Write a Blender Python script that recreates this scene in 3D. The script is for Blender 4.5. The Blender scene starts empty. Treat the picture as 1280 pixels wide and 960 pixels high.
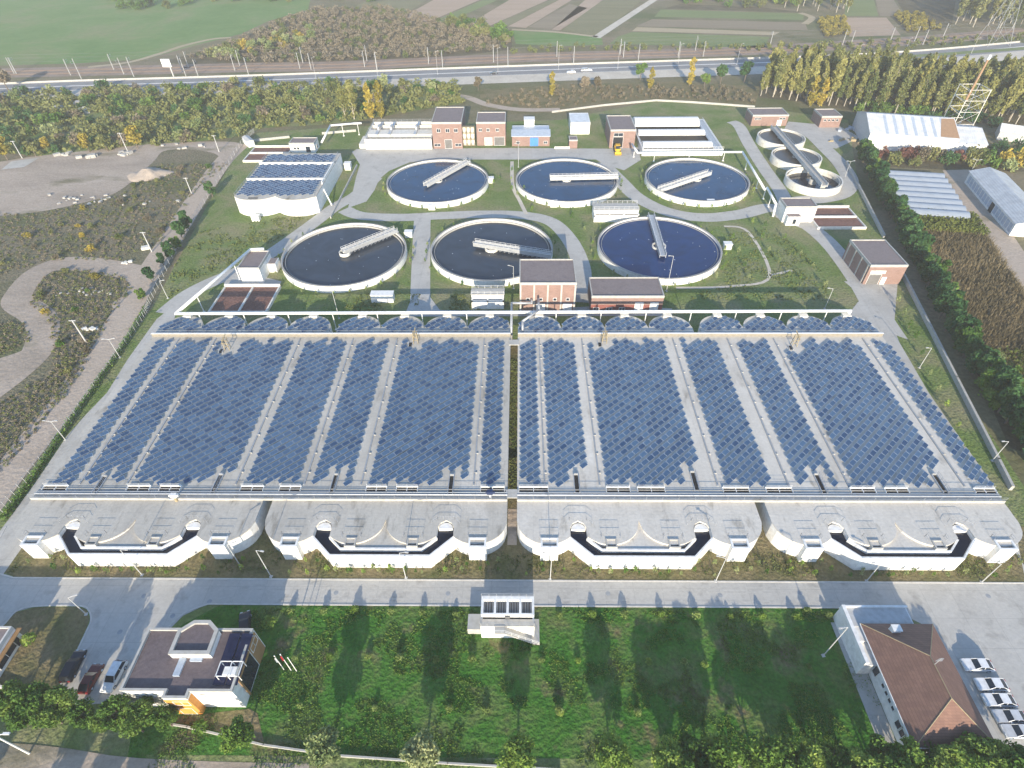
import bpy, math, random
from mathutils import Vector, Matrix, noise
from mathutils.geometry import tessellate_polygon
sc = bpy.context.scene
COL = sc.collection
R = math.radians
rnd = random.Random(7)

# ---------------------------------------------------------------- camera geometry (metres, camera 96 m above the plant)
FPX, PITCH, YAW, ROLL, CAMH = 723.569, R(43.0752), R(-1.05595), R(-0.68056), 96.0
cy, sy, cp, sp, cr, sr = math.cos(YAW), math.sin(YAW), math.cos(PITCH), math.sin(PITCH), math.cos(ROLL), math.sin(ROLL)
_R = Vector((cy, -sy, 0)); _F = Vector((sy*cp, cy*cp, -sp)); _U = Vector((sy*sp, cy*sp, cp))
RC = cr*_R + sr*_U; UC = -sr*_R + cr*_U

def G(x, y, z=0.0):
    """site survey: photo pixel -> ground position (x, y) at height z"""
    d = _F + (x-640)/FPX*RC - (y-480)/FPX*UC
    t = (z-CAMH)/d.z
    return (d.x*t, d.y*t)

# ---------------------------------------------------------------- mesh builder
class MB:
    def __init__(s): s.v = []; s.f = []; s.m = []
    def add(s, vs, fs, mi=0):
        b = len(s.v); s.v += [tuple(v) for v in vs]
        for f in fs: s.f.append(tuple(i+b for i in f)); s.m.append(mi)
        return s
    def box(s, x0, x1, y0, y1, z0, z1, mi=0):
        if x0 > x1: x0, x1 = x1, x0
        if y0 > y1: y0, y1 = y1, y0
        v = [(x0,y0,z0),(x1,y0,z0),(x1,y1,z0),(x0,y1,z0),(x0,y0,z1),(x1,y0,z1),(x1,y1,z1),(x0,y1,z1)]
        return s.add(v, [(0,3,2,1),(4,5,6,7),(0,1,5,4),(1,2,6,5),(2,3,7,6),(3,0,4,7)], mi)
    def obox(s, c, ux, L, W, z0, z1, mi=0):
        """box centred at c (x,y), long axis direction ux, length L, width W"""
        l = math.hypot(*ux[:2]); ux = (ux[0]/l, ux[1]/l); uy = (-ux[1], ux[0])
        p = [(c[0]+a*ux[0]*L/2+b*uy[0]*W/2, c[1]+a*ux[1]*L/2+b*uy[1]*W/2) for a, b in ((-1,-1),(1,-1),(1,1),(-1,1))]
        return s.prism(p, z0, z1, mi)
    def prism(s, poly, z0, z1, mi=0, mtop=None):
        a = sum(poly[i][0]*poly[(i+1)%len(poly)][1]-poly[(i+1)%len(poly)][0]*poly[i][1] for i in range(len(poly)))
        if a < 0: poly = poly[::-1]
        n = len(poly)
        s.add([(x,y,z0) for x,y in poly]+[(x,y,z1) for x,y in poly], [(i,(i+1)%n,(i+1)%n+n,i+n) for i in range(n)], mi)
        s.cap(poly, z1, mi if mtop is None else mtop); s.cap(poly, z0, mi, True)
        return s
    def cap(s, poly, z, mi=0, flip=False):
        zf = z if callable(z) else (lambda x, y: z)
        if len(poly) <= 4:
            t = [tuple(range(len(poly)))]
        else:
            t = tessellate_polygon([[Vector((x,y,0)) for x,y in poly]])
        a = sum(poly[i][0]*poly[(i+1)%len(poly)][1]-poly[(i+1)%len(poly)][0]*poly[i][1] for i in range(len(poly)))
        fs = []
        for f in t:
            ar = 0
            for i in range(len(f)):
                p, q = poly[f[i]], poly[f[(i+1)%len(f)]]; ar += p[0]*q[1]-q[0]*p[1]
            f = tuple(f)
            if (ar < 0) != flip: f = f[::-1]
            fs.append(f)
        return s.add([(x,y,zf(x,y)) for x,y in poly], fs, mi)
    def cyl(s, p, q, r0, r1=None, n=8, mi=0, caps=True):
        r1 = r0 if r1 is None else r1
        p, q = Vector(p), Vector(q); d = (q-p).normalized()
        a = d.orthogonal().normalized(); b = d.cross(a)
        v = []
        for c, r in ((p,r0),(q,r1)):
            for i in range(n):
                t = 2*math.pi*i/n; v.append(c+r*(math.cos(t)*a+math.sin(t)*b))
        f = [(i,(i+1)%n,(i+1)%n+n,i+n) for i in range(n)]
        if caps: f += [tuple(range(n))[::-1], tuple(range(n,2*n))]
        return s.add(v, f, mi)
    def tube(s, pts, r, n=8, mi=0):
        for a, b in zip(pts[:-1], pts[1:]): s.cyl(a, b, r, r, n, mi)
        return s
    def ring(s, cx, cy_, ri, ro, z0, z1, n=72, mi=0, a0=0, a1=2*math.pi):
        full = abs(a1-a0-2*math.pi) < 1e-6
        m = n if full else n+1
        v = []
        for i in range(m):
            t = a0+(a1-a0)*i/n; c, k = math.cos(t), math.sin(t)
            v += [(cx+ri*c,cy_+ri*k,z0),(cx+ro*c,cy_+ro*k,z0),(cx+ro*c,cy_+ro*k,z1),(cx+ri*c,cy_+ri*k,z1)]
        f = []
        for i in range(n):
            j = (i+1) % m
            a, b = 4*i, 4*j
            f += [(a+1,b+1,b+2,a+2),(a+2,b+2,b+3,a+3),(a+3,b+3,b,a),(a,b,b+1,a+1)]
        return s.add(v, f, mi)
    def disc(s, cx, cy_, r, z, n=64, mi=0):
        return s.add([(cx+r*math.cos(2*math.pi*i/n), cy_+r*math.sin(2*math.pi*i/n), z) for i in range(n)], [tuple(range(n))], mi)
    def ball(s, c, rx, ry, rz, n=8, m=6, mi=0):
        v = [(c[0],c[1],c[2]-rz)]
        for j in range(1, m):
            p = -math.pi/2+math.pi*j/m
            for i in range(n):
                t = 2*math.pi*i/n; v.append((c[0]+rx*math.cos(p)*math.cos(t), c[1]+ry*math.cos(p)*math.sin(t), c[2]+rz*math.sin(p)))
        v.append((c[0],c[1],c[2]+rz)); f = []
        for i in range(n):
            k = (i+1) % n
            f.append((0, 1+k, 1+i))
            for j in range(m-2): f.append((1+j*n+i, 1+j*n+k, 1+(j+1)*n+k, 1+(j+1)*n+i))
            f.append((1+(m-2)*n+i, 1+(m-2)*n+k, len(v)-1))
        return s.add(v, f, mi)
    def quad(s, a, b, c, d, mi=0): return s.add([a,b,c,d], [(0,1,2,3)], mi)
    def rail(s, pts, h=1.0, step=2.0, r=.03, mi=0, bars=2):
        """handrail along a polyline of 3D points"""
        for a, b in zip(pts[:-1], pts[1:]):
            a, b = Vector(a), Vector(b); L = (b-a).length; n = max(1, int(L/step))
            for k in range(n+1):
                p = a.lerp(b, k/n); s.cyl(p, p+Vector((0,0,h)), r, r, 4, mi, False)
            for q in range(bars):
                z = Vector((0,0,h*(q+1)/bars)); s.cyl(a+z, b+z, r, r, 4, mi, False)
        return s
    def mesh(s, name, mats, off=(0,0,0), smooth=False):
        me = bpy.data.meshes.new(name)
        ox, oy, oz = off
        me.from_pydata([(x-ox,y-oy,z-oz) for x,y,z in s.v], [], s.f)
        for m in (mats if isinstance(mats, (list,tuple)) else [mats]): me.materials.append(m)
        me.polygons.foreach_set('material_index', s.m)
        if smooth: me.polygons.foreach_set('use_smooth', [True]*len(s.f))
        me.update()
        return me

def tag(o, label=None, cat=None, group=None, kind=None):
    if label: o['label'] = label
    if cat: o['category'] = cat
    if group: o['group'] = group
    if kind: o['kind'] = kind
    return o
def link(o, parent=None):
    COL.objects.link(o)
    if parent: o.parent = parent
    return o
def thing(name, label, cat, loc=(0,0,0), group=None, rz=0):
    o = link(bpy.data.objects.new(name, None)); o.empty_display_size = .5
    o.location = loc if len(loc) == 3 else (loc[0], loc[1], 0)
    o.rotation_euler.z = rz
    return tag(o, label, cat, group)
def woff(root):
    x = y = z = 0
    while root: x += root.location.x; y += root.location.y; z += root.location.z; root = root.parent
    return (x, y, z)
def part(name, mb, mats, root, label=None, kind=None, smooth=False, local=False):
    """mb in world coordinates (or local coordinates with local=True); becomes ONE child mesh of root"""
    o = bpy.data.objects.new(name, mb.mesh(name, mats, (0,0,0) if local else woff(root), smooth))
    link(o, root)
    return tag(o, label, None, None, kind)
def single(name, mb, mats, label, cat, loc=(0,0,0), group=None, smooth=False, local=False):
    o = bpy.data.objects.new(name, mb.mesh(name, mats, (0,0,0) if local else loc, smooth)); link(o); o.location = loc
    return tag(o, label, cat, group)
def struct(name, mb, mats, smooth=False):
    o = bpy.data.objects.new(name, mb.mesh(name, mats, (0,0,0), smooth)); link(o)
    o['kind'] = 'structure'; return o
def stuff(name, mb, mats, label, cat):
    o = bpy.data.objects.new(name, mb.mesh(name, mats)); link(o)
    return tag(o, label, cat, None, 'stuff')
def dup(root, loc, rz=None, label=None, scale=None):
    r = root.copy(); COL.objects.link(r); r.location = loc if len(loc) == 3 else (loc[0], loc[1], 0)
    if rz is not None: r.rotation_euler.z = rz
    if scale is not None: r.scale = scale if not isinstance(scale, (int,float)) else (scale,)*3
    if label: r['label'] = label
    for ch in root.children:
        c = ch.copy(); COL.objects.link(c); c.parent = r
        for g in ch.children:
            d = g.copy(); COL.objects.link(d); d.parent = c
    return r

# ---------------------------------------------------------------- materials
def _nt(name):
    m = bpy.data.materials.new(name); m.use_nodes = True
    nt = m.node_tree; b = nt.nodes['Principled BSDF']
    return m, nt, b
def plain(name, col, rough=.6, metal=0.0, spec=.5):
    m, nt, b = _nt(name)
    b.inputs['Base Color'].default_value = (*col, 1); b.inputs['Roughness'].default_value = rough
    b.inputs['Metallic'].default_value = metal; b.inputs['Specular IOR Level'].default_value = spec
    n = nt.nodes.new('ShaderNodeTexNoise'); n.inputs['Scale'].default_value = 1.3; n.inputs['Detail'].default_value = 5
    tc = nt.nodes.new('ShaderNodeTexCoord'); nt.links.new(tc.outputs['Object'], n.inputs['Vector'])
    mx = nt.nodes.new('ShaderNodeMixRGB'); mx.blend_type = 'MULTIPLY'
    rp = nt.nodes.new('ShaderNodeValToRGB'); rp.color_ramp.elements[0].position = .3; rp.color_ramp.elements[1].position = .6
    rp.color_ramp.elements[0].color = (.82,.81,.79,1); rp.color_ramp.elements[1].color = (1,1,1,1)
    nt.links.new(n.outputs['Fac'], rp.inputs[0]); mx.inputs[0].default_value = 1
    mx.inputs[1].default_value = (*col,1); nt.links.new(rp.outputs[0], mx.inputs[2]); nt.links.new(mx.outputs[0], b.inputs['Base Color'])
    return m
def ground(name, stops, scale=.05, fine=1.2, rough=.95, bump=.5, fine_amt=.35, patches=None, joints=None, stretch=None, bscale=None):
    """world-space earth/grass/concrete: big noise through a colour ramp, times a fine grain; patches=(colour, scale, lo, hi); joints=(w, h, size, dark)"""
    m, nt, b = _nt(name); L = nt.links.new
    geo = nt.nodes.new('ShaderNodeNewGeometry'); pos = geo.outputs['Position']
    if stretch:
        mp = nt.nodes.new('ShaderNodeMapping'); mp.inputs['Scale'].default_value = (stretch[0], stretch[1], 1); mp.inputs['Rotation'].default_value = (0,0,stretch[2])
        L(pos, mp.inputs['Vector']); pos = mp.outputs[0]
    n1 = nt.nodes.new('ShaderNodeTexNoise'); n1.inputs['Scale'].default_value = scale; n1.inputs['Detail'].default_value = 9; n1.inputs['Roughness'].default_value = .65
    n1.inputs['Distortion'].default_value = .4
    L(pos, n1.inputs['Vector'])
    rp = nt.nodes.new('ShaderNodeValToRGB'); el = rp.color_ramp.elements
    while len(el) < len(stops): el.new(.5)
    for e, (p, c) in zip(el, stops): e.position = p; e.color = (*c, 1)
    L(n1.outputs['Fac'], rp.inputs[0]); col = rp.outputs[0]
    if patches:
        for pc, ps, lo, hi in patches:
            n3 = nt.nodes.new('ShaderNodeTexNoise'); n3.inputs['Scale'].default_value = ps; n3.inputs['Detail'].default_value = 7; n3.inputs['Roughness'].default_value = .6
            L(pos, n3.inputs['Vector'])
            mr = nt.nodes.new('ShaderNodeMapRange'); mr.inputs['From Min'].default_value = lo; mr.inputs['From Max'].default_value = hi
            L(n3.outputs['Fac'], mr.inputs['Value'])
            mx = nt.nodes.new('ShaderNodeMixRGB'); L(mr.outputs[0], mx.inputs[0]); L(col, mx.inputs[1]); mx.inputs[2].default_value = (*pc, 1); col = mx.outputs[0]
    n2 = nt.nodes.new('ShaderNodeTexNoise'); n2.inputs['Scale'].default_value = fine; n2.inputs['Detail'].default_value = 6; n2.inputs['Roughness'].default_value = .7
    L(geo.outputs['Position'], n2.inputs['Vector'])
    m2 = nt.nodes.new('ShaderNodeMapRange'); m2.inputs['From Min'].default_value = .25; m2.inputs['From Max'].default_value = .75
    m2.inputs['To Min'].default_value = 1-fine_amt; m2.inputs['To Max'].default_value = 1+fine_amt
    L(n2.outputs['Fac'], m2.inputs['Value'])
    mm = nt.nodes.new('ShaderNodeMixRGB'); mm.blend_type = 'MULTIPLY'; mm.inputs[0].default_value = 1
    L(col, mm.inputs[1]); L(m2.outputs[0], mm.inputs[2]); col = mm.outputs[0]
    if joints:
        w, h, ms, dk = joints
        br = nt.nodes.new('ShaderNodeTexBrick'); br.offset = 0; br.inputs['Scale'].default_value = 1
        br.inputs['Brick Width'].default_value = w; br.inputs['Row Height'].default_value = h; br.inputs['Mortar Size'].default_value = ms; br.inputs['Mortar Smooth'].default_value = .3
        br.inputs['Color1'].default_value = (1,1,1,1); br.inputs['Color2'].default_value = (.95,.95,.95,1); br.inputs['Mortar'].default_value = (dk,dk,dk,1)
        L(geo.outputs['Position'], br.inputs['Vector'])
        mj = nt.nodes.new('ShaderNodeMixRGB'); mj.blend_type = 'MULTIPLY'; mj.inputs[0].default_value = 1
        L(col, mj.inputs[1]); L(br.outputs['Color'], mj.inputs[2]); col = mj.outputs[0]
    L(col, b.inputs['Base Color']); b.inputs['Roughness'].default_value = rough; b.inputs['Specular IOR Level'].default_value = .2
    if bump:
        nb = nt.nodes.new('ShaderNodeTexNoise'); nb.inputs['Scale'].default_value = bscale or fine; nb.inputs['Detail'].default_value = 6
        L(geo.outputs['Position'], nb.inputs['Vector'])
        bp = nt.nodes.new('ShaderNodeBump'); bp.inputs['Strength'].default_value = bump; bp.inputs['Distance'].default_value = .4
        L(nb.outputs['Fac'], bp.inputs['Height']); L(bp.outputs[0], b.inputs['Normal'])
    return m
def brick(name, c1, c2, mortar):
    m, nt, b = _nt(name); L = nt.links.new
    tc = nt.nodes.new('ShaderNodeTexCoord'); geo = nt.nodes.new('ShaderNodeNewGeometry')
    sx = nt.nodes.new('ShaderNodeSeparateXYZ'); L(tc.outputs['Object'], sx.inputs[0])
    ad = nt.nodes.new('ShaderNodeMath'); L(sx.outputs[0], ad.inputs[0]); L(sx.outputs[1], ad.inputs[1])
    cb = nt.nodes.new('ShaderNodeCombineXYZ'); L(ad.outputs[0], cb.inputs[0]); L(sx.outputs[2], cb.inputs[1])
    br = nt.nodes.new('ShaderNodeTexBrick'); br.inputs['Scale'].default_value = 1; br.inputs['Brick Width'].default_value = .6; br.inputs['Row Height'].default_value = .25
    br.inputs['Mortar Size'].default_value = .015; br.inputs['Color1'].default_value = (*c1,1); br.inputs['Color2'].default_value = (*c2,1); br.inputs['Mortar'].default_value = (*mortar,1)
    L(cb.outputs[0], br.inputs['Vector'])
    n = nt.nodes.new('ShaderNodeTexNoise'); n.inputs['Scale'].default_value = .6; n.inputs['Detail'].default_value = 6; L(tc.outputs['Object'], n.inputs['Vector'])
    mr = nt.nodes.new('ShaderNodeMapRange'); mr.inputs['To Min'].default_value = .75; mr.inputs['To Max'].default_value = 1.2; L(n.outputs['Fac'], mr.inputs['Value'])
    mx = nt.nodes.new('ShaderNodeMixRGB'); mx.blend_type = 'MULTIPLY'; mx.inputs[0].default_value = 1
    L(br.outputs['Color'], mx.inputs[1]); L(mr.outputs[0], mx.inputs[2]); L(mx.outputs[0], b.inputs['Base Color']); b.inputs['Roughness'].default_value = .85
    return m
def foliage(name, a, bcol, c=None, scale=.5, trans=.25):
    """leaf colour varies from clump to clump and from plant to plant"""
    m, nt, b = _nt(name); L = nt.links.new
    geo = nt.nodes.new('ShaderNodeNewGeometry'); oi = nt.nodes.new('ShaderNodeObjectInfo')
    n = nt.nodes.new('ShaderNodeTexNoise'); n.inputs['Scale'].default_value = scale; n.inputs['Detail'].default_value = 5; n.inputs['Roughness'].default_value = .7
    L(geo.outputs['Position'], n.inputs['Vector'])
    ad = nt.nodes.new('ShaderNodeMath'); ad.operation = 'MULTIPLY_ADD'; L(oi.outputs['Random'], ad.inputs[0]); ad.inputs[1].default_value = .34; L(n.outputs['Fac'], ad.inputs[2])
    rp = nt.nodes.new('ShaderNodeValToRGB'); e = rp.color_ramp.elements
    e[0].position = .45; e[0].color = (*a,1); e[1].position = .88; e[1].color = (*bcol,1)
    if c: k = e.new(.68); k.color = (*c,1)
    L(ad.outputs[0], rp.inputs[0]); L(rp.outputs[0], b.inputs['Base Color']); b.inputs['Roughness'].default_value = .7; b.inputs['Specular IOR Level'].default_value = .15
    tr = nt.nodes.new('ShaderNodeBsdfTranslucent'); L(rp.outputs[0], tr.inputs[0])
    ms = nt.nodes.new('ShaderNodeMixShader'); ms.inputs[0].default_value = trans
    L(b.outputs[0], ms.inputs[1]); L(tr.outputs[0], ms.inputs[2]); L(ms.outputs[0], nt.nodes['Material Output'].inputs[0])
    return m
def watery(name, col, rough=.08, ripple=.15, spec=.5):
    m, nt, b = _nt(name); L = nt.links.new
    geo = nt.nodes.new('ShaderNodeNewGeometry')
    n0 = nt.nodes.new('ShaderNodeTexNoise'); n0.inputs['Scale'].default_value = .12; n0.inputs['Detail'].default_value = 5; n0.inputs['Distortion'].default_value = 1.5
    L(geo.outputs['Position'], n0.inputs['Vector'])
    rp = nt.nodes.new('ShaderNodeValToRGB'); rp.color_ramp.elements[0].position = .3; rp.color_ramp.elements[1].position = .7
    rp.color_ramp.elements[0].color = (*[k*.75 for k in col],1); rp.color_ramp.elements[1].color = (*[k*1.25 for k in col],1)
    L(n0.outputs['Fac'], rp.inputs[0]); L(rp.outputs[0], b.inputs['Base Color'])
    b.inputs['Roughness'].default_value = rough; b.inputs['IOR'].default_value = 1.33; b.inputs['Specular IOR Level'].default_value = spec
    n = nt.nodes.new('ShaderNodeTexNoise'); n.inputs['Scale'].default_value = 1.6; n.inputs['Detail'].default_value = 3; L(geo.outputs['Position'], n.inputs['Vector'])
    bp = nt.nodes.new('ShaderNodeBump'); bp.inputs['Strength'].default_value = ripple; bp.inputs['Distance'].default_value = .05
    L(n.outputs['Fac'], bp.inputs['Height']); L(bp.outputs[0], b.inputs['Normal'])
    return m
def metal_sheet(name, col, period=.5, axis=0, rough=.45, dark=.8, metal=0.0):
    """painted profiled sheet: narrow ribs across one axis plus faint weathering"""
    m, nt, b = _nt(name); L = nt.links.new
    tc = nt.nodes.new('ShaderNodeTexCoord'); s = nt.nodes.new('ShaderNodeSeparateXYZ'); L(tc.outputs['Object'], s.inputs[0])
    mt = nt.nodes.new('ShaderNodeMath'); mt.operation = 'MULTIPLY'; mt.inputs[1].default_value = 2*math.pi/period; L(s.outputs[axis], mt.inputs[0])
    si = nt.nodes.new('ShaderNodeMath'); si.operation = 'SINE'; L(mt.outputs[0], si.inputs[0])
    n = nt.nodes.new('ShaderNodeTexNoise'); n.inputs['Scale'].default_value = .4; n.inputs['Detail'].default_value = 8; L(tc.outputs['Object'], n.inputs['Vector'])
    rp = nt.nodes.new('ShaderNodeValToRGB'); rp.color_ramp.elements[0].position = .35; rp.color_ramp.elements[1].position = .6
    rp.color_ramp.elements[0].color = (*[k*dark for k in col],1); rp.color_ramp.elements[1].color = (*col,1)
    L(n.outputs['Fac'], rp.inputs[0]); L(rp.outputs[0], b.inputs['Base Color']); b.inputs['Roughness'].default_value = rough; b.inputs['Metallic'].default_value = metal
    bp = nt.nodes.new('ShaderNodeBump'); bp.inputs['Strength'].default_value = .4; bp.inputs['Distance'].default_value = .06; L(si.outputs[0], bp.inputs['Height']); L(bp.outputs[0], b.inputs['Normal'])
    return m

GR = lambda *s: list(s)
M = {}
M['ground'] = ground('dry_ground', [(.3,(0.111,0.111,0.052)),(.48,(0.169,0.150,0.085)),(.62,(0.208,0.169,0.111)),(.75,(0.130,0.130,0.065))], .03, .8, patches=[((0.091,0.111,0.039),.011,.5,.62)])
M['scrubland'] = ground('scrub_soil', [(.3,(0.106,0.106,0.056)),(.45,(0.151,0.140,0.084)),(.6,(0.185,0.157,0.106)),(.75,(0.140,0.146,0.067))], .07, 1.3, fine_amt=.55, bump=1.0, patches=[((0.095,0.112,0.045),.03,.52,.66),((0.224,0.185,0.134),.11,.6,.75)])
M['lawn'] = ground('plant_lawn', [(.3,(0.086,0.144,0.029)),(.45,(0.138,0.190,0.057)),(.58,(0.201,0.207,0.098)),(.72,(0.241,0.218,0.127))], .07, 1.4, fine_amt=.45, bump=.8)
M['lawn_lush'] = ground('lush_lawn', [(.34,(.025,.11,.010)),(.48,(.05,.145,.018)),(.6,(.10,.15,.04)),(.72,(.17,.15,.07))], .13, 1.6, fine_amt=.5, bump=.9, patches=[((.16,.135,.065),.17,.56,.68)])
M['verge'] = ground('dry_verge', [(.3,(0.091,0.104,0.036)),(.48,(0.156,0.137,0.065)),(.62,(0.202,0.163,0.091)),(.78,(0.117,0.130,0.046))], .16, 1.6, fine_amt=.4, bump=.8)
M['concrete'] = ground('road_concrete', [(.3,(.39,.375,.345)),(.55,(.47,.455,.42)),(.75,(.42,.40,.37))], .1, 1.5, rough=.85, bump=.1, fine_amt=.1, patches=[((.30,.285,.26),.3,.56,.76),((.20,.19,.175),.9,.70,.80)], joints=(5.0,5.0,.04,.78))
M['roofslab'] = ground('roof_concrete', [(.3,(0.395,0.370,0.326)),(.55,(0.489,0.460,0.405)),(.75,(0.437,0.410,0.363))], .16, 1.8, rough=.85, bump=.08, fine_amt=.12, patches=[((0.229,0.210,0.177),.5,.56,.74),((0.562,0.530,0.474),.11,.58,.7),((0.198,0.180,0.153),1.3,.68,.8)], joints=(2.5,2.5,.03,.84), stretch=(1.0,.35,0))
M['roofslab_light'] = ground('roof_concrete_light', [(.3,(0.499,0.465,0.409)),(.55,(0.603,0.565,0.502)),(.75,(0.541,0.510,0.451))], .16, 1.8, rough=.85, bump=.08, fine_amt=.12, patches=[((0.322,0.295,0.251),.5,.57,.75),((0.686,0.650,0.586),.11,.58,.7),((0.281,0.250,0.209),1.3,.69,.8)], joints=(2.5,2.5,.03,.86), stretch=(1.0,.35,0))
M['dirt'] = ground('dirt_track', [(.3,(.35,.285,.225)),(.5,(.43,.355,.285)),(.7,(.38,.31,.245))], .12, 1.2, bump=.4, fine_amt=.16, patches=[((.20,.18,.11),.09,.58,.75)])
M['dirtlot'] = ground('gravel_lot', [(.3,(.27,.225,.18)),(.48,(.37,.305,.245)),(.62,(.42,.35,.285)),(.78,(.31,.255,.205))], .05, 1.0, bump=.4, fine_amt=.2, patches=[((.17,.155,.095),.05,.56,.7)], stretch=(.6,1.4,0))
M['asphalt'] = ground('asphalt', [(.3,(.20,.20,.20)),(.6,(.25,.25,.25))], .1, 1.0, bump=.05, fine_amt=.1)
M['shoulder'] = ground('sandy_shoulder', [(.3,(.46,.41,.34)),(.6,(.56,.51,.43))], .1, .7, bump=.2, fine_amt=.15)
M['ballast'] = ground('rail_ballast', [(.3,(.22,.165,.125)),(.6,(.29,.225,.18))], .08, .7, bump=.4, fine_amt=.2)
M['meadow'] = ground('meadow', [(.3,(.09,.185,.045)),(.5,(.13,.215,.065)),(.65,(.19,.215,.095)),(.8,(.15,.20,.07))], .02, .25, bump=.2, fine_amt=.12)
M['plough_a'] = ground('ploughed_earth', [(.3,(.33,.245,.175)),(.6,(.40,.30,.22))], .04, .5, bump=.2, fine_amt=.12, stretch=(.15,1.5,.6))
M['plough_b'] = ground('dark_ploughed_earth', [(.3,(.20,.165,.115)),(.6,(.25,.205,.14))], .05, .5, bump=.2, fine_amt=.12, stretch=(.2,1.5,.6))
M['field_g'] = ground('green_crop_field', [(.3,(.13,.18,.065)),(.6,(.175,.21,.085))], .05, .5, bump=.2, fine_amt=.15, stretch=(.2,1.5,0))
M['field_o'] = ground('olive_crop_field', [(.3,(.155,.155,.08)),(.6,(.205,.19,.105))], .05, .5, bump=.2, fine_amt=.15, stretch=(.2,1.5,.5))
M['field_t'] = ground('tan_stubble_field', [(.3,(.33,.27,.17)),(.6,(.40,.33,.22))], .05, .5, bump=.2, fine_amt=.1, stretch=(.2,1.5,0))
M['soil_and_shade'] = ground('crop_soil_and_tree_shade', [(.3,(0.058,0.058,0.026)),(.6,(0.111,0.091,0.052))], .2, 1.0, bump=.6, fine_amt=.4)
M['forestfloor'] = ground('forest_floor', [(.3,(0.065,0.058,0.033)),(.6,(0.130,0.111,0.065))], .12, 1.0, bump=.7, fine_amt=.4)
M['white'] = plain('white_paint', (.80,.79,.76), .6)
M['offwhite'] = plain('off_white_paint', (.70,.67,.60), .7)
M['conc'] = plain('plain_concrete', (.45,.435,.40), .85)
M['concdark'] = plain('dark_concrete', (.16,.155,.15), .9)
M['kerb'] = plain('kerb_stone', (.56,.54,.50), .85)
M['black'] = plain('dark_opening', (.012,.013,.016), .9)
M['glass'] = plain('window_glass', (.02,.03,.045), .12)
M['steel'] = plain('galvanised_steel', (.46,.47,.48), .45, .3)
M['pipewhite'] = plain('white_pipe', (.82,.82,.80), .4)
M['yellow'] = plain('yellow_paint', (.70,.42,.03), .5)
M['ochre'] = plain('ochre_paint', (.36,.29,.17), .7)
M['blue'] = plain('blue_paint', (.06,.22,.62), .5)
M['bluegrey'] = plain('blue_grey_sheet', (.40,.46,.54), .45)
M['orange'] = plain('orange_render', (.68,.30,.06), .7)
M['brick'] = brick('red_brick', (.275,.168,.14), (.235,.14,.115), (.30,.25,.22))
M['brickdark'] = brick('dark_red_brick', (.24,.075,.06), (.20,.06,.05), (.22,.13,.11))
M['roofbrown'] = ground('brown_roof_felt', [(.3,(.185,.155,.155)),(.55,(.22,.185,.18)),(.75,(.195,.165,.165))], .5, 2.2, rough=.85, bump=.15, fine_amt=.16, patches=[((.30,.26,.245),.22,.62,.8)])
M['mulch'] = ground('bark_mulch', [(.3,(.14,.075,.06)),(.6,(.20,.11,.09))], .3, 1.5, bump=.6, fine_amt=.25)
M['tile'] = brick('clay_roof_tile', (.225,.125,.09), (.185,.10,.075), (.13,.07,.055))
M['tiledark'] = M['tile']
M['trunk'] = plain('bark', (.15,.12,.09), .9)
M['paletrunk'] = plain('pale_bark', (.42,.38,.31), .9)
M['rust'] = plain('rusty_sheet', (.34,.21,.12), .8)
M['rubber'] = plain('tyre_rubber', (.02,.02,.022), .85)
M['whitesheet'] = metal_sheet('white_roof_sheet', (.66,.67,.67), .9, 0)
M['greysheet'] = metal_sheet('grey_roof_sheet', (.50,.51,.51), .8, 1)
M['tunnel'] = metal_sheet('tunnel_film', (.33,.37,.42), .35, 0, .35, .9)
M['wall_grey'] = plain('grey_wall', (.50,.50,.49), .8)
M['w_blue'] = watery('sky_tinted_effluent', (.008,.038,.095), .08, .2)  # reflected sky blue is put into the base colour
M['w_deep'] = watery('deep_sky_tinted_effluent', (.006,.026,.10), .08, .2)  # deeper sky reflection, likewise painted as base colour
M['w_grey'] = watery('turbid_effluent', (.028,.038,.054), .09, .2)
M['w_dark'] = watery('channel_water', (.012,.016,.032), .1, .1, .5)
M['w_sludge'] = watery('sludge', (.055,.05,.045), .3, .3)
M['foam'] = plain('foam_white', (.42,.48,.55), .7)
M['f_green'] = foliage('leaf_green', (.045,.11,.02), (.19,.27,.06), (.10,.19,.035))
M['f_dark'] = foliage('leaf_dark_green', (0.022,0.072,0.026), (0.090,0.180,0.060), (0.048,0.120,0.038))
M['f_olive'] = foliage('leaf_olive', (0.098,0.130,0.039), (0.286,0.286,0.111), (0.176,0.195,0.065))
M['f_yellow'] = foliage('leaf_yellow', (.20,.18,.035), (.50,.38,.07), (.36,.29,.05))
M['f_poplar'] = foliage('leaf_poplar', (.15,.17,.05), (.36,.34,.11), (.25,.25,.08))
M['f_brown'] = foliage('twig_brown', (0.127,0.109,0.069), (0.299,0.247,0.178), (0.201,0.172,0.115))
M['f_red'] = foliage('leaf_red_brown', (0.085,0.034,0.031), (0.232,0.109,0.078), (0.139,0.065,0.053))
M['f_pale'] = foliage('leaf_pale', (.16,.22,.08), (.38,.40,.19), (.27,.32,.13))
M['f_lime'] = foliage('leaf_lime', (.10,.19,.03), (.34,.42,.09), (.20,.30,.055))
M['f_weed'] = foliage('weed_leaf', (.06,.17,.022), (.20,.29,.06), (.12,.22,.04), .15)
M['f_crop'] = foliage('dry_crop', (.085,.075,.04), (.25,.20,.115), (.165,.135,.075), .05)
M['f_cropg'] = foliage('green_crop', (0.054,0.093,0.019), (0.202,0.217,0.054), (0.124,0.155,0.034), .08)
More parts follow.
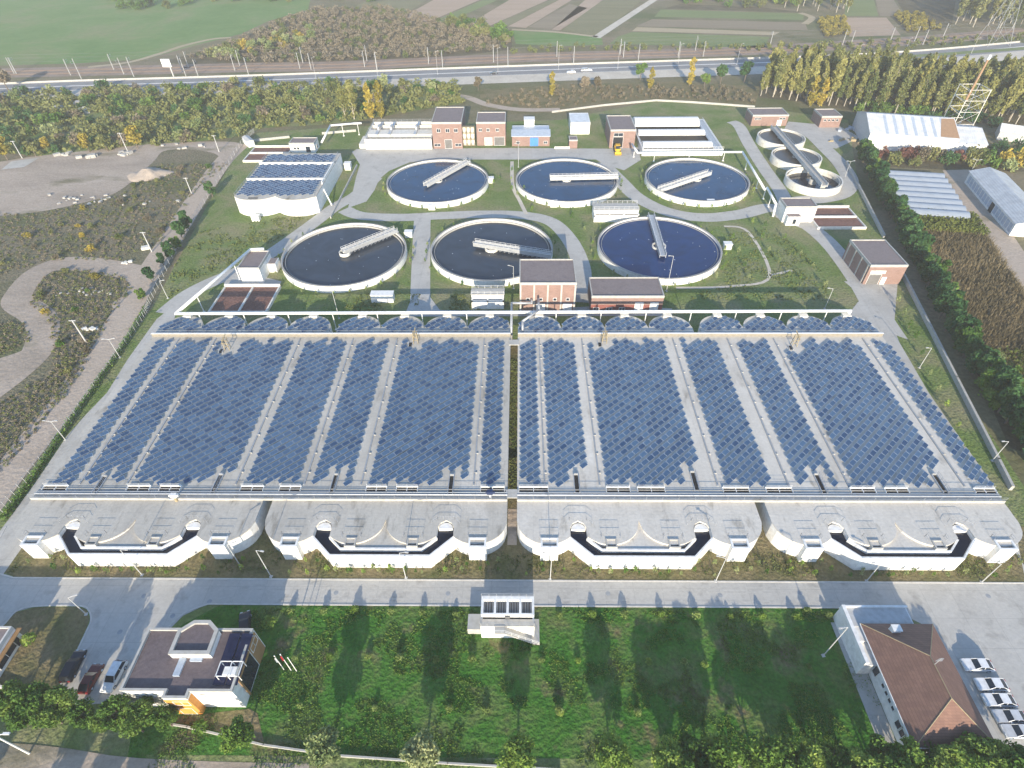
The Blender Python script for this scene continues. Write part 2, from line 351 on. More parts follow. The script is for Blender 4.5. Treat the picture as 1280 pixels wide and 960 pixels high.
# solar cell: dark blue cells with fine pale lines
def solar():
    m, nt, b = _nt('solar_cells'); L = nt.links.new
    tc = nt.nodes.new('ShaderNodeTexCoord'); oi = nt.nodes.new('ShaderNodeObjectInfo'); geo = nt.nodes.new('ShaderNodeNewGeometry')
    n = nt.nodes.new('ShaderNodeTexNoise'); n.inputs['Scale'].default_value = .25; n.inputs['Detail'].default_value = 6; n.inputs['Roughness'].default_value = .8; L(geo.outputs['Position'], n.inputs['Vector'])
    rp = nt.nodes.new('ShaderNodeValToRGB'); e = rp.color_ramp.elements
    e[0].position = .32; e[0].color = (.024,.055,.120,1); e[1].position = .68; e[1].color = (.052,.105,.19,1)
    wa = nt.nodes.new('ShaderNodeMath'); wa.operation = 'MULTIPLY_ADD'; wa.inputs[1].default_value = .5; L(geo.outputs['Random Per Island'], wa.inputs[0])
    hf = nt.nodes.new('ShaderNodeMath'); hf.operation = 'MULTIPLY_ADD'; hf.inputs[1].default_value = .6; hf.inputs[2].default_value = -.05; L(n.outputs['Fac'], hf.inputs[0]); L(hf.outputs[0], wa.inputs[2])
    L(wa.outputs[0], rp.inputs[0]); L(rp.outputs[0], b.inputs['Base Color'])
    rr = nt.nodes.new('ShaderNodeMapRange'); rr.inputs['To Min'].default_value = .15; rr.inputs['To Max'].default_value = .4; L(geo.outputs['Random Per Island'], rr.inputs['Value']); L(rr.outputs[0], b.inputs['Roughness'])
    b.inputs['Roughness'].default_value = .22; b.inputs['Specular IOR Level'].default_value = .45
    return m
M['solar'] = solar()
M['wear'] = ground('worn_concrete', [(.3,(.35,.335,.31)),(.5,(.45,.435,.40)),(.7,(.38,.365,.335))], .4, 1.5, rough=.85, bump=.1, fine_amt=.12)
M['roofpurple'] = ground('purple_brown_roof_felt', [(.3,(.115,.092,.098)),(.55,(.145,.118,.122)),(.75,(.125,.10,.106))], .5, 2.2, rough=.85, bump=.15, fine_amt=.2)
M['collector'] = plain('collector_glass', (.012,.014,.045), .2)
M['mastgrey'] = plain('mast_concrete', (.38,.38,.37), .85)
M['f_tuft'] = foliage('tuft_leaf', (.10,.14,.04), (.24,.24,.10), (.16,.19,.06), .1)
M['copinggrey'] = plain('grey_coping', (.36,.345,.32), .85)
M['brown'] = plain('brown_render', (.33,.19,.08), .8)
M['f_dome'] = foliage('leaf_dome', (.14,.21,.05), (.29,.37,.12), (.21,.28,.08))
M['navy'] = plain('navy_paint', (.015,.03,.09), .5)
M['beige'] = plain('beige_concrete', (.27,.24,.19), .85)
M['railrust'] = plain('rusty_rail', (.17,.12,.09), .7)
M['galv'] = plain('dull_galvanised', (.30,.32,.34), .6)
M['alu'] = plain('aluminium_frame', (.40,.50,.64), .4, .2)
# ================================================================= SETTING
def catmull(p, n=8, closed=False):
    out = []; m = len(p)
    rng = range(m) if closed else range(m-1)
    for i in rng:
        a = p[(i-1) % m] if closed or i > 0 else p[0]; b = p[i]; c = p[(i+1) % m]; d = p[(i+2) % m] if closed or i+2 < m else p[-1]
        for k in range(n):
            t = k/n
            out.append(tuple(.5*((2*b[j])+(-a[j]+c[j])*t+(2*a[j]-5*b[j]+4*c[j]-d[j])*t*t+(-a[j]+3*b[j]-3*c[j]+d[j])*t**3) for j in range(2)))
    if not closed: out.append(tuple(p[-1][:2]))
    return out
LV = .012
def sheet(name, px, lvl, mat, curve=False, world=False):
    p = px if world else [G(*q) for q in px]
    if curve: p = catmull(p, 6, True)
    mb = MB(); mb.cap(p, lvl*LV); return struct(name, mb, M[mat])
def strip(mb, pts, w, z, mi=0):
    """flat ribbon along a smooth world polyline; w = width (number or list)"""
    n = len(pts); L = []; Rr = []
    for i, p in enumerate(pts):
        a = pts[max(0, i-1)]; b = pts[min(n-1, i+1)]
        dx, dy = b[0]-a[0], b[1]-a[1]; l = math.hypot(dx, dy) or 1
        ww = w[min(i, len(w)-1)] if isinstance(w, list) else w
        L.append((p[0]-dy/l*ww/2, p[1]+dx/l*ww/2, z)); Rr.append((p[0]+dy/l*ww/2, p[1]-dx/l*ww/2, z))
    return mb.add(L+Rr, [(i, n+i, n+i+1, i+1) for i in range(n-1)], mi)
def road(name, px, w, lvl, mat, world=False, smooth=True):
    p = px if world else [G(*q) for q in px]
    if smooth: p = catmull(p, 6)
    mb = MB(); strip(mb, p, w, lvl*LV); return struct(name, mb, M[mat])
def kerb(mb, pts, w=.25, h=.13):
    p = catmull(pts, 5) if len(pts) > 2 else pts
    for a, b in zip(p[:-1], p[1:]):
        if math.hypot(b[0]-a[0], b[1]-a[1]) > .01: mb.obox(((a[0]+b[0])/2, (a[1]+b[1])/2), (b[0]-a[0], b[1]-a[1]), math.hypot(b[0]-a[0], b[1]-a[1])+.03, w, 0, h)

# ground with a far rise of low ground
mb = MB(); mb.quad((-2500,-600,0),(2500,-600,0),(2500,3500,0),(-2500,3500,0)); struct('ground', mb, M['ground'])
sheet('scrub_ground', [(-60,205),(300,178),(285,210),(205,330),(140,470),(0,640),(-80,700)], 1, 'scrubland')
sheet('plant_lawn', [(-40,700),(0,640),(190,385),(290,200),(322,166),(440,158),(700,150),(820,126),(945,134),(1060,150),(1072,225),(1129,345),(1195,475),(1300,640),(1400,960),(640,990),(-160,975)], 2, 'lawn')
# far fields
sheet('meadow', [(-120,-30),(395,-30),(385,12),(336,26),(302,42),(240,58),(181,74),(100,79),(-60,84)], 1, 'meadow')
road('field_track', [(289,47),(265,49),(230,57),(200,67),(160,78),(110,84)], 4, 3, 'field_t')
for k, (pts, mt) in enumerate([
    ([(502,22),(536,27),(618,-8),(556,-8)], 'plough_a'), ([(541,27),(559,28),(640,-8),(622,-8)], 'field_g'),
    ([(586,30),(613,32),(703,-8),(650,-8)], 'plough_a'), ([(613,33),(634,33),(712,-8),(706,-8)], 'field_o'),
    ([(635,33),(657,35),(728,-8),(714,-8)], 'plough_a'), ([(660,34),(690,36),(734,10),(712,5)], 'plough_b'),
    ([(690,37),(701,38),(762,-6),(738,-6)], 'plough_a'), ([(700,38),(747,45),(789,12),(742,9)], 'field_o'),
    ([(742,9),(789,11),(812,-8),(762,-8)], 'field_o'),
    ([(640,38),(694,41),(752,47),(754,56),(700,58),(645,55)], 'meadow'),
    ([(826,12),(1005,17),(1004,25),(818,21)], 'field_g'), ([(815,24),(1006,28),(1010,38),(795,33)], 'plough_b'),
    ([(796,34),(975,40),(968,44),(790,39)], 'field_t'), ([(790,40),(962,46),(955,60),(762,55),(772,46)], 'field_g'),
    ([(850,5),(950,9),(1010,16),(830,11)], 'forestfloor'), ([(1056,22),(1108,22),(1126,44),(1062,46)], 'plough_a'),
    ([(1056,20),(1057,-8),(1090,-8),(1098,20)], 'field_g'), ([(1100,20),(1092,-8),(1112,-8),(1130,20)], 'plough_b'),
    ([(1116,-8),(1196,-8),(1190,30),(1172,38),(1132,20)], 'soil_and_shade'), ([(1112,20),(1150,17),(1178,38),(1134,41)], 'soil_and_shade'),  # first polygon: dark soil colour painted for the shadow of far trees
    ([(1022,24),(1054,22),(1062,44),(1030,48)], 'soil_and_shade'), ([(480,-10),(548,-10),(500,22),(440,10)], 'field_o')]):
    sheet('field', pts, 2, mt)
road('farm_track', [(745,47),(780,24),(826,-6)], 6, 3, 'shoulder')
road('farm_track', [(640,37),(694,40),(747,46)], 4, 3, 'field_t')
road('farm_track', [(1006,30),(1015,22),(1000,16)], 5, 3, 'field_t')
# shrubby slope beyond the railway
sheet('scrub_slope', [(200,78),(260,62),(310,44),(345,26),(395,10),(480,8),(560,24),(640,38),(640,62),(520,76),(330,84)], 1, 'forestfloor')
# railway and highway
RAILW = [(-60,93),(60,90),(170,87.5),(300,84.5),(430,82),(560,76),(700,70.5),(850,66.5),(960,62),(1060,56),(1160,49.5),(1290,39)]
road('rail_bed', RAILW, 20, 2, 'ballast')
rp = catmull([G(*q) for q in RAILW], 6); mb = MB()
def offset(pts, d):
    o = []
    for i, p in enumerate(pts):
        a = pts[max(0,i-1)]; b = pts[min(len(pts)-1,i+1)]; dx, dy = b[0]-a[0], b[1]-a[1]; l = math.hypot(dx,dy)
        o.append((p[0]-dy/l*d, p[1]+dx/l*d))
    return o
for d in (-4.7,-3.3,2.3,3.7):
    q = offset(rp, d)
    for a, b in zip(q[:-1], q[1:]): mb.obox(((a[0]+b[0])/2,(a[1]+b[1])/2), (b[0]-a[0],b[1]-a[1]), math.hypot(b[0]-a[0],b[1]-a[1]), .12, .03, .2)
struct('railway_track', mb, M['railrust'])
HW = [(-80,113.5),(20,109),(100,106),(220,102.5),(330,99),(430,95.3),(560,90.5),(700,85.5),(850,80.5),(960,77),(1072,73),(1180,66),(1290,56)]
HW = [(x, y+1.2) for x, y in HW]
hp = catmull([G(*q) for q in HW], 6); mb = MB(); strip(mb, offset(hp, -6.5), 31, 3*LV); struct('road_shoulder', mb, M['shoulder'])
hp = catmull([G(*q) for q in HW], 6); mb = MB(); strip(mb, offset(hp, 4.3), 7.4, 5*LV); strip(mb, offset(hp, -4.4), 7.2, 5*LV); struct('highway', mb, M['asphalt'])
mb = MB(); strip(mb, offset(hp, 0.05), .9, 6*LV); strip(mb, offset(hp, 7.7), .3, 6*LV); strip(mb, offset(hp, -7.7), .3, 6*LV)
struct('road_marking', mb, M['white'])
mb = MB()
for d in (9.0,):
    q = offset(hp, d)
    for a, b in zip(q[:-1], q[1:]): mb.obox(((a[0]+b[0])/2,(a[1]+b[1])/2), (b[0]-a[0],b[1]-a[1]), math.hypot(b[0]-a[0],b[1]-a[1]), .45, 0, .8)
o = single('road_barrier', mb, M['conc'], 'long pale concrete barrier along the far edge of the highway', 'barrier')
sheet('median_grass', [(1050,74),(1160,67.5),(1290,58),(1290,61.5),(1180,69.5),(1060,76)], 7, 'field_g')
# dirt tracks and lot on the left
road('dirt_road', [(-60,690),(0,605),(45,548),(98,480),(150,402),(182,348),(213,300),(248,245),(278,203),(302,180)], 8.0, 3, 'dirt')
road('dirt_loop', [(190,345),(150,337),(105,330),(70,331),(45,342),(27,362),(22,377),(45,393),(54,410),(46,440),(15,470),(-40,510)], [6,6.5,7,7.5,8]+[8]*60, 4, 'dirtlot')
sheet('dirt_apron', [(172,335),(205,322),(196,352),(160,392),(140,380),(168,360),(150,345)], 5, 'dirt', True)
sheet('dirt_patch', [(-40,460),(0,448),(38,432),(62,398),(70,410),(66,432),(46,452),(0,486),(-50,520)], 5, 'dirtlot', True)
sheet('dirt_lot', [(-120,215),(-20,205),(40,196),(95,190),(180,181),(262,177),(303,181),(286,204),(268,192),(236,187),(205,189),(190,204),(150,238),(110,252),(40,266),(-60,275),(-130,280)], 4, 'dirtlot', True)
sheet('concrete_pad', [(2,212),(14,202),(50,197),(30,209)], 6, 'concrete')
# yard and crops on the right
sheet('crop_ground', [(1131,262),(1216,270),(1245,305),(1300,380),(1400,600),(1262,560),(1205,430),(1168,352)], 3, 'soil_and_shade')
sheet('yard', [(1178,213),(1212,212),(1300,345),(1320,420),(1280,362),(1230,298),(1205,262)], 4, 'dirt')
sheet('wood_floor', [(948,122),(1010,128),(1070,140),(1300,160),(1300,75),(1200,84),(1040,92),(950,95)], 1, 'forestfloor')
sheet('wood_floor', [(1075,190),(1250,182),(1300,180),(1300,215),(1180,212),(1095,208)], 3, 'forestfloor')
sheet('dry_plot', [(600,145),(600,112),(700,106),(840,102),(950,108),(945,131),(820,124),(700,140)], 2, 'verge')
road('footpath', [(560,118),(585,122),(610,131),(650,137),(700,137)], 5, 3, 'dirt')
# plant roads
sheet('plaza', [(441,240),(445,222),(450,206),(440,190),(446,186.5),(640,185),(760,186),(798,184),(801,200),(780,213),(754,205),(745,199.5),(640,199.5),(545,199.5),(512,203),(486,214),(474,224),(468,238),(458,252),(435,260)], 4, 'concrete')
road('plant_road', [(752,203),(774,225),(797,247),(835,265),(880,272),(925,268),(965,260),(1000,276),(1035,303),(1068,345),(1092,385),(1106,410)], 6.2, 5, 'concrete')
road('plant_road', [(914,152),(924,158),(936,180),(955,210),(976,240),(985,262)], 5.5, 6, 'concrete')
road('plant_road', [(988,158),(1012,168),(1034,188),(1052,207),(1062,226),(1054,241),(1030,248),(995,252),(975,262)], 6.5, 8, 'concrete')
sheet('paved_yard', [(985,152),(1050,158),(1075,172),(1045,186),(1022,180),(1000,166),(980,162)], 5, 'concrete')
road('plant_road', [(430,262),(452,270),(500,272),(545,270),(600,268),(650,269),(688,277),(712,300),(726,330),(728,352),(726,378)], 5.5, 6, 'concrete')
road('plant_road', [(528,272),(527,300),(526,340),(525,392)], 5.8, 7, 'concrete')
sheet('paved_yard', [(515,372),(538,372),(550,388),(640,389),(760,382),(840,386),(840,395),(505,396)], 8, 'concrete')
sheet('paved_yard', [(1055,352),(1122,352),(1118,400),(1135,425),(1100,412),(1078,372)], 9, 'concrete')
sheet('paved_yard', [(965,262),(1022,278),(1026,290),(1000,285),(970,272)], 7, 'concrete')
road('plant_road', [(470,222),(445,244),(420,258),(396,276),(366,298),(340,316),(300,338),(262,354),(232,370),(205,392)], 5.6, 5, 'concrete')
sheet('paved_yard', [(282,345),(305,340),(352,352),(350,356),(280,356)], 6, 'concrete')
sheet('perimeter_road', [G(*q) for q in [(205,392),(196,399),(188,410),(160,449),(134,491),(109,517),(84,545),(47,600),(18,640),(0,664),(-20,692)]]+[(-93.5,50),(-93.5,120),(-96,128),G(222,388)], 6, 'concrete', world=True)
sheet('perimeter_road', [G(*q) for q in [(1098,360),(1109,362),(1112,385),(1115,405),(1124,428),(1160,490),(1200,548),(1245,612),(1268,655),(1276,700),(1285,740)]]+[(91,48),(90.5,119),(86,127),G(1062,391),G(1072,378)], 6, 'concrete', world=True)
YARD = [G(150,878),G(62,884),G(85,838),G(108,790),G(114,775),G(111,763),G(100,757.5),G(45,758),G(20,765),G(0,785),G(-60,820)]
mb = MB(); mb.cap([(-150,62),(-102,62),(-94.5,52.5),(-91,51.3),(92,51.3),(95,53),(98,60),(150,60),(150,20),(90,8),(66,14),G(1238,945),G(1168,788),(63,46.8),(-54,46.8),(-57.5,44.6),(-60,40)]+YARD+[(-150,38)], 4*LV)
struct('front_road', mb, M['concrete'])
mb = MB(); kerb(mb, [(-99.5,62),(-98.5,57),(-96,53),(-91.5,51.5)]); kerb(mb, [(-91.5,51.4),(91.5,51.4)]); kerb(mb, [(91.5,51.5),(94.5,53),(96.5,57),(97.8,60)])
kerb(mb, [(-60,38),(-59.3,42),(-57.5,45),(-54,46.7)]); kerb(mb, [(-54,46.7),(65.5,46.7)]); kerb(mb, YARD[1:])
struct('kerb', mb, M['kerb'])
for (a, b), (c, d) in zip((G(1238,741), G(1255,757)), (G(1256,752), G(1266,769))): pass
mb = MB()
for dy in (47.7,49.3,50.1): mb.box(-54,62,dy,dy+.28,4*LV+.002,4*LV+.005)
struct('road_wear', mb, M['wear'])
for k, (px, py) in enumerate([(180,745),(262,752),(420,741),(560,742),(760,742),(900,744),(1000,741),(1150,760),(1200,790),(150,790),(216,770),(1235,745)]):
    c = G(px, py); mb = MB(); mb.disc(c[0], c[1], .42, 4*LV+.006, 18); o = single('manhole_cover', mb, M['galv'], 'round iron manhole cover set in the concrete of the front road', 'manhole cover', (c[0],c[1],0), 'manhole covers in the front road')
sheet('front_verge', [(-95,53),(-91,51.6),(92,51.6),(96,56),(97,62),(92,66),(-93,66),(-97.5,60)], 5, 'verge', world=True)
sheet('front_lawn', [(-52,46.5),(62,46.5),(62,34),(63.5,23),(-56,22),(-60,34),(-57,43)], 5, 'lawn_lush', world=True)
sheet('lawn_island', [(0,786),(20,766),(46,759.5),(99,759),(109,763.5),(112,775),(106,790),(83,838),(66,872),(0,890),(-40,850)], 6, 'verge')
sheet('dry_bed', [(150,884),(225,896),(312,886),(322,892),(330,928),(236,906),(160,894)], 7, 'verge')
sheet('bottom_verge', [(-54,24),(-50,14),(64,14),(64,24)], 6, 'lawn', world=True)
sheet('gap_ground', [(-3,58),(0,58),(0,120),(-3,120)], 7, 'verge', world=True)
mb = MB(); mb.box(-2.3,-.55,58.5,66.5,0,.12); struct('path', mb, M['dirt'])
road('bottom_road', [(-220,14),(-120,15),(-60,13),(0,11),(110,12)], 17, 4, 'asphalt', world=True)
road('roadside_dirt', [(-220,23.5),(-90,23.5),(-55,21.3),(-30,20.8)], 4.5, 8, 'dirtlot', world=True)
for px, w in (([(640,202),(641,232),(650,252),(658,268)], 1.4), ([(905,283),(935,290),(962,345),(915,358),(845,360)], 1.0), ([(962,345),(990,338)], 1.0)):
    road('footpath', px, w, 8, 'shoulder')

# ================================================================= AERATION TANKS
ZR = 4.3
def front_edge(u):
    k = u % 11.25
    y = 61.3-5.2*math.sqrt(max(0, 1-((k-5.625)/5.63)**2))
    for c in (11.25, 33.75):
        if abs(u-c) < 1.5: y = max(y, 59.5+1.35*math.sqrt(max(0, 1-((u-c)/1.5)**2)))
    return y
def rear_edge(u):
    k = u % 11.25
    return 118.9+5.8*math.sqrt(max(0, 1-((k-5.625)/5.63)**2))
def tank_outline(x0, inset=0.0):
    N = 88; us = [45.0*i/N for i in range(N+1)]
    us = sorted(us+[11.25-1.49, 11.25+1.49, 33.75-1.49, 33.75+1.49, .03, 44.97])
    f = [(x0+min(max(u, inset), 45-inset), front_edge(min(max(u,.0),44.999))+inset) for u in us]
    r = [(x0+min(max(u, inset), 45-inset), rear_edge(min(max(u,.0),44.999))-inset) for u in us]
    return f+r[::-1]
TX = [-94.2+46.85*i for i in range(4)]
TLAB = ['white walled aeration tank at the far left of the four, beside the hedge',
        'white walled aeration tank just left of the central grassy gap',
        'white walled aeration tank just right of the central grassy gap',
        'white walled aeration tank at the far right of the four, beyond the hip roofed house']
SLOTS = [(125,607),(272,605),(418,605),(564,606),(720.6,605),(868,602),(1024.7,605),(1174,605)]
HATCH = [(50,80),(156,184),(197,223),(299,327),(348,374),(457,482),(495,521),(601,630),(649,685),(758.6,787.8),(798,831.5),(905,937),(959,991),(1064.7,1095),(1108,1136.6),(1220,1250)]
jx = [-86.8,-77.4,-55.8,-42.3,-31.1,-9.0,4.85,15.6,38.5,52.2,63.75,86.0]
slot_xy = [G(x,y,ZR) for x,y in SLOTS]; hatch_x = [(G(a,617,ZR)[0], G(b,617,ZR)[0]) for a,b in HATCH]
rear_mid = {0:(-94.2,-48.30),1:(-48.30,-2.35),2:(-.5,45.40),3:(45.40,91.35)}
for i, x0 in enumerate(TX):
    t = thing('aeration_tank', TLAB[i], 'tank', (x0+22.5, 61, 0), 'row of four aeration tanks roofed with solar panels')
    mb = MB(); mb.prism(tank_outline(x0, .06), 0, ZR-.25); part('wall', mb, M['white'], t)
    mb = MB(); mb.prism(tank_outline(x0), ZR-.25, ZR)
    a, b = rear_mid[i]                                   # slab bridging the narrow gap to the neighbour tank
    if i in (0, 2): mb.box(x0+45.0, b, 66.2, 116, ZR-.25, ZR-.003)
    else: mb.box(a, x0, 66.2, 116, ZR-.25, ZR-.003)
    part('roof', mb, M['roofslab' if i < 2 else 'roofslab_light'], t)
    # front channel: outer wall, inner wall, water
    OUT = [(9.0,58.1),(13.6,53.75),(31.4,53.75),(36.0,58.1)]; INN = [(12.85,57.75),(15.2,55.45),(29.8,55.45),(32.15,57.75)]
    mb = MB()
    for P_, th, zt in ((OUT,.35,4.05),(INN,.35,4.05)):
        s = 1 if P_ is OUT else -1
        o2 = offset(P_, th*s)
        for k in range(3):
            mb.prism([(x0+q[0],q[1]) for q in (P_[k],P_[k+1],o2[k+1],o2[k])], 0, zt)
    part('channel_wall', mb, M['white'], t)
    mb = MB(); wp = offset(OUT, .3)
    wpoly = wp + [(36.0,59.2),(35.3,60.9),(32.2,60.9),(31.9,59.0)] + [(32.1,57.5),(29.75,55.3),(15.25,55.3),(12.9,57.5)] + [(13.1,59.0),(12.8,60.9),(9.7,60.9),(9.0,59.2)]
    mb.cap([(x0+q[0],q[1]) for q in wpoly], 3.2); part('channel_water', mb, M['w_dark'], t)
    for c in (11.25, 33.75):
        mb = MB(); mb.prism([(x0+c-1.3,59.45)]+[(x0+c-1.3*math.cos(math.pi*k/12), 59.5+1.2*math.sin(math.pi*k/12)) for k in range(13)]+[(x0+c+1.3,59.45)], 0, 3.95); part('weir_block', mb, M['white'], t)
    mb = MB(); us = [17.2+10.6*k/24 for k in range(25)]
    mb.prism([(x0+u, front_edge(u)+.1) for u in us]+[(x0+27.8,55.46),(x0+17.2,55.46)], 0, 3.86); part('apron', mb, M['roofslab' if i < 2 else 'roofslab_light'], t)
    mb = MB(); mb.box(x0+12.9,x0+32.1,55.46,60.5,.0,1.0); part('pit_floor', mb, M['concdark'], t)
    for uc, w, y0 in ((5.85,3.2,55.3),(39.75,3.2,55.3)):    # outlet chambers on the outer lobes
        mb = MB(); x1, x2 = x0+uc-w/2, x0+uc+w/2; yb = 57.3
        mb.box(x1,x2,y0,y0+.35,0,4.55); mb.box(x1,x1+.35,y0+.35,yb,0,4.55); mb.box(x2-.35,x2,y0+.35,yb,0,4.55); mb.box(x1+.35,x2-.35,yb-.25,yb,0,4.55)
        oc = part('outlet_chamber', mb, M['white'], t)
        mb = MB(); mb.box(x1+.36,x2-.36,y0+.36,yb-.26,.5,3.4); part('chamber_water', mb, M['w_dark'], oc)
    for uc in (16.9, 28.1):                                    # smaller weir boxes behind the inner channel wall
        mb = MB(); x1, x2 = x0+uc-1.0, x0+uc+1.0; y0, yb = 55.46, 57.2
        mb.box(x1,x1+.25,y0,yb,0,4.5); mb.box(x2-.25,x2,y0,yb,0,4.5); mb.box(x1+.25,x2-.25,yb-.2,yb,0,4.5); mb.box(x1+.25,x2-.25,y0,y0+.25,0,4.45)
        wb = part('weir_box', mb, M['conc'], t)
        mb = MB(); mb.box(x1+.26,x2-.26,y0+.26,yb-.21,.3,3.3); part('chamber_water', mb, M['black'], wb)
    # upstands, walkways and rails on the roof
    xa, xb = (a, b)
    mb = MB(); mb.box(xa,xb,65.3,65.55,ZR-.02,ZR+.55); mb.box(xa,xb,67.9,68.05,ZR-.02,ZR+.12); part('upstand', mb, M['conc'], t)
    mb = MB(); mb.box(xa,xb,115.7,116.0,ZR-.02,ZR+.9); part('upstand', mb, M['beige'], t)
    mb = MB(); mb.box(xa,xb,115.65,116.1,ZR+.903,ZR+.98); part('coping', mb, M['white'], t)
    mb = MB(); mb.tube([(xa,66.6,ZR+.25),(xb,66.6,ZR+.25)], .17, 6); mb.tube([(xa,67.15,ZR+.2),(xb,67.15,ZR+.2)], .1, 6); part('air_pipe', mb, M['steel'], t)
    mb = MB(); mb.rail([(xa,65.42,ZR+.55),(xb,65.42,ZR+.55)], .9, 3.0, .03); part('railing', mb, M['steel'], t)
    mb = MB(); mb.rail([(x0+.6,117,ZR),(x0+44.4,117,ZR)], 1.0, 3.0, .03); part('railing', mb, M['steel'], t)
    for sx, sy_ in slot_xy:
        if x0-1 < sx < x0+46:
            mb = MB(); mb.box(sx-.4,sx+.4,sy_-2.2,sy_+2.1,ZR-.01,ZR+.06,1)
            mb.box(sx-.55,sx-.4,sy_-2.3,sy_+2.2,ZR-.01,ZR+.35); mb.box(sx+.4,sx+.55,sy_-2.3,sy_+2.2,ZR-.01,ZR+.35); mb.box(sx-.4,sx+.4,sy_+2.1,sy_+2.25,ZR-.01,ZR+.6)
            mb.rail([(sx+.5,sy_-2.3,ZR+.35),(sx+.5,sy_+2.2,ZR+.35)], .8, 1.4, .03)
            part('gate_slot', mb, [M['steel'], M['black']], t)
    for h0, h1 in hatch_x:
        if xa-.5 < (h0+h1)/2 < xb+.5:
            h0c, h1c = max(h0, xa+.2), min(h1, xb-.2)
            mb = MB(); mb.box(h0c,h1c,67.55,68.45,ZR-.01,ZR+.05,1); mb.box(h0c-.1,h1c+.1,68.45,68.6,ZR-.01,ZR+.4)
            mb.box(h0c-.1,h0c,67.5,68.45,ZR-.01,ZR+.3); mb.box(h1c,h1c+.1,67.5,68.45,ZR-.01,ZR+.3); mb.box((h0c+h1c)/2-.06,(h0c+h1c)/2+.06,67.5,68.45,ZR-.01,ZR+.2)
            mb.rail([(h0c,68.5,ZR+.4),(h1c,68.5,ZR+.4)], .6, 1.8, .02)
            part('roof_hatch', mb, [M['white'], M['black']], t)
    for x in jx:
        if xa < x < xb:
            mb = MB(); mb.box(x-.16,x+.16,69.0,114.6,ZR-.01,ZR+.18)
            for q in range(9): mb.box(x-.1,x+.5,72+q*5,72.13+q*5,ZR-.01,ZR+.22,1)
            part('cable_tray', mb, [M['galv'], M['conc']], t)
    for q in range(4):                                      # little caps on the rear lobes where the white pipe feeds in
        ux = x0+5.625+11.25*q
        mb = MB(); mb.box(ux-1.1,ux+1.1,123.6,125.0,ZR-.01,ZR+.55); part('inlet_cap', mb, M['offwhite'], t)
    for c in (11.25, 33.75):
        mb = MB(); mb.rail([(x0+c-2.6,60.2,ZR),(x0+c-1.6,61.2,ZR),(x0+c+1.6,61.2,ZR),(x0+c+2.6,60.2,ZR)], 1.0, 1.0, .025); part('railing', mb, M['steel'], t)
    for uc in (5.85,16.9,28.1,39.75): mb = MB(); mb.rail([(x0+uc-1.7,57.2,ZR),(x0+uc-1.7,58.0,ZR),(x0+uc+1.7,58.0,ZR),(x0+uc+1.7,57.2,ZR)], 1.0, .9, .025); part('railing', mb, M['steel'], t)
# footbridges across the central gap
for y0, y1, lb in ((66.0,68.0,'pale concrete slab bridging the central gap near the front walkway'),(112.2,114.2,'pale concrete slab bridging the central gap near the rear upstand')):
    mb = MB(); mb.box(-2.7,-.2,y0,y1,ZR+.01,ZR+.22); 
    single('footbridge', mb, M['conc'], lb, 'bridge', (-1.45,(y0+y1)/2,ZR), 'slabs over the central gap')
# mixer hoists on the roofs
for k, (px, py) in enumerate([(285,436),(520,428),(755,428),(992,432)]):
    x, y = G(px, py, ZR)
    t = thing('hoist_frame', ['yellow hoist frame on the far left tank roof','yellow hoist frame on the roof just left of the central gap','yellow hoist frame on the roof just right of the central gap','yellow hoist frame on the far right tank roof'][k], 'hoist', (x, y, ZR), 'hoists at the rear of the tank roofs')
    mb = MB()
    for dx in (-.6,.6):
        for dy in (-.5,.5): mb.cyl((x+dx,y+dy,ZR),(x+dx*.7,y+dy*.7,ZR+3.2),.09,n=6)
    for z in (1,2,3.1):
        mb.box(x-.6,x+.6,y-.5,y-.42,ZR+z,ZR+z+.1); mb.box(x-.6,x+.6,y+.42,y+.5,ZR+z,ZR+z+.1)
    part('frame', mb, M['ochre'], t)
    mb = MB(); mb.cyl((x,y-1.6,ZR+3.0),(x,y+1.4,ZR+3.6),.14,n=6); part('jib', mb, M['ochre'], t)
    mb = MB(); mb.box(x-1.6,x-.8,y-1.6,y-.2,ZR,ZR+.08,1); mb.box(x-1.75,x-1.6,y-1.7,y-.1,ZR,ZR+.4); mb.box(x-.8,x-.65,y-1.7,y-.1,ZR,ZR+.4); part('hatch', mb, [M['steel'], M['black']], t)
for px, py, lb in ((221,626,'white valve actuator with ochre base on the far left tank walkway'),(613,622,'dark blue valve actuator with white base on the walkway left of the central gap')):
    x, y = G(px, py, ZR); t = thing('valve_actuator', lb, 'valve', (x,y,ZR))
    w = px == 221
    mb = MB(); mb.cyl((x,y,ZR),(x,y,ZR+1.1),.3,.22,10); part('stem', mb, M['ochre' if w else 'white'], t)
    mb = MB(); mb.box(x-.6,x+.5,y-.2,y+.5,ZR+1.1,ZR+1.9); mb.cyl((x-.9,y+.1,ZR+1.5),(x+.9,y+.1,ZR+1.5),.25,n=8); part('gearbox', mb, M['white' if w else 'navy'], t)

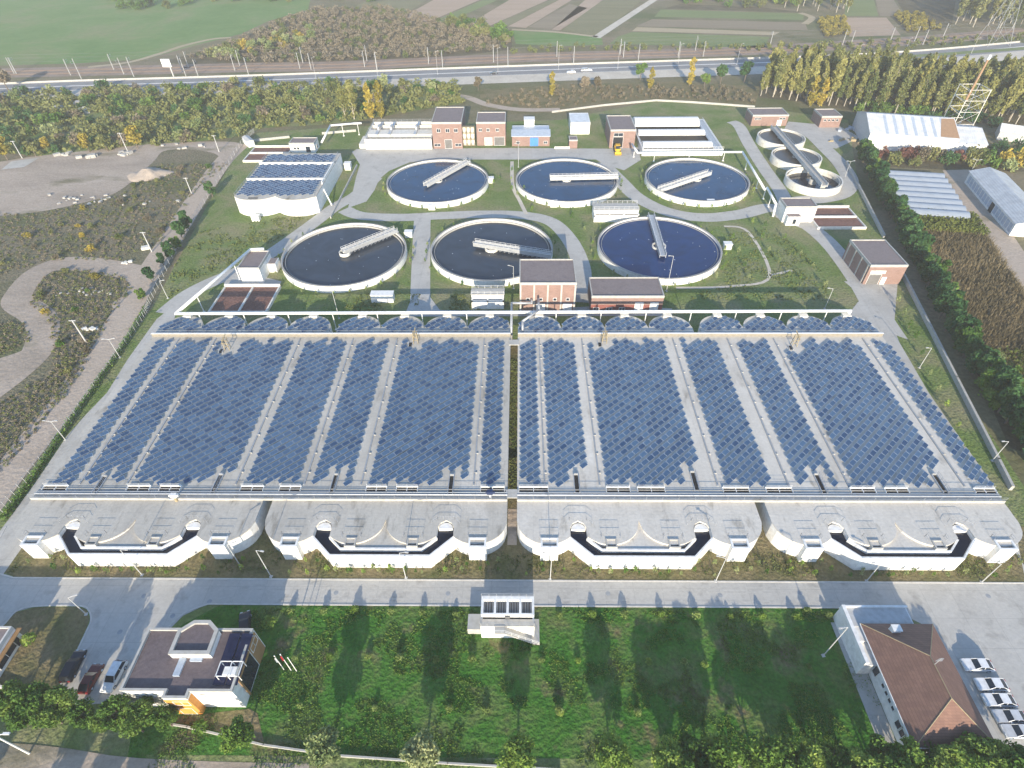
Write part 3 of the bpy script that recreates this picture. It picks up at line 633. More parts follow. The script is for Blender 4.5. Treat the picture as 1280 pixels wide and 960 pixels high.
# ================================================================= SOLAR PANELS
A = R(42.0); CA, SA = math.cos(A), math.sin(A); TILT = R(12)
STR = [(-91.8,-87.6),(-86.0,-78.6),(-76.2,-57.0),(-53.7,-44.1),(-40.6,-32.9),(-29.3,-10.4),(-7.6,-3.2),(.3,3.7),(6.0,14.0),(17.1,36.5),(40.4,49.6),(54.3,62.4),(65.1,83.9),(88.0,91.3)]
AN = [G(288.7,250,6.2), G(395,245,6.2), G(417,193,6.2), G(338.7,193,6.2)]
ax0, ax1, ay0, ay1 = AN[0][0], AN[1][0], AN[0][1]+3.2, (AN[2][1]+AN[3][1])/2
def panel_ok(x, y):
    if 69.3 < y < 113.8:
        for i, (a, b) in enumerate(STR):
            if a-.5 < x < b+.5:
                for sx, sy_ in slot_xy:
                    if abs(x-sx-.3) < 1.7 and y < sy_+3.4: return 0
                for k, (px, py) in enumerate([(285,436),(520,428),(755,428),(992,432)]):
                    hx, hy = hoist[k]
                    if abs(x-hx) < 2.4 and y > hy-3.0: return 0
                if y > 112.4 and (x*1.7) % 7 < 3: return 0
                return ZR
    if 118.2 < y < 123.8:
        for x0 in TX:
            u = x-x0
            if .8 < u < 44.2 and y < rear_edge(min(max(u,0),44.9))-1.1: return ZR
    if ay0 < y < ay1-1.2:
        if ax0+1.2 < x < ax1-1.2:
            f = (y-ay0)/(ay1-ay0)
            if not (.335 < f < .40 or .72 < f < .80): return 6.2
    return 0
hoist = [G(*p, ZR) for p in [(285,436),(520,428),(755,428),(992,432)]]
spots = []
PW, PR = 1.72, 1.545
def rows(xa, xb, y0, y1):
    for j in range(-120, 220):
        t = j*PR
        s0 = (xa+.75+t*SA)/CA
        for k in range(60):
            s = s0+k*PW; x, y = s*CA-t*SA, s*SA+t*CA
            if x > xb-.55: break
            if y0 < y < y1:
                z = panel_ok(x, y)
                if z: spots.append((x, y, z))
for a, b in STR: rows(a-.3, b+.35, 66, 115)
for x0 in TX:
    for q in range(4): rows(x0+11.25*q+.2, x0+11.25*(q+1)-.1, 117.5, 126)
rows(ax0+.6, ax1-.8, 180, 260)
spots.sort(key=lambda p: p[1])
def panel_mb():
    mb = MB(); w, d, t = .80, .47, .02
    ct, st = math.cos(TILT), math.sin(TILT)
    def T(x, y, z): return (x, y*ct-z*st, y*st+z*ct+.30)
    def bx(x0,x1,y0,y1,z0,z1,mi):
        m2 = MB(); m2.box(x0,x1,y0,y1,z0,z1); mb.add([T(*v) for v in m2.v], m2.f, mi)
    bx(-w,w,-d,d,-.02,.015,1)
    for k in range(1):
        bx(-w+.03,w-.03,-d+.03,d-.03,.0155,.02,0)
    for x in (-.65,.65): mb.box(x-.03,x+.03,.33,.39,0,.42,1); mb.box(x-.03,x+.03,-.42,-.36,0,.2,1)
    return mb
pm = panel_mb().mesh('solar_panel', [M['solar'], M['alu']])
NIND = 300
for k, (x, y, z) in enumerate(spots[:NIND]):
    o = link(bpy.data.objects.new('solar_module', pm)); o.location = (x, y, z); o.rotation_euler.z = A
    tag(o, 'dark blue framed solar panel near the front edge of the tank roofs', 'solar panel', 'solar panels nearest the front of the tank roofs')
src = panel_mb(); mb = MB()
for x, y, z in spots[NIND:]:
    mb.add([(x+vx*CA-vy*SA, y+vx*SA+vy*CA, z+vz) for vx, vy, vz in src.v], src.f)
    mb.m[-len(src.m):] = src.m
stuff('solar_panels', mb, [M['solar'], M['alu']], 'rest of the dark blue solar panels in diagonal rows over the tank roofs', 'solar panels')
print('panels', len(spots))
# ================================================================= PIPES
def pipe(label, pts, r, mat='pipewhite', step=9.0, legs=True, group=None, posts_z=True):
    t = thing('overhead_pipe', label, 'pipe', (pts[0][0], pts[0][1], 0), group)
    mb = MB(); mb.tube(pts, r, 10)
    for p in pts[1:-1]: mb.ball(p, r*1.02, r*1.02, r*1.02, 8, 6)
    part('pipe_run', mb, M[mat], t, smooth=True)
    if legs:
        for a, b in zip(pts[:-1], pts[1:]):
            a, b = Vector(a), Vector(b); L = (b-a).length
            if abs(b.z-a.z) > 1: continue
            n = max(1, int(L/step))
            for k in range(n):
                p = a.lerp(b, (k+.5)/n)
                mb = MB(); mb.cyl((p.x,p.y,0),(p.x,p.y,p.z-r*.9),.13,n=6); mb.box(p.x-.35,p.x+.35,p.y-.35,p.y+.35,0,.25)
                part('post', mb, M['white'], t)
    return t
g3 = lambda x, y, z: (*G(x, y, z), z)
pz = 5.6
pl, prr = G(220,392,pz), G(1063,388.5,pz)
pipe('long white air pipe on posts running behind all four aeration tanks', [(*G(330,311,pz),pz),(*G(313,312,pz),pz),(pl[0],pl[1],pz),(prr[0],prr[1],pz),(prr[0],prr[1]+.1,4.6)], .42, step=11.5)
pipe('white pipe from the yellow loader garage over the lawn to the small white building', [g3(790,180,3.6), g3(797,191,3.6), g3(928,190,3.6), g3(956,237,3.6), g3(959,235,4.2), g3(970,255,4.2), g3(966,271,.2)], .42, step=13)
pipe('white pipe from the white walled control room to the grit chambers', [g3(402,178,2.6), g3(413,157,5), g3(441,154.5,5), g3(452,154,5)], .42, step=8)
pipe('grey pipe rising from the gap to the tall brick blower house', [(-2.2,119,.3),(-2.2,119,4.9),(-2.2,129.5,4.9),(3.2,129.5,4.9),(3.2,131.3,4.9)], .32, 'steel', legs=False)
pipe('grey pipe bending from the third tank roof up to the blower house', [(.7,117.5,4.3),(.7,119.5,6.3),(5.0,124.0,6.6),(5.0,129,6.6)], .3, 'steel', legs=False)

# ================================================================= CLARIFIERS
def clarifier(label, cx, cy_, bdir, over, water, col_ring, zr=2.2, R_=19.4, style='flat'):
    t = thing('settling_tank', label, 'tank', (cx, cy_, 0), 'six large round settling tanks')
    mb = MB(); mb.ring(cx, cy_, R_-.45, R_, 0, zr, 96); part('wall', mb, M['white'], t, smooth=False)
    mb = MB(); mb.ring(cx, cy_, R_-.5, R_+.03, zr+.002, zr+.08, 96); part('coping', mb, M['copinggrey'], t)
    mb = MB(); mb.ring(cx, cy_, R_-1.3, R_-1.2, zr-1.0, zr-.4, 96); part('weir', mb, M['conc'], t)
    mb = MB(); wl = zr-(.95 if water == 'w_grey' else .55); mb.disc(cx, cy_, R_-.46, wl, 96); w = part('water', mb, M[water], t)
    mb = MB(); rr = random.Random(hash(label) % 999 if False else int(cx*10) & 1023)
    for k in range(22):
        a, q = rr.uniform(0, 6.28), R_*.93*math.sqrt(rr.random()); s = rr.uniform(.08,.2)
        x, y = cx+q*math.cos(a), cy_+q*math.sin(a); mb.obox((x,y), (math.cos(a*3),math.sin(a*3)), s*1.6, s, wl+.01, wl+.07)
    fo = part('foam', mb, M['foam'], t, None, 'stuff')
    # rotating bridge
    d = Vector((bdir[0], bdir[1])).normalized(); n = Vector((-d.y, d.x)); zb = zr+.45
    a = Vector((cx,cy_))-d*over; b = Vector((cx,cy_))+d*(R_+.1); mid = (a+b)/2; L = (b-a).length
    mb = MB(); mb.obox(mid, d, L, 2.0, zb, zb+.18)
    for s in (-1,1): mb.obox(mid+n*s*.93, d, L, .16, zb-.55, zb-.002); mb.obox(mid+n*s*.98, d, L, .08, zb+.185, zb+.62)
    br = part('bridge', mb, M['steel'] if style == 'truss' else M['wall_grey'], t)
    for s in (-1,1):
        p, q = a+n*s*.95, b+n*s*.95; mb = MB(); mb.rail([(p.x,p.y,zb+.2),(q.x,q.y,zb+.2)], 1.0, 1.6, .04); part('railing', mb, M['white'], br)
    mb = MB(); mb.obox(b-d*.6, d, 1.6, 2.6, zr+.13, zr+.44); part('end_carriage', mb, M['steel'], br)
    mb = MB()
    k = 1.5
    while k < R_-2:
        for s in ((-1,1) if style == 'truss' else (1,)):
            p = Vector((cx,cy_))+d*k+n*s*.95; mb.cyl((p.x,p.y,zr-.7),(p.x,p.y,zb),.05,n=4)
            q = p-d*1.4; mb.cyl((p.x,p.y,zb-.1),(q.x,q.y,zr-.6),.04,n=4)
        k += 1.5
    part('scraper_frame', mb, M['steel'], br)
    mb = MB()
    if col_ring == 'well': mb.ring(cx,cy_,1.5,1.75,zr-.8,zr+.25,28); mb.cyl((cx,cy_,zr-.8),(cx,cy_,zr+.4),.5,n=12)
    elif col_ring == 'big': mb.ring(cx,cy_,1.9,2.2,zr-.8,zr+.05,28); mb.cyl((cx,cy_,zr-.8),(cx,cy_,zr+.4),.6,n=12); mb.ring(cx,cy_,.9,1.1,zr-.8,zr-.1,20)
    else: mb.cyl((cx,cy_,zr-.8),(cx,cy_,zr+.4),.9,n=14); mb.ring(cx,cy_,1.5,1.75,zr-.8,zr-.2,24)
    part('centre_well', mb, M['offwhite'], t)
    return t
CL = [(-31.43,214.63),(17.81,214.90),(67.26,214.98),(-55.24,161.04),(-8.96,163.91),(44.20,164.78)]
BR = [((533,231),(584.4,202)),((687.7,222.5),(770,220.6)),((887.5,215),(825.6,236)),((428,313.5),(489,289)),((592,303.6),(681,317.7)),((826.4,319),(812.4,270.5))]
CLB = ['round settling tank of blue water at the left of the back row','round settling tank of blue water in the middle back, before the low brick building',
       'round settling tank of blue water at the back right, below the barrel covers','round settling tank of grey water at the front left, beside the white cube building',
       'round settling tank of grey water in the middle front, partly behind the tall blower house','round settling tank of deep blue water at the right of the front row']
for k, (c, b) in enumerate(zip(CL, BR)):
    p, q = Vector(G(*b[0],3)), Vector(G(*b[1],3)); d = q-p; over = max(0, (Vector(c)-p).dot(d.normalized()))
    clarifier(CLB[k], c[0], c[1], d, over if k != 3 else .5, ['w_blue','w_blue','w_blue','w_grey','w_grey','w_deep'][k], ['plain','plain','plain','well','big','big'][k], style='truss' if k >= 3 else 'flat')
# small white sampling boxes beside the rims
for k, (px, py, lb) in enumerate([(540,262.5,'small white valve box at the foot of the back left settling tank'),(692,259,'small white valve box at the foot of the back middle settling tank'),(888,258,'small white valve box at the foot of the back right settling tank'),
      (511,297,'small white valve box right of the front left settling tank'),(909,312,'small white valve box right of the front right settling tank'),(613,229,'small white valve box at the right rim of the back left settling tank')]):
    x, y = G(px, py); mb = MB(); mb.box(x-1.2,x+1.2,y-.2,y+1.6,0,1.9); mb.box(x-1.35,x+1.35,y-.35,y+1.75,1.91,2.05)
    single('valve_box', mb, M['white'], lb, 'box', (x,y,0), 'small white valve boxes at the settling tanks')

# thickeners
TH = []
for k, (xl, xr, yt, yb) in enumerate([(947.8,1006.4,160.3,181.4),(965.5,1027,183,206.4),(985.3,1051,208,237.6)]):
    zr = 2.8; xm = (xl+xr)/2
    a, b = G(xm,yt,zr), G(xm,yb,zr); l, r = G(xl,(yt+yb)/2,zr), G(xr,(yt+yb)/2,zr)
    cx, cy_, R_ = (l[0]+r[0])/2, (a[1]+b[1])/2, ((r[0]-l[0])/2+(a[1]-b[1])/2)/2; TH.append((cx,cy_,R_))
    t = thing('thickener', ['small round sludge thickener of brown sludge farthest from the camera, below the brick shed','small round sludge thickener of brown sludge between the other two','small round thickener nearly empty with low dark water nearest the white building'][k], 'tank', (cx,cy_,0), 'three small round thickeners under one bridge')
    mb = MB(); mb.ring(cx,cy_,R_-.45,R_,0,zr,64); part('wall', mb, M['offwhite'], t)
    mb = MB(); mb.ring(cx,cy_,R_-1.1,R_-.95,zr-.9,zr-.2,64); part('weir', mb, M['offwhite'], t)
    mb = MB(); mb.disc(cx,cy_,R_-.46,zr-.6 if k < 2 else zr-2.2,64); part('sludge' if k < 2 else 'water', mb, M['w_sludge' if k < 2 else 'w_dark'], t)
    mb = MB(); mb.cyl((cx,cy_,.3),(cx,cy_,zr+.6),.5,n=10); mb.ring(cx,cy_,1.3,1.5,zr-2.1,zr-.3,20); part('centre_well', mb, M['conc'], t)
a, b = Vector(G(967,157.5,3.8)), Vector(G(1031,231,3.8)); d = (b-a).normalized(); n = Vector((-d.y,d.x)); mid = (a+b)/2; L = (b-a).length
t = thing('walkway_bridge', 'long grey walkway bridge with rails crossing all three small round thickeners', 'bridge', (mid.x,mid.y,0))
mb = MB(); mb.obox(mid,d,L,2.0,3.1,3.5)
part('deck', mb, M['conc'], t)
mb = MB()
for s in (-1,1): mb.obox(mid+n*s*1.12,d,L,.22,3.0,4.3)
part('side_beam', mb, M['wall_grey'], t)
for s in (-1,1):
    p, q = a+n*s*1.1, b+n*s*1.1; mb = MB(); mb.rail([(p.x,p.y,4.3),(q.x,q.y,4.3)], .8, 2.0, .04, 0, 1); part('railing', mb, M['steel'], t)
for f in (.02,.35,.67,.985):
    p = a.lerp(b,f); mb = MB(); mb.obox(p,n,1.8,.5,0,3.0); part('pier', mb, M['conc'], t)

# ================================================================= BUILDINGS
def rect(px, h):
    q = [G(x,y,h) for x,y in px]      # back-left, back-right, front-right, front-left
    return ((q[0][0]+q[3][0])/2, (q[1][0]+q[2][0])/2, (q[2][1]+q[3][1])/2, (q[0][1]+q[1][1])/2)
def building(name, label, cat, x0, x1, y0, y1, h, wall, roof='roofbrown', par=.35, trim='conc', group=None, z0=0, band=None):
    t = thing(name, label, cat, ((x0+x1)/2, (y0+y1)/2, 0), group)
    mb = MB(); mb.box(x0+.05,x1-.05,y0+.05,y1-.05,z0,h-par-.02); part('wall', mb, M[wall], t)
    mb = MB(); mb.box(x0+.31,x1-.31,y0+.31,y1-.31,h-par-.02,h-par+.06); rf = part('roof', mb, M[roof], t)
    mb = MB(); w = .3
    mb.box(x0,x1,y0,y0+w,h-par-.4,h); mb.box(x0,x1,y1-w,y1,h-par-.4,h); mb.box(x0,x0+w,y0+w,y1-w,h-par-.4,h); mb.box(x1-w,x1,y0+w,y1-w,h-par-.4,h)
    part('parapet', mb, M[trim], rf)
    t['dim'] = 0; del t['dim']
    return t
def win(t, side, box, c, z, w, h, kind='window', mat='glass', frame='white'):
    """opening on side 'f'(ront, -y) 'r'(ight,+x) 'l'(eft,-x); c = coordinate along the wall"""
    x0, x1, y0, y1 = box
    mb = MB(); e = .09
    def b(m, c0, c1, z0, z1, d0, d1, mi=0):
        if side == 'f': m.box(c0,c1,y0+.05-d1,y0+.05-d0,z0,z1,mi)
        elif side == 'r': m.box(x1-.05+d0,x1-.05+d1,c0,c1,z0,z1,mi)
        else: m.box(x0+.05-d1,x0+.05-d0,c0,c1,z0,z1,mi)
    b(mb,c-w/2-e,c+w/2+e,z-h/2-e,z-h/2,-.02,.10); b(mb,c-w/2-e,c+w/2+e,z+h/2,z+h/2+e,-.02,.10)
    b(mb,c-w/2-e,c-w/2,z-h/2,z+h/2,-.02,.10); b(mb,c+w/2,c+w/2+e,z-h/2,z+h/2,-.02,.10)
    if kind == 'window' and w > 1.1: b(mb,c-.04,c+.04,z-h/2,z+h/2,-.02,.08)
    f = part(kind, mb, M[frame], t)
    mb = MB(); b(mb,c-w/2,c+w/2,z-h/2,z+h/2,-.02,.04); part('pane' if kind == 'window' else 'leaf', mb, M[mat], f)
    return f
def pil(t, box, xs, h, wall='conc', w=.45):
    for x in xs:
        mb = MB(); mb.box(x-w/2,x+w/2,box[2]-.06,box[2]+.04,0,h); part('pilaster', mb, M[wall], t)

# B1/B2 tall brick sludge buildings at the back
bx = rect([(544.3,133.4),(579.9,133.4),(577.5,152.5),(539.5,153)], 11.0)
t = building('brick_building', 'tallest red brick building at the back, three small windows high on its front', 'building', *bx, 11.0, 'brick')
w = bx[1]-bx[0]
for f in (.22,.52,.80): win(t,'f',bx,bx[0]+w*f,7.6,1.5,1.3)
for f in (.14,.85): win(t,'f',bx,bx[0]+w*f,1.6,2.6,.9)
win(t,'f',bx,bx[0]+w*.52,2.0,3.0,3.6,'door','greysheet' if False else 'concdark')
bx2 = rect([(596.6,139.7),(632.5,139.7),(631.7,152.5),(595.3,152.5)], 9.9)
t = building('brick_building', 'square red brick building right of the tallest one, with a wide door at its foot', 'building', *bx2, 9.9, 'brick')
w = bx2[1]-bx2[0]
for f in (.14,.40,.72): win(t,'f',bx2,bx2[0]+w*f,6.6,1.2,1.1)
win(t,'f',bx2,bx2[0]+w*.4,1.8,3.2,3.2,'door','conc'); win(t,'f',bx2,bx2[0]+w*.78,1.9,4.4,3.5,'door','concdark')
# gas scrubber vessels between the two
for k, (px, py) in enumerate([(581.5,182),(586.5,182),(591.5,182)]):
    x, y = G(px, py); t = thing('scrubber_column', 'beige stacked vessel column in the slot between the two tall brick buildings', 'vessel', (x,y,0), 'vessel columns between the brick buildings')
    for q in range(3):
        mb = MB(); mb.cyl((x,y,.4+q*2.6),(x,y,2.4+q*2.6),.75,n=12); mb.ball((x,y,2.4+q*2.6),.75,.75,.35,10,6); part('vessel', mb, M['offwhite'], t, smooth=True)
    mb = MB()
    for s in (-.85,.85): mb.cyl((x+s,y-.8,0),(x+s,y-.8,8.2),.08,n=5)
    for q in range(4): mb.box(x-.95,x+.95,y-.9,y+.9,.3+q*2.55,.38+q*2.55)
    part('frame', mb, M['ochre'], t)
# B3 low brick building with blue door
h = 4.6; f0, f1 = G(640,183), G(687,183); x0, x1, y0 = f0[0], f1[0], f0[1]
bx3 = (x0, x1, y0, y0+12)
t = building('brick_building', 'low red brick building with a blue door and a pale sloped canopy', 'building', *bx3, h, 'brick', 'bluegrey', .2, 'bluegrey')
win(t,'f',bx3,(G(667.5,181)[0]),1.9,3.4,3.4,'door','blue','blue'); win(t,'f',bx3,x0+2.6,1.6,1.4,1.0); win(t,'f',bx3,x1-1.8,1.6,1.4,1.0)
mb = MB(); mb.add([(x0-.3,y0-.6,h-.1),(x1+.3,y0-.6,h-.1),(x1+.3,y0+4.5,h+1.0),(x0-.3,y0+4.5,h+1.0),(x0-.3,y0-.6,h-.3),(x1+.3,y0-.6,h-.3),(x1+.3,y0+4.5,h+.8),(x0-.3,y0+4.5,h+.8)], [(0,1,2,3),(4,7,6,5),(0,4,5,1),(2,6,7,3),(1,5,6,2),(0,3,7,4)]); part('canopy', mb, M['bluegrey'], t)
x, y = G(661.5,157,h); mb = MB(); mb.box(x-2.2,x+2.2,y-1,y+3.2,h-.1,h+2.6); mb.box(x-2.4,x+2.4,y-1.2,y+3.4,h+2.61,h+2.75); part('roof_unit', mb, M['white'], t)
# small brick hut
a, b = G(711,185.5), G(721.5,185.5); bxh = (a[0],b[0],a[1],a[1]+4.6)
t = building('brick_hut', 'tiny red brick hut with a pitched look beside the low brick building', 'hut', *bxh, 3.6, 'brick', 'roofbrown', .15)
a = G(693,186); mb = MB(); mb.box(a[0],a[0]+6.5,a[1],a[1]+.3,0,.9); single('low_wall', mb, M['offwhite'], 'short pale garden wall left of the tiny brick hut', 'wall', (a[0],a[1],0))
# white container shed
bxw = rect([(712,141),(736,141),(737,153),(712.6,153)], 5.2)
t = building('white_shed', 'white metal shed at the back, standing alone right of the low brick building', 'shed', *bxw, 5.2, 'white', 'whitesheet', .1, 'white')
# B4 garage with loader
bx4 = rect([(759,144),(789.8,144),(793.7,161.6),(762.2,162.3)], 7.7)
t = building('brick_building', 'red brick garage with the yellow loader in its doorway', 'building', *bx4, 7.7, 'brick')
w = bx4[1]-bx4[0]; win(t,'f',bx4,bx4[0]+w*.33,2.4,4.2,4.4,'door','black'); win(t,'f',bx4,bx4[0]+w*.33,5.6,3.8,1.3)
# B5, B6
bx5 = rect([(933.7,134.5),(980,134.5),(984.7,143.5),(941.4,143.5)], 4.9)
t = building('brick_shed', 'wide low brick shed behind the farthest round thickener', 'shed', *bx5, 4.9, 'brick')
w = bx5[1]-bx5[0]
for f in (.12,.2,.8,.88): win(t,'f',bx5,bx5[0]+w*f,3.2,1.3,.8)
win(t,'f',bx5,bx5[0]+w*.78,1.3,2.0,2.4,'door','white')
bx6 = rect([(1018,135.8),(1044.5,135.8),(1051.7,144.8),(1027.8,145.3)], 5.0)
t = building('brick_shed', 'narrow low brick shed with four small windows by the poplar wood', 'shed', *bx6, 5.0, 'brick')
w = bx6[1]-bx6[0]
for f in (.2,.4,.6,.8): win(t,'f',bx6,bx6[0]+w*f,3.2,1.0,.8)
# B7 white with brown roof, B9, B10
def beds(label, x0, x1, y0, y1, split, axis, z=.9, th=.45):
    t = thing('biofilter_bed', label, 'filter bed', ((x0+x1)/2,(y0+y1)/2,0), 'brown bark filter beds in white kerbs')
    mb = MB(); mb.box(x0,x1,y0,y0+th,0,z); mb.box(x0,x1,y1-th,y1,0,z+.5); mb.box(x0,x0+th,y0+th,y1-th,0,z); mb.box(x1-th,x1,y0+th,y1-th,0,z)
    if axis == 'x': mb.box(split-th*.6,split+th*.6,y0+th,y1-th,0,z)
    else: mb.box(x0+th,x1-th,split-th*.6,split+th*.6,0,z+.3)
    part('wall', mb, M['offwhite'], t)
    e = .003
    parts = [(x0+th+e,split-th*.6-e,y0+th+e,y1-th-e),(split+th*.6+e,x1-th-e,y0+th+e,y1-th-e)] if axis == 'x' else [(x0+th+e,x1-th-e,y0+th+e,split-th*.6-e),(x0+th+e,x1-th-e,split+th*.6+e,y1-th-e)]
    for p in parts: mb = MB(); mb.box(*p,0,.55); part('mulch', mb, M['mulch'], t)
bx7 = rect([(976,246.7),(1014.7,246.7),(1021.6,257.5),(982.5,258.3)], 5.9)
t = building('control_building', 'white flat roofed building with a small porch in front of the thickeners', 'building', *bx7, 5.9, 'white')
w = bx7[1]-bx7[0]; win(t,'f',bx7,bx7[0]+w*.68,1.6,4.0,2.8,'door','wall_grey')
px0 = bx7[0]+.6; mb = MB(); mb.box(px0,px0+4.6,bx7[2]-2.2,bx7[2]+.04,0,3.2); pch = part('porch', mb, M['white'], t)
mb = MB(); mb.box(px0+.2,px0+4.4,bx7[2]-2.0,bx7[2]-.1,3.21,3.3); part('porch_roof', mb, M['roofbrown'], pch)
win(t,'f',(px0-.05,px0+4.65,bx7[2]-2.25,bx7[2]),px0+2.6,1.5,1.1,1.7,'window')
a, b, c = G(1022.5,284,.9), G(1084,284,.9), G(1040,256.5,1.4)
beds('pair of brown bark filter beds attached to the white building by the thickeners', a[0]+.0, b[0], a[1], c[1], a[1]+(c[1]-a[1])*.5, 'y')
bx9 = rect([(310.4,313),(336,313),(324.2,334.7),(296.1,334.7)], 5.2)
t = building('control_building', 'white cube building with brown roof beside the front left settling tank', 'building', *bx9, 5.2, 'white')
an = rect([(340.8,322),(348.2,322.4),(343.7,330),(335,330)], 3.0); an = (bx9[1]+.0, an[1], an[2], an[3])
mb = MB(); mb.box(*an,0,3.0); x_ = part('annex', mb, M['white'], t); mb = MB(); mb.box(an[0]+.2,an[1]-.2,an[2]+.2,an[3]-.2,3.003,3.1); part('annex_roof', mb, M['roofbrown'], x_)
a, b, c, d_ = G(280,354.7,1.4), G(350,354.7,1.4), G(333,389.7,.9), G(260,389.7,.9)
bxl = ((a[0]+d_[0])/2, (b[0]+c[0])/2, c[1], a[1])
beds('pair of brown bark filter beds in scalloped shade behind the far left aeration tank', *bxl, G(308,372,.9)[0], 'x')
bx10 = rect([(366,171.5),(396,171.5),(393,178.5),(360.6,178.7)], 4.2)
t = building('control_building', 'white flat roofed control room behind the solar roofed tank in the top left corner', 'building', *bx10, 4.2, 'white')
w = bx10[1]-bx10[0]
for f in (.2,.33): win(t,'f',bx10,bx10[0]+w*f,1.9,.9,.9)
win(t,'f',bx10,bx10[0]+w*.72,1.5,1.9,2.4,'door','glass'); win(t,'r',bx10,(bx10[2]+bx10[3])/2,1.6,1.2,1.6)
a, b, c = G(303,200.5,.9), G(361,200.5,.9), G(330,181.5,1.4)
beds('pair of brown bark filter beds left of the white control room', a[0], bx10[0]-.1, a[1], c[1], G(330,191,.9)[1], 'y')
# B8 brick on the right
bx8 = rect([(1063.3,299.6),(1106.4,298.7),(1135.5,330.4),(1089,332)], 6.6)
t = building('brick_building', 'square red brick building on the right beside the conifer hedge', 'building', *bx8, 6.6, 'brick')
w = bx8[1]-bx8[0]; win(t,'f',bx8,bx8[0]+w*.25,1.7,3.4,3.3,'door','concdark'); win(t,'f',bx8,bx8[0]+w*.52,1.3,1.2,2.3,'door','white')
win(t,'f',bx8,bx8[0]+w*.28,4.2,4.2,.8,'window','white')
for f in (.08,.36,.64,.92):
    mb = MB(); y = bx8[2]+(bx8[3]-bx8[2])*f; mb.box(bx8[0]-.08,bx8[0]+.04,y-.25,y+.25,0,6.0); part('pilaster', mb, M['conc'], t)
# tall brick blower house and low workshop
bxb = rect([(649,323.5),(717.5,323.5),(721,353),(649.7,353.7)], 10.0)
t = building('blower_house', 'tall brick blower house with brown roof behind the gap between the tanks', 'building', *bxb, 10.0, 'brick')
w = bxb[1]-bxb[0]; pil(t, bxb, [bxb[0]+.3, bxb[0]+w*.26, bxb[0]+w*.5, bxb[0]+w*.74, bxb[1]-.3], 9.2)
for f in (.15,.38,.63,.86): win(t,'f',bxb,bxb[0]+w*f,4.6,.8,.8); 
for f in (.38,.86): win(t,'f',bxb,bxb[0]+w*f,1.8,2.4,2.6,'door','white')
h = 5.6
bxk = rect([(736,346.5),(823.5,345.8),(830.5,369.5),(739.7,370.2)], h)
t = building('workshop', 'low wide brick workshop with brown roof right of the tall blower house', 'building', *bxk, h, 'brick')
w = bxk[1]-bxk[0]
mb = MB(); mb.box(bxk[0]+.04,bxk[1]-.04,bxk[2]+.02,bxk[2]+.06,0,2.6); part('plinth', mb, M['brickdark'], t)
for f in (.67,.88): win(t,'f',bxk,bxk[0]+w*f,1.9,2.2,2.9,'door','white')
for f in (.08,.26,.44): win(t,'f',bxk,bxk[0]+w*f,1.2,1.5,.9,'window')
# concrete fan boxes
def fanbox(label, bl, br, fr, h, n=3):
    a, b, c = G(*bl,h), G(*br,h), G(*fr,h); x0, x1, y0, y1 = a[0], b[0], c[1], a[1]
    t = thing('fan_box', label, 'box', ((x0+x1)/2,(y0+y1)/2,0), 'long white flow boxes with dark slots')
    ys = y0+(y1-y0)*.28
    mb = MB(); mb.box(x0,x1,y0,y1,0,h*.55); mb.box(x0,x1,ys,y1,h*.55,h)
    for k in range(n+1):
        x = x0+(x1-x0-.35)*k/n; mb.box(x,x+.35,y0,ys,h*.55,h*.8)
    mb.box(x0,x1,y0,y0+.25,h*.55,h*.7); part('body', mb, M['white'], t)
    mb = MB(); mb.box(x0-.2,x1+.2,ys-.2,y1+.2,h+.002,h+.2)
    part('lid', mb, M['conc'], t)
    mb = MB(); mb.box(x0+.36,x1-.36,y0+.26,ys-.003,h*.553,h*.56); part('opening', mb, M['black'], t)
    mb = MB(); mb.rail([(x0,y1,h+.2),(x1,y1,h+.2)],1.0,1.6,.04); part('railing', mb, M['white'], t); mb = MB(); mb.rail([(x0,ys,h+.2),(x1,ys,h+.2)],1.0,1.6,.04); part('railing', mb, M['white'], t)
fanbox('white slotted flow box between the back middle and front right settling tanks', (741,255), (796,254.5), (798,265.5), 3.6)
fanbox('white slotted flow box in the shade below the front middle settling tank', (590,361.5), (630,361.5), (630,371), 4.2, 2)
a, b, c = G(464.5,363.5,2.6), G(492,363.5,2.6), G(478,369,2.6)
mb = MB(); mb.box(a[0],b[0],c[1],a[1],0,2.5); mb.box(a[0]-.1,b[0]+.1,c[1]-.1,a[1]+.1,2.5,2.65)
single('valve_kiosk', mb, M['white'], 'small plain white kiosk on the grass below the front left settling tank', 'kiosk', (a[0],a[1],0))
# grit chambers (white walls, long channels)
h = 4.4; fl, fr, bk = G(449,187), G(540,187), G(452,152,h)
x0, x1, y0, y1 = fl[0], bx[0]-1.0, fl[1], bk[1]
t = thing('grit_chamber', 'long white walled grit chamber with open channels left of the tallest brick building', 'tank', ((x0+x1)/2,(y0+y1)/2,0))
mb = MB(); D = y1-y0
for f in (0,.26,.5,.76,.97): mb.box(x0+3.5,x1,y0+D*f,y0+D*f+.5,0,h)
mb.box(x0+3.0,x0+3.5,y0,y1,0,h); mb.box(x1,x1+.5,y0,y1,0,h); mb.box(x0,x0+3,y0+D*.05,y0+D*.5,0,1.9); mb.box(x0+3.5,x1,y0+D*.26+.5,y0+D*.5,h-.3,h-.01)
part('wall', mb, M['offwhite'], t)
mb = MB(); mb.box(x0+3.5,x1,y0+.5,y1-.2,.2,h-1.2); part('water', mb, M['w_sludge'], t)
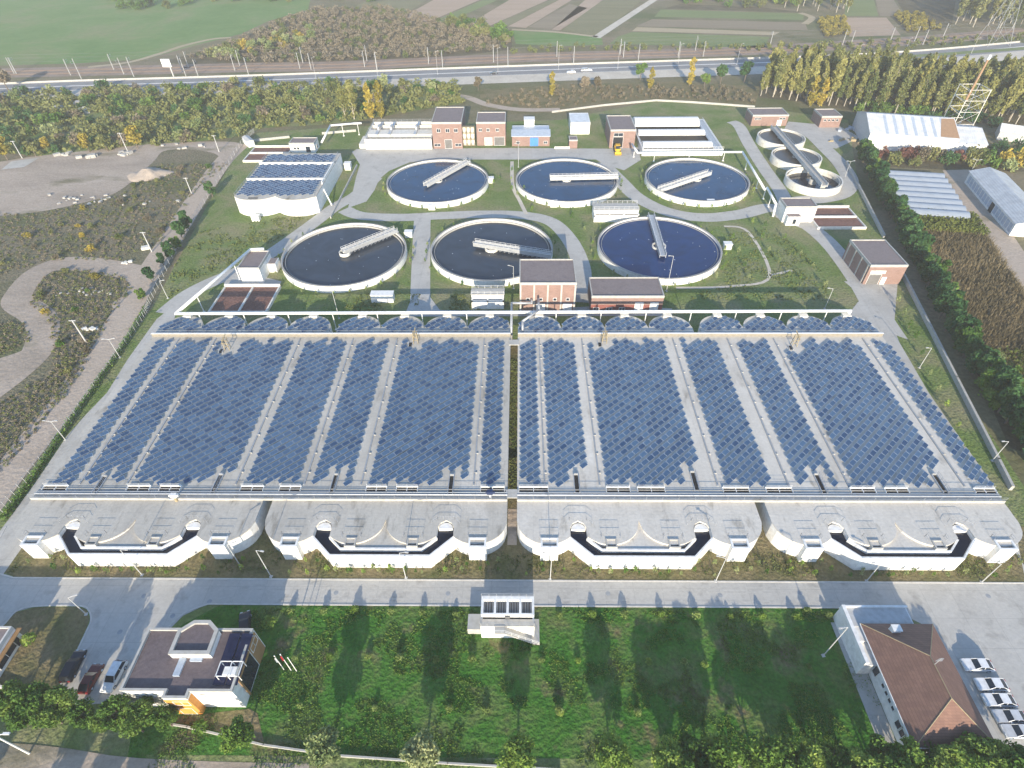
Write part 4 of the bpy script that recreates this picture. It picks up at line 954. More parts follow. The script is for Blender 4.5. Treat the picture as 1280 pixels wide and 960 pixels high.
mb = MB(); mb.rail([(x0+3,y0+.2,h),(x1,y0+.2,h)],1.0,2.4,.05); part('railing', mb, M['steel'], t); mb = MB(); mb.rail([(x0+3,y0+D*.5,h),(x1,y0+D*.5,h)],1.0,2.4,.05); part('railing', mb, M['steel'], t); mb = MB(); mb.rail([(x0+3.2,y0,h),(x0+3.2,y1,h)],1.0,2.4,.05); part('railing', mb, M['steel'], t); mb = MB(); mb.rail([(x0+3,y1-.2,h),(x1,y1-.2,h)],1.0,2.4,.05); part('railing', mb, M['steel'], t)
for f in (.12,.32,.72): mb = MB(); xx = x0+3.5+(x1-x0-3.5)*f; mb.box(xx,xx+1.2,y0+D*.2,y1-D*.1,h+.01,h+.5); mb.box(xx+.2,xx+1.0,y0+D*.45,y0+D*.62,h+.51,h+1.7); part('scraper_bridge', mb, M['steel'], t)
# primary tanks with white barrel covers
z0 = 2.6
a, b = G(802,195), G(900,195); x0, x1, y0 = a[0], b[0]+1, a[1]; yb = G(793,147,3.6)[1]
t = thing('covered_tank', 'concrete primary tank under three long white barrel covers', 'tank', ((x0+x1)/2,(y0+yb)/2,0))
mb = MB(); mb.box(x0,x1,y0,y0+.6,0,z0); mb.box(x0,x1,yb,yb+.6,0,z0); mb.box(x0,x0+.6,y0+.6,yb,0,z0); mb.box(x1-.6,x1,y0+.6,yb,0,z0); part('wall', mb, M['white'], t)
mb = MB(); mb.box(x0+.6,x1-.6,y0+.6,yb,.2,1.5); part('water', mb, M['w_sludge'], t)
for xa, xb, ya, yb_ in ((792.5,880,158.5,147),(796.5,888.5,169.5,160.5),(802,898,184.5,175.5)):
    p, q = G(xa,ya,z0), G(xb,ya,z0); yt = G(xa,yb_,z0+1.6)[1]; r = min(4.4, max(2.6,(yt-p[1])/1.5)); yc = p[1]+r
    mb = MB(); N = 12; v = []
    for X in (x0+.7, x1-4.0):
        for k in range(N+1):
            g = math.pi*k/N; v.append((X, yc-r*math.cos(g), z0+r*.55*math.sin(g)))
    f = [(k,k+N+1,k+N+2,k+1) for k in range(N)]+[tuple(range(N+1)), tuple(range(2*N+1,N,-1))]
    mb.add(v,f)
    for k in range(1,12):
        X = x0+.7+(x1-4.7-x0)*k/12
        vv = []
        for XX in (X-.08,X+.08):
            for j in range(N+1):
                g = math.pi*j/N; vv.append((XX, yc-(r+.05)*math.cos(g), z0+(r+.05)*.55*math.sin(g)))
        mb.add(vv,[(j,j+N+1,j+N+2,j+1) for j in range(N)])
    part('barrel_cover', mb, M['white'], t, smooth=False)
mb = MB(); mb.box(x1-3.8,x1-.7,y0+.6,yb,z0-.2,z0-.01); part('walkway', mb, M['steel'], t)
mb = MB(); mb.rail([(x1-3.7,y0,z0),(x1-3.7,yb,z0)],1.0,2.0,.05); part('railing', mb, M['white'], t); mb = MB(); mb.rail([(x1-.8,y0,z0),(x1-.8,yb,z0)],1.0,2.0,.05); part('railing', mb, M['white'], t); mb = MB(); mb.rail([(x0,y0+.3,z0),(x1,y0+.3,z0)],1.0,2.0,.05); part('railing', mb, M['white'], t); mb = MB(); mb.rail([(x0+.3,y0,z0),(x0+.3,yb,z0)],1.0,2.0,.05); part('railing', mb, M['white'], t)
# solar roofed tank top left
h = 6.2
def anox_front(u, W):      # two shallow lobes
    k = u % (W/2); return ay0-3.2+3.0*abs((k-W/4)/(W/4))**2.4
W = ax1-ax0
pts = [(ax0+W*k/40, anox_front(min(W*k/40, W-.001), W)) for k in range(41)]
t = thing('aeration_tank', 'older tank with a three section solar roof and lobed white front, upper left', 'tank', ((ax0+ax1)/2,(ay0+ay1)/2,0))
ol = pts+[(ax1,ay1+1.0),(ax0,ay1+1.0)]
mb = MB(); mb.prism(ol,0,h-.25); part('wall', mb, M['white'], t)
mb = MB(); mb.prism([(x,y-.05) for x,y in pts]+[(ax1+.05,ay1+1.05),(ax0-.05,ay1+1.05)],h-.25,h); part('roof', mb, M['roofslab'], t)
mb = MB(); D = ay1-ay0
for f in (.345,.73): mb.box(ax0,ax1,ay0+D*f,ay0+D*f+.35,h-.01,h+.8)
mb.box(ax1-.4,ax1-.05,ay0+D*.25,ay0+D*.75,h-.01,h+1.0)
part('upstand', mb, M['white'], t)
mb = MB(); mb.rail([(ax0+.2,ay0,h),(ax0+.2,ay1,h)],1.0,2.4,.05); part('railing', mb, M['steel'], t); mb = MB(); mb.rail([(ax1-.8,ay0,h),(ax1-.8,ay1,h)],1.0,2.4,.05); part('railing', mb, M['steel'], t)
mb = MB(); mb.box(ax0+W*.19,ax0+W*.31,ay0-2.2,ay0-1.4,h-.01,h+.03); part('roof_hatch', mb, M['black'], t)
mb = MB(); mb.cyl((ax1-.2,ay0+D*.25,4.6),(ax1+3.2,ay0+D*.12,.4),.25,n=8); part('drain_pipe', mb, M['pipewhite'], t)
a = G(402.5,256); mb = MB(); mb.obox((ax1+5.0,(ay0+ay1)/2-1),(0,1),(ay1-ay0)+8,.35,0,.9); single('low_wall', mb, M['conc'], 'low concrete wall beside the older solar roofed tank', 'wall', (ax1+5,(ay0+ay1)/2,0))
a = G(320,277); mb = MB(); mb.box(a[0]-1.3,a[0]+1.3,a[1],a[1]+1.8,0,1.7); mb.box(a[0]-1.4,a[0]+1.4,a[1]-.1,a[1]+1.9,1.7,1.85); single('valve_box', mb, M['white'], 'small white valve box at the lobed front of the older solar roofed tank', 'box', (a[0],a[1],0))
a = G(435,213); mb = MB(); mb.box(a[0]-1.2,a[0]+1.2,a[1],a[1]+2.4,0,2.6); mb.box(a[0]-1.35,a[0]+1.35,a[1]-.15,a[1]+2.55,2.6,2.75); single('guard_kiosk', mb, M['white'], 'white kiosk at the corner of the rear yard, right of the older solar roofed tank', 'kiosk', (a[0],a[1],0))
# white cabin at the hedge corner
a = G(312,181); t = thing('site_cabin', 'white site cabin with red brown roof outside the fence corner at the top left', 'cabin', (a[0],a[1],0), None, R(-52))
mb = MB(); mb.box(-3.4,3.4,-1.4,1.4,0,2.6); part('wall', mb, M['white'], t, local=True); mb = MB(); mb.add([(-3.6,-1.6,2.6),(3.6,-1.6,2.6),(3.6,0,3.1),(-3.6,0,3.1),(3.6,1.6,2.6),(-3.6,1.6,2.6)],[(0,1,2,3),(3,2,4,5),(0,3,5),(1,4,2),(0,5,4,1)]); part('roof', mb, M['wall_grey'], t, local=True)

# ---------------- office bottom left
h = 6.6
def W_(p, z=h): return G(p[0], p[1], z)
q = [W_(p) for p in [(185.8,785.4),(316.2,785.4),(290,864),(149,863.4)]]
x0, x1, y0, y1 = (q[0][0]+q[3][0])/2, (q[1][0]+q[2][0])/2, (q[2][1]+q[3][1])/2, (q[0][1]+q[1][1])/2
bxa, bxe = W_((202,872))[0], W_((233,872))[0]; yb_ = W_((216,872.6))[1]
ol = [(x0,y0),(bxa,y0),(bxa,yb_),(bxe,yb_),(bxe,y0),(x1,y0),(x1,y1),(x0,y1)]
t = thing('office_building', 'white two storey office with brown flat roof and an orange entrance bay, bottom left', 'building', ((x0+x1)/2,(y0+y1)/2,0))
mb = MB(); mb.prism(ol,0,h-.4); part('wall', mb, M['white'], t)
def inset_poly(p, d):
    n = len(p); o = []
    for i in range(n):
        a, b, c = Vector(p[i-1]), Vector(p[i]), Vector(p[(i+1)%n])
        u = (b-a).normalized(); v = (c-b).normalized(); nu = Vector((-u.y,u.x)); nv = Vector((-v.y,v.x)); m = nu+nv; m = m/(1+nu.dot(nv)); o.append((b.x+m.x*d,b.y+m.y*d))
    return o
inn = inset_poly(ol,.32)
mb = MB(); mb.cap(inn,h-.39); rf = part('roof', mb, M['roofpurple'], t)
def parapet(ol, inn, z0, z1, mat='conc'):
    mb = MB(); n = len(ol)
    for i in range(n):
        j = (i+1)%n; mb.prism([ol[i],ol[j],inn[j],inn[i]],z0,z1)
    return mb
part('parapet', parapet(inset_poly(ol,-.03),inn,h-.3,h+.08), M['conc'], rf)
hh = 7.75; ro = [G(*p,hh) for p in [(210.4,817.4),(261.3,817.4),(272.7,787),(263,775.6),(243.2,775.6),(222.7,788)]]
mb = MB(); mb.prism([(x,y) for x,y in ro],h-.38,hh-.3); cr_ = part('stair_tower', mb, M['white'], t)
ri = inset_poly(ro,.5); mb = MB(); mb.cap(ri,hh-.29); part('roof', mb, M['roofpurple'], cr_)
part('parapet', parapet(inset_poly(ro,-.05),ri,hh-.35,hh+.08), M['conc'], cr_)
mb = MB(); mb.box(bxa-.04,bxe+.04,yb_-.05,yb_+.3,0,h-.8); mb.box(bxe,bxe+.06,yb_+.3,y0-.02,0,h-.8); part('entrance_bay', mb, M['orange'], t)
ob = (x0,x1,yb_-.05,y1); win(t,'f',ob,(bxa+bxe)/2+.4,4.6,2.2,1.3); win(t,'f',ob,(bxa+bxe)/2,1.3,2.0,2.3,'door','glass')
ob = (x0,x1,y0,y1)
for f,z,ww in ((.12,4.9,1.6),(.27,4.9,1.6),(.50,4.9,.9),(.68,4.9,.9),(.32,2.2,.7),(.46,2.2,.7),(.70,2.2,.7),(.84,2.2,.7)): win(t,'f',ob,bxe+.3+(x1-bxe)*f,z,ww,.9)
for f in (.2,.4,.62,.8):
    for z in (4.6,1.8): win(t,'f',ob,x0+(bxa-x0)*f,z,1.7,1.2)
ym = y0+(y1-y0)*.5
mb = MB(); mb.box(x1-.02,x1+.06,ym+1.7,y1-.2,0,h-.55); part('side_cladding', mb, M['brown'], t)
for f in (.3,.7): win(t,'r',(x0,x1+.06,y0,y1),ym+1.7+(y1-.2-ym-1.7)*f,4.6,1.0,1.4)
mb = MB(); mb.box(x1-.02,x1+.05,ym-2.6,ym+1.5,.4,5.4); gz = part('glazing', mb, M['glass'], t); mb = MB(); mb.box(x1-.02,x1+.16,ym-2.9,ym-2.6,0,5.8); mb.box(x1-.02,x1+.16,ym-2.6,ym+1.5,5.41,5.8); part('glazing_frame', mb, M['brown'], gz)
ob2 = (x0,x1,y0,y1)

def onroof(px,py,z): return G(px,py,z)
a = onroof(290,841,h-.3); mb = MB(); mb.box(a[0]-1.0,a[0]+.9,a[1]-.6,a[1]+.6,h-.2,h+.5)
for dx in (-1.5,.2,1.8):
    for dy in (-1,1): mb.cyl((a[0]+dx,a[1]+dy,h-.39),(a[0]+dx,a[1]+dy,h+1.2),.06,n=6)
    mb.box(a[0]+dx-.06,a[0]+dx+.06,a[1]-1.1,a[1]+1.1,h+1.2,h+1.32)
for dy in (-1.1,1.0): mb.box(a[0]-1.6,a[0]+1.9,a[1]+dy,a[1]+dy+.1,h+1.2,h+1.32)
part('tank_frame', mb, M['white'], rf)
for px,py,ww,dd in ((247,822,.9,.6),(225,834,.5,1.3)):
    a = onroof(px,py,h-.3); mb = MB(); mb.box(a[0]-ww,a[0]+ww,a[1]-dd,a[1]+dd,h-.385,h-.05); part('skylight', mb, M['bluegrey'], rf)
# collector panels lying on the office roof
a = onroof(291.5,823,h)
for k in range(2):
    t2 = thing('solar_collector', ['tilted solar collector on the office roof, left one of the pair','tilted solar collector on the office roof, right one along the parapet'][k], 'solar panel', (a[0]-.95+k*1.9, a[1], h-.38), 'solar collectors on the office roof')
    mb = MB(); mb.add([(-.85,-3.7,.15),(.85,-3.7,.15),(.85,3.7,.55),(-.85,3.7,.55),(-.85,-3.7,.05),(.85,-3.7,.05),(.85,3.7,.45),(-.85,3.7,.45)],[(0,1,2,3),(4,7,6,5),(0,4,5,1),(2,6,7,3),(1,5,6,2),(0,3,7,4)]); part('panel', mb, M['collector'], t2, local=True)
    mb = MB(); mb.box(-.8,-.7,3.4,3.6,0,.44); mb.box(.7,.8,3.4,3.6,0,.44); mb.box(-.8,-.7,-3.6,-3.4,0,.1); mb.box(.7,.8,-3.6,-3.4,0,.1); part('leg', mb, M['alu'], t2, local=True)
# gatehouse at left edge
h = 4.0; a, b = G(14.6,782.7,h), G(0,803,h)
bxg = (a[0]-13, a[0], a[1]-8, a[1])
t = building('gatehouse', 'small white gatehouse with brown roof cut by the left edge of the picture', 'building', *bxg, h, 'white', trim='kerb')
mb = MB(); mb.box(bxg[1]-.04,bxg[1]+.7,bxg[2]+1,bxg[3]+.3,2.6,2.75); part('canopy', mb, M['brown'], t)
win(t,'r',bxg,bxg[3]-3.6,1.5,3.8,1.6); win(t,'r',bxg,bxg[3]-1.2,1.2,.9,2.2,'door','glass')

# ---------------- hip roofed house, bottom right
E = 4.6
bl, br_, fr, fl = G(1076.2,779.6,E), G(1168.4,779.6,E), G(1244,933,E), G(1143.7,937,E)
x0, x1, y0, y1 = (bl[0]+fl[0])/2, (br_[0]+fr[0])/2, (fr[1]+fl[1])/2, (bl[1]+br_[1])/2
rz = 8.6; r1, r2 = G(1151.4,819.8,rz), G(1176,873,rz); xm = (x0+x1)/2
t = thing('hip_roofed_house', 'long white house under a red brown hipped tile roof, bottom right', 'house', (xm,(y0+y1)/2,0))
mb = MB(); mb.box(x0+.5,x1-.5,y0+.5,y1-.5,0,E-.25); part('wall', mb, M['white'], t)
A0,A1,A2,A3 = (x0,y0,E),(x1,y0,E),(x1,y1,E),(x0,y1,E); P1, P2 = (xm,r1[1],rz), (xm,r2[1],rz)
mb = MB(); mb.add([A0,A1,A2,A3,P1,P2],[(0,1,5),(1,2,4,5),(2,3,4),(3,0,5,4)]); lo = [(p[0],p[1],E-.18) for p in (A0,A1,A2,A3)]
mb.add([A0,A1,A2,A3]+lo,[(0,4,5,1),(1,5,6,2),(2,6,7,3),(3,7,4,0),(4,7,6,5)])
rf = part('roof', mb, M['tile'], t)
mb = MB()
for p,q_ in ((A0,P2),(A1,P2),(A2,P1),(A3,P1),(P1,P2)): mb.cyl((p[0],p[1],p[2]+.02),(q_[0],q_[1],q_[2]+.02),.055,n=6)
part('ridge_tiles', mb, M['ochre'], rf)
mb = MB(); mb.box(x0-.02,x1+.02,y0-.12,y0,E-.14,E-.02); mb.box(x0-.12,x0,y0,y1,E-.14,E-.02); part('gutter', mb, M['white'], rf)
cx, cy2 = G(1119,787,6); mb = MB(); mb.box(cx-.6,cx+.6,cy2-.45,cy2+.45,E+.3,6.5); mb.box(cx-.7,cx+.7,cy2-.55,cy2+.55,6.5,6.62); part('chimney', mb, M['white'], rf)
cx, cy2 = G(1144,808,6.9); mb = MB(); mb.box(cx-.5,cx+.5,cy2-.35,cy2+.35,6.3,7.0); part('skylight', mb, M['bluegrey'], rf)
ax_, ay_ = xm, r1[1]-1.2; mb = MB(); mb.cyl((ax_,ay_,rz-.1),(ax_,ay_,rz+2.2),.05,n=5)
for k in range(5): mb.box(ax_-.5+.04*k,ax_+.5-.04*k,ay_-.02,ay_+.02,rz+1.2+.22*k,rz+1.24+.22*k)
part('antenna', mb, M['steel'], rf)
hb = (x0+.45,x1-.45,y0+.45,y1-.45); L = y1-y0
for f,w_,z,hh_ in ((.93,1.8,2.6,1.6),(.80,1.6,2.4,1.5),(.67,2.6,2.5,1.9),(.50,.6,2.7,.7),(.44,.6,2.7,.7),(.38,.6,2.7,.7),(.32,.6,2.7,.7),(.2,1.1,2.3,1.4),(.14,1.1,2.3,1.4),(.08,1.1,2.3,1.4)): win(t,'l',hb,y0+L*f,z,w_,hh_)
# flat roofed rear wing
q = [G(1052,757,4.2), G(1134,756.5,4.2)]; wx0, wx1, wy1 = q[0][0], G(1142,775,4.2)[0], (q[0][1]+q[1][1])/2
mb = MB(); mb.box(wx0+.05,wx1-.05,y1-2.5,wy1-.05,0,3.9); wg = part('rear_wing', mb, M['white'], t)
mb = MB(); mb.box(wx0+.5,wx1-.3,y1-.2,wy1-.3,3.9,3.98); part('roof', mb, M['wall_grey'], wg)
mb = MB(); mb.box(wx0-.05,wx0+.5,y1-6.0,wy1,3.2,4.4); mb.box(wx0+.5,wx1,wy1-.3,wy1,3.5,4.3); part('parapet', mb, M['white'], wg)
mb = MB(); mb.box(wx0+.1,x0+.45,y1-6.0,y1-2.5,0,3.4); part('side_bay', mb, M['white'], wg)
mb = MB(); mb.box(x0-2.2,x0+.4,y0-.5,wy1-1,.0,.12); struct('pavement', mb, M['concrete'])

# ---------------- small pump house in front
h = 5.2
a, b, f_ = G(602,745,h), G(667.5,745,h), G(640,797.5)
x0, x1, y1, y0 = a[0], b[0], a[1], f_[1]
t = thing('pump_house', 'small white pump house with four open top bays and outside stair on the lawn', 'building', ((x0+x1)/2,(y0+y1)/2,0))
yd = G(640,768.5,h)[1]; hd = 4.5
mb = MB(); mb.box(x0,x1,y0,yd,0,hd-.3); mb.box(x0,x1,yd,y1,0,h-1.2)
n = 4; w = (x1-x0-.4)/n
mb.box(x0,x1,yd,yd+.3,h-1.2,h); mb.box(x0,x1,y1-.6,y1,h-1.2,h)
for k in range(n+1):
    xx = x0+k*w; mb.box(xx,xx+.4,yd+.3,y1-.6,h-1.2,h)
part('wall', mb, M['white'], t)
mb = MB()
for k in range(n): mb.box(x0+.4+k*w+.01,x0+(k+1)*w-.01,yd+.31,y1-.61,h-1.19,h-.9)
part('bay_floor', mb, M['concdark'], t)
mb = MB()
for k in range(n):
    for j in range(4): xx = x0+.4+k*w+(w-.4)*(j+.5)/4; mb.box(xx-.03,xx+.03,yd+.3,y1-.6,h-.25,h-.18)
part('grating', mb, M['steel'], t)
mb = MB(); mb.box(x0-.02,x1+.02,y0-.02,yd-.35,hd-.3,hd-.1); part('deck', mb, M['conc'], t)
mb = MB(); mb.box(x0+.3,x1-.3,yd-.34,yd-.02,hd-.3,hd-.25); part('slot', mb, M['black'], t)
mb = MB(); sx0 = x0+(x1-x0)*.45; sx1 = x1+.8; ns = 15
for k in range(ns):
    xx = sx0+(sx1-sx0)*k/ns; zz = (hd-.2)*(1-(k+.5)/ns); mb.box(xx,xx+(sx1-sx0)/ns,y0-1.15,y0-.03,max(0,zz-.35),zz)
mb.box(sx0-1.6,sx0,y0-1.15,y0-.03,hd-.5,hd-.2)
st_ = part('stair', mb, M['conc'], t)
mb = MB(); mb.rail([(sx0-1.6,y0-1.12,hd-.2),(sx0,y0-1.12,hd-.2),(sx1,y0-1.12,.1)],1.0,1.2,.035); part('handrail', mb, M['white'], st_)
mb = MB(); mb.rail([(x0,y0+.1,hd-.1),(sx0-1.6,y0+.1,hd-.1)],1.0,1.0,.035); part('railing', mb, M['steel'], t); mb = MB(); mb.rail([(sx0,y0+.1,hd-.1),(x1,y0+.1,hd-.1)],1.0,1.0,.035); part('railing', mb, M['steel'], t); mb = MB(); mb.rail([(x1-.1,y0,hd-.1),(x1-.1,yd,hd-.1)],1.0,1.0,.035); part('railing', mb, M['steel'], t); mb = MB(); mb.rail([(x0+.1,y0,hd-.1),(x0+.1,yd,hd-.1)],1.0,1.0,.035); part('railing', mb, M['steel'], t); mb = MB(); mb.rail([(x0,y1-.1,h),(x1,y1-.1,h)],1.0,1.2,.035); part('railing', mb, M['steel'], t)
mb = MB(); mb.box(x0-2.3,x0-.01,y0+.6,y0+3.2,0,1.8); part('side_block', mb, M['conc'], t)
mb = MB(); mb.box(x1+.01,x1+.9,y0-1.15,y0+3.0,0,.5); part('landing', mb, M['conc'], t)
mb = MB(); xx = x0+(x1-x0)*.5; mb.box(xx-.4,xx+.4,y0+1.2,y0+1.9,hd-.1,hd+.5); part('hatch', mb, M['concdark'], t)

# ---------------- big white shed, lattice tower, tunnels and barn outside on the right
e0, b0, ap, apr = G(1088.4,166,6.6), G(1083.7,186.5), G(1078,140.6,10.2), G(1189.6,152.8,10.2)
er = G(1237.5,176,6.6)
d = (Vector(er)-Vector(e0)); ang = math.atan2(d.y,d.x); L = (Vector(apr)-Vector(ap)).length; Wd = abs((Vector(ap)-Vector(e0)).dot(Vector((-math.sin(ang),math.cos(ang)))))*2
t = thing('warehouse', 'big white gabled warehouse with translucent roof strips, rusty at one end, by the poplars', 'warehouse', (e0[0],e0[1],0), None, ang)
def gable(L0, L1, W, he, hr): return ([(L0,0,0),(L1,0,0),(L1,W,0),(L0,W,0),(L0,0,he),(L1,0,he),(L1,W,he),(L0,W,he),(L0,W/2,hr),(L1,W/2,hr)], [(0,1,5,4),(2,3,7,6),(0,4,8,7,3),(1,2,6,9,5)])
mb = MB(); v, f = gable(0,L,Wd,6.5,10.1); mb.add(v,f); part('wall', mb, M['wall_grey'], t, local=True)
mb = MB(); mb.add([(-.3,-.4,6.45),(L+.3,-.4,6.45),(L+.3,Wd/2,10.25),(-.3,Wd/2,10.25),(L+.3,Wd+.4,6.45),(-.3,Wd+.4,6.45)],[(0,1,2,3),(3,2,4,5)]); rf = part('roof', mb, M['whitesheet'], t, local=True)
mb = MB(); mb.box(.02,L,-.06,-.01,.0,6.4); part('front_cladding', mb, M['white'], t, local=True)
for k in range(7):
    xx = 6+k*(L-8)/7; mb = MB(); z = lambda y: 6.45+(y+.4)*(3.8/(Wd/2+.4))+.04
    mb.add([(xx,.2,z(.2)),(xx+1.1,.2,z(.2)),(xx+1.1,Wd/2-.8,z(Wd/2-.8)),(xx,Wd/2-.8,z(Wd/2-.8))],[(0,1,2,3)]); part('skylight_strip', mb, M['bluegrey'], rf, local=True)
mb = MB(); z = lambda y: 6.45+(y+.4)*(3.8/(Wd/2+.4))+.05
mb.add([(L-7,.5,z(.5)),(L,.2,z(.2)),(L,Wd/2-.5,z(Wd/2-.5)),(L-5,Wd/2-1,z(Wd/2-1))],[(0,1,2,3)]); part('rusty_sheet', mb, M['rust'], rf, local=True)
t2 = thing('lean_to_shed', 'lower grey lean-to extension at the right end of the big white warehouse', 'shed', (e0[0]+math.cos(ang)*L,e0[1]+math.sin(ang)*L,0), None, ang)
L2 = d.length-L
mb = MB(); v, f = gable(.02,L2,Wd*.85,5.0,7.6); mb.add(v,f); part('wall', mb, M['white'], t2, local=True)
mb = MB(); W2 = Wd*.85; mb.add([(.35,-.3,4.95),(L2+.3,-.3,4.95),(L2+.3,W2/2,7.75),(.35,W2/2,7.75),(L2+.3,W2+.3,4.95),(.35,W2+.3,4.95)],[(0,1,2,3),(3,2,4,5)]); part('roof', mb, M['whitesheet'], t2, local=True)
a = G(1262,177); t = thing('farm_shed', 'small grey pitched shed right of the lean-to, at the right edge', 'shed', (a[0],a[1],0), None, R(-28))
mb = MB(); v, f = gable(-5,5,9,3.6,5.4); mb.add(v,f); part('wall', mb, M['wall_grey'], t, local=True)
mb = MB(); mb.add([(-5.3,-.3,3.5),(5.3,-.3,3.5),(5.3,4.5,5.55),(-5.3,4.5,5.55),(5.3,9.3,3.5),(-5.3,9.3,3.5)],[(0,1,2,3),(3,2,4,5)]); part('roof', mb, M['whitesheet'], t, local=True)
# lattice tower
a = G(1197,170); hb_, hm = 19.0, 30.0
t = thing('lattice_tower', 'square steel lattice tower with a slim flue on top, behind the warehouse', 'tower', (a[0],a[1],0))
mb = MB(); s = 4.2
C = [(a[0]-s,a[1]-s+4),(a[0]+s,a[1]-s+4),(a[0]+s,a[1]+s+4),(a[0]-s,a[1]+s+4)]
for x,y in C: mb.cyl((x,y,0),(x,y,hb_),.17,n=6)
for z in (5,10,14.5,18.8):
    for k in range(4): p, q_ = C[k], C[(k+1)%4]; mb.cyl((p[0],p[1],z),(q_[0],q_[1],z),.11,n=5)
for z, z2 in ((10,14.5),(14.5,18.8),(5,10)):
    for k in range(4): p, q_ = C[k], C[(k+1)%4]; mb.cyl((p[0],p[1],z),(q_[0],q_[1],z2),.06,n=5)
part('lattice', mb, M['offwhite'], t)
mb = MB(); p = C[0]; mb.cyl((p[0],p[1],15),(p[0]+1.5,p[1]+1.0,hm),.5,.4,10); part('flue', mb, M['rust'], t)
mb = MB(); mb.cyl((p[0]+1.5,p[1]+1.0,hm),(p[0]+1.6,p[1]+1.0,hm+1.8),.55,.5,10); part('cowl', mb, M['white'], t)
# polytunnels: 8 bays sharing one block, each a thing
q = [G(1094,209,3), G(1179,213.7,3), G(1215,269,3), G(1131,263,3)]
for k in range(8):
    f0, f1 = k/8, (k+1)/8
    l0 = Vector(q[3]).lerp(Vector(q[0]),f0); l1 = Vector(q[3]).lerp(Vector(q[0]),f1); r0 = Vector(q[2]).lerp(Vector(q[1]),f0); r1_ = Vector(q[2]).lerp(Vector(q[1]),f1)
    t = thing('polytunnel', ['nearest','second','third','fourth','fifth','sixth','seventh','farthest'][k]+' strip of the joined grey polytunnels right of the conifer hedge', 'greenhouse', (l0.x,l0.y,0), 'joined polytunnel bays')
    mb = MB(); N = 8; v = []
    for A_, B_ in ((l0,l1),(r0,r1_)):
        for j in range(N+1):
            c = j/N; p = A_.lerp(B_,.004+.992*c); v.append((p.x,p.y,2.1+.75*math.sin(math.pi*c)))
    mb.add(v,[(j,j+N+1,j+N+2,j+1) for j in range(N)]+[tuple(range(N+1)),tuple(range(2*N+1,N,-1))]); part('roof', mb, M['tunnel'], t)
    mb = MB(); i_ = .01
    a_, b_, c_, d2 = l0.lerp(l1,i_), r0.lerp(r1_,i_), r0.lerp(r1_,1-i_), l0.lerp(l1,1-i_); mb.prism([tuple(a_),tuple(b_),tuple(c_),tuple(d2)],0,2.09); part('wall', mb, M['tunnel'], t)
# long barn
a, b_, r_ = Vector(G(1213,213.7,4.5)), Vector(G(1271,279,4.5)), Vector(G(1239,211,6.2))
d = a-b_; ang = math.atan2(d.y,d.x); Lb = d.length; nrm = Vector((math.sin(ang),-math.cos(ang))); hw = abs((r_-a).dot(nrm))
t = thing('long_barn', 'long grey roofed barn with a row of blue white panels along its wall', 'barn', (b_.x,b_.y,0), None, ang)
mb = MB(); v, f = gable(0,Lb,-2*hw,4.4,6.1); mb.add(v,[g[::-1] for g in f]); part('wall', mb, M['white'], t, local=True)
mb = MB(); mb.add([(-.5,.5,4.35),(Lb+.5,.5,4.35),(Lb+.5,-hw,6.25),(-.5,-hw,6.25),(Lb+.5,-2*hw-.5,4.35),(-.5,-2*hw-.5,4.35)],[(0,3,2,1),(3,5,4,2)]); part('roof', mb, M['greysheet'], t, local=True)
nn = 16
for k in range(nn):
    if k == 6: continue
    x0_ = 1+(Lb-2)*k/nn; x1_ = x0_+(Lb-2)/nn*.8
    mb = MB(); mb.box(x0_,x1_,.0,.06,.8,3.4); part('window', mb, M['bluegrey'], t, local=True)
mb = MB(); mb.box(1+(Lb-2)*6/nn,1+(Lb-2)*6/nn+2.6,-.01,.07,0,3.2); part('door', mb, M['black'], t, local=True)
# ================================================================= MASTS, LAMPS, FLAGS, FENCES
def hgt(b, tx, ty):
    """height of a vertical thing standing at ground b whose top shows at photo row ty"""
    lo, hi = 0.0, 60.0
    for _ in range(40):
        z = (lo+hi)/2; v = Vector((b[0],b[1],z-CAMH)); yy = 480-FPX*v.dot(UC)/v.dot(_F)
        if yy > ty: lo = z
        else: hi = z
    return lo
MAST = [((18,92),(7,74.6)),((20.6,92),(13.7,78)),((88.5,94),(80.8,78)),((102,98.7),(91,73)),((142.6,87.5),(136.6,72)),((155,92.6),(148,75.8)),((167.6,96),(156,71)),((228,89.7),(222.5,73.8)),((232.8,96),(224.4,72.8)),((235.6,84),(229.4,68)),((247.8,95),(241.8,77.5)),((293.8,88.4),(289,72)),((300,82.8),(294.7,67)),((311,94),(305,71.5)),((375,86),(371,69)),((378.7,78.4),(375.9,63.4)),((389,87),(385,68)),((456,83.8),(453.8,65)),((458.8,76),(456.6,61)),((471.6,88),(469.7,65)),((536,80),(536,59)),((553.5,84.7),(552.6,63)),((617,77.8),(616.5,55.6)),((635,82.8),(635,58.4)),((695.9,70.8),(695.3,55)),((716.8,80.8),(716.8,57.6)),((775,68),(777,50.7)),((779,72),(779.6,56.7)),((797.6,75.6),(799.5,54.7)),((847.5,72),(848.8,55)),((869,63.6),(871.5,48)),((878.7,71),(882.5,51.6)),((962,58.4),(964.6,48)),((1053,56),(1058.4,40)),((1112,53.4),(1115.6,41)),((1143,51.6),(1147.4,38.4)),((1153.4,56),(1159.4,38.4)),((1178,48),(1181,39)),((1063,57),(1067,45))]
mast0 = None
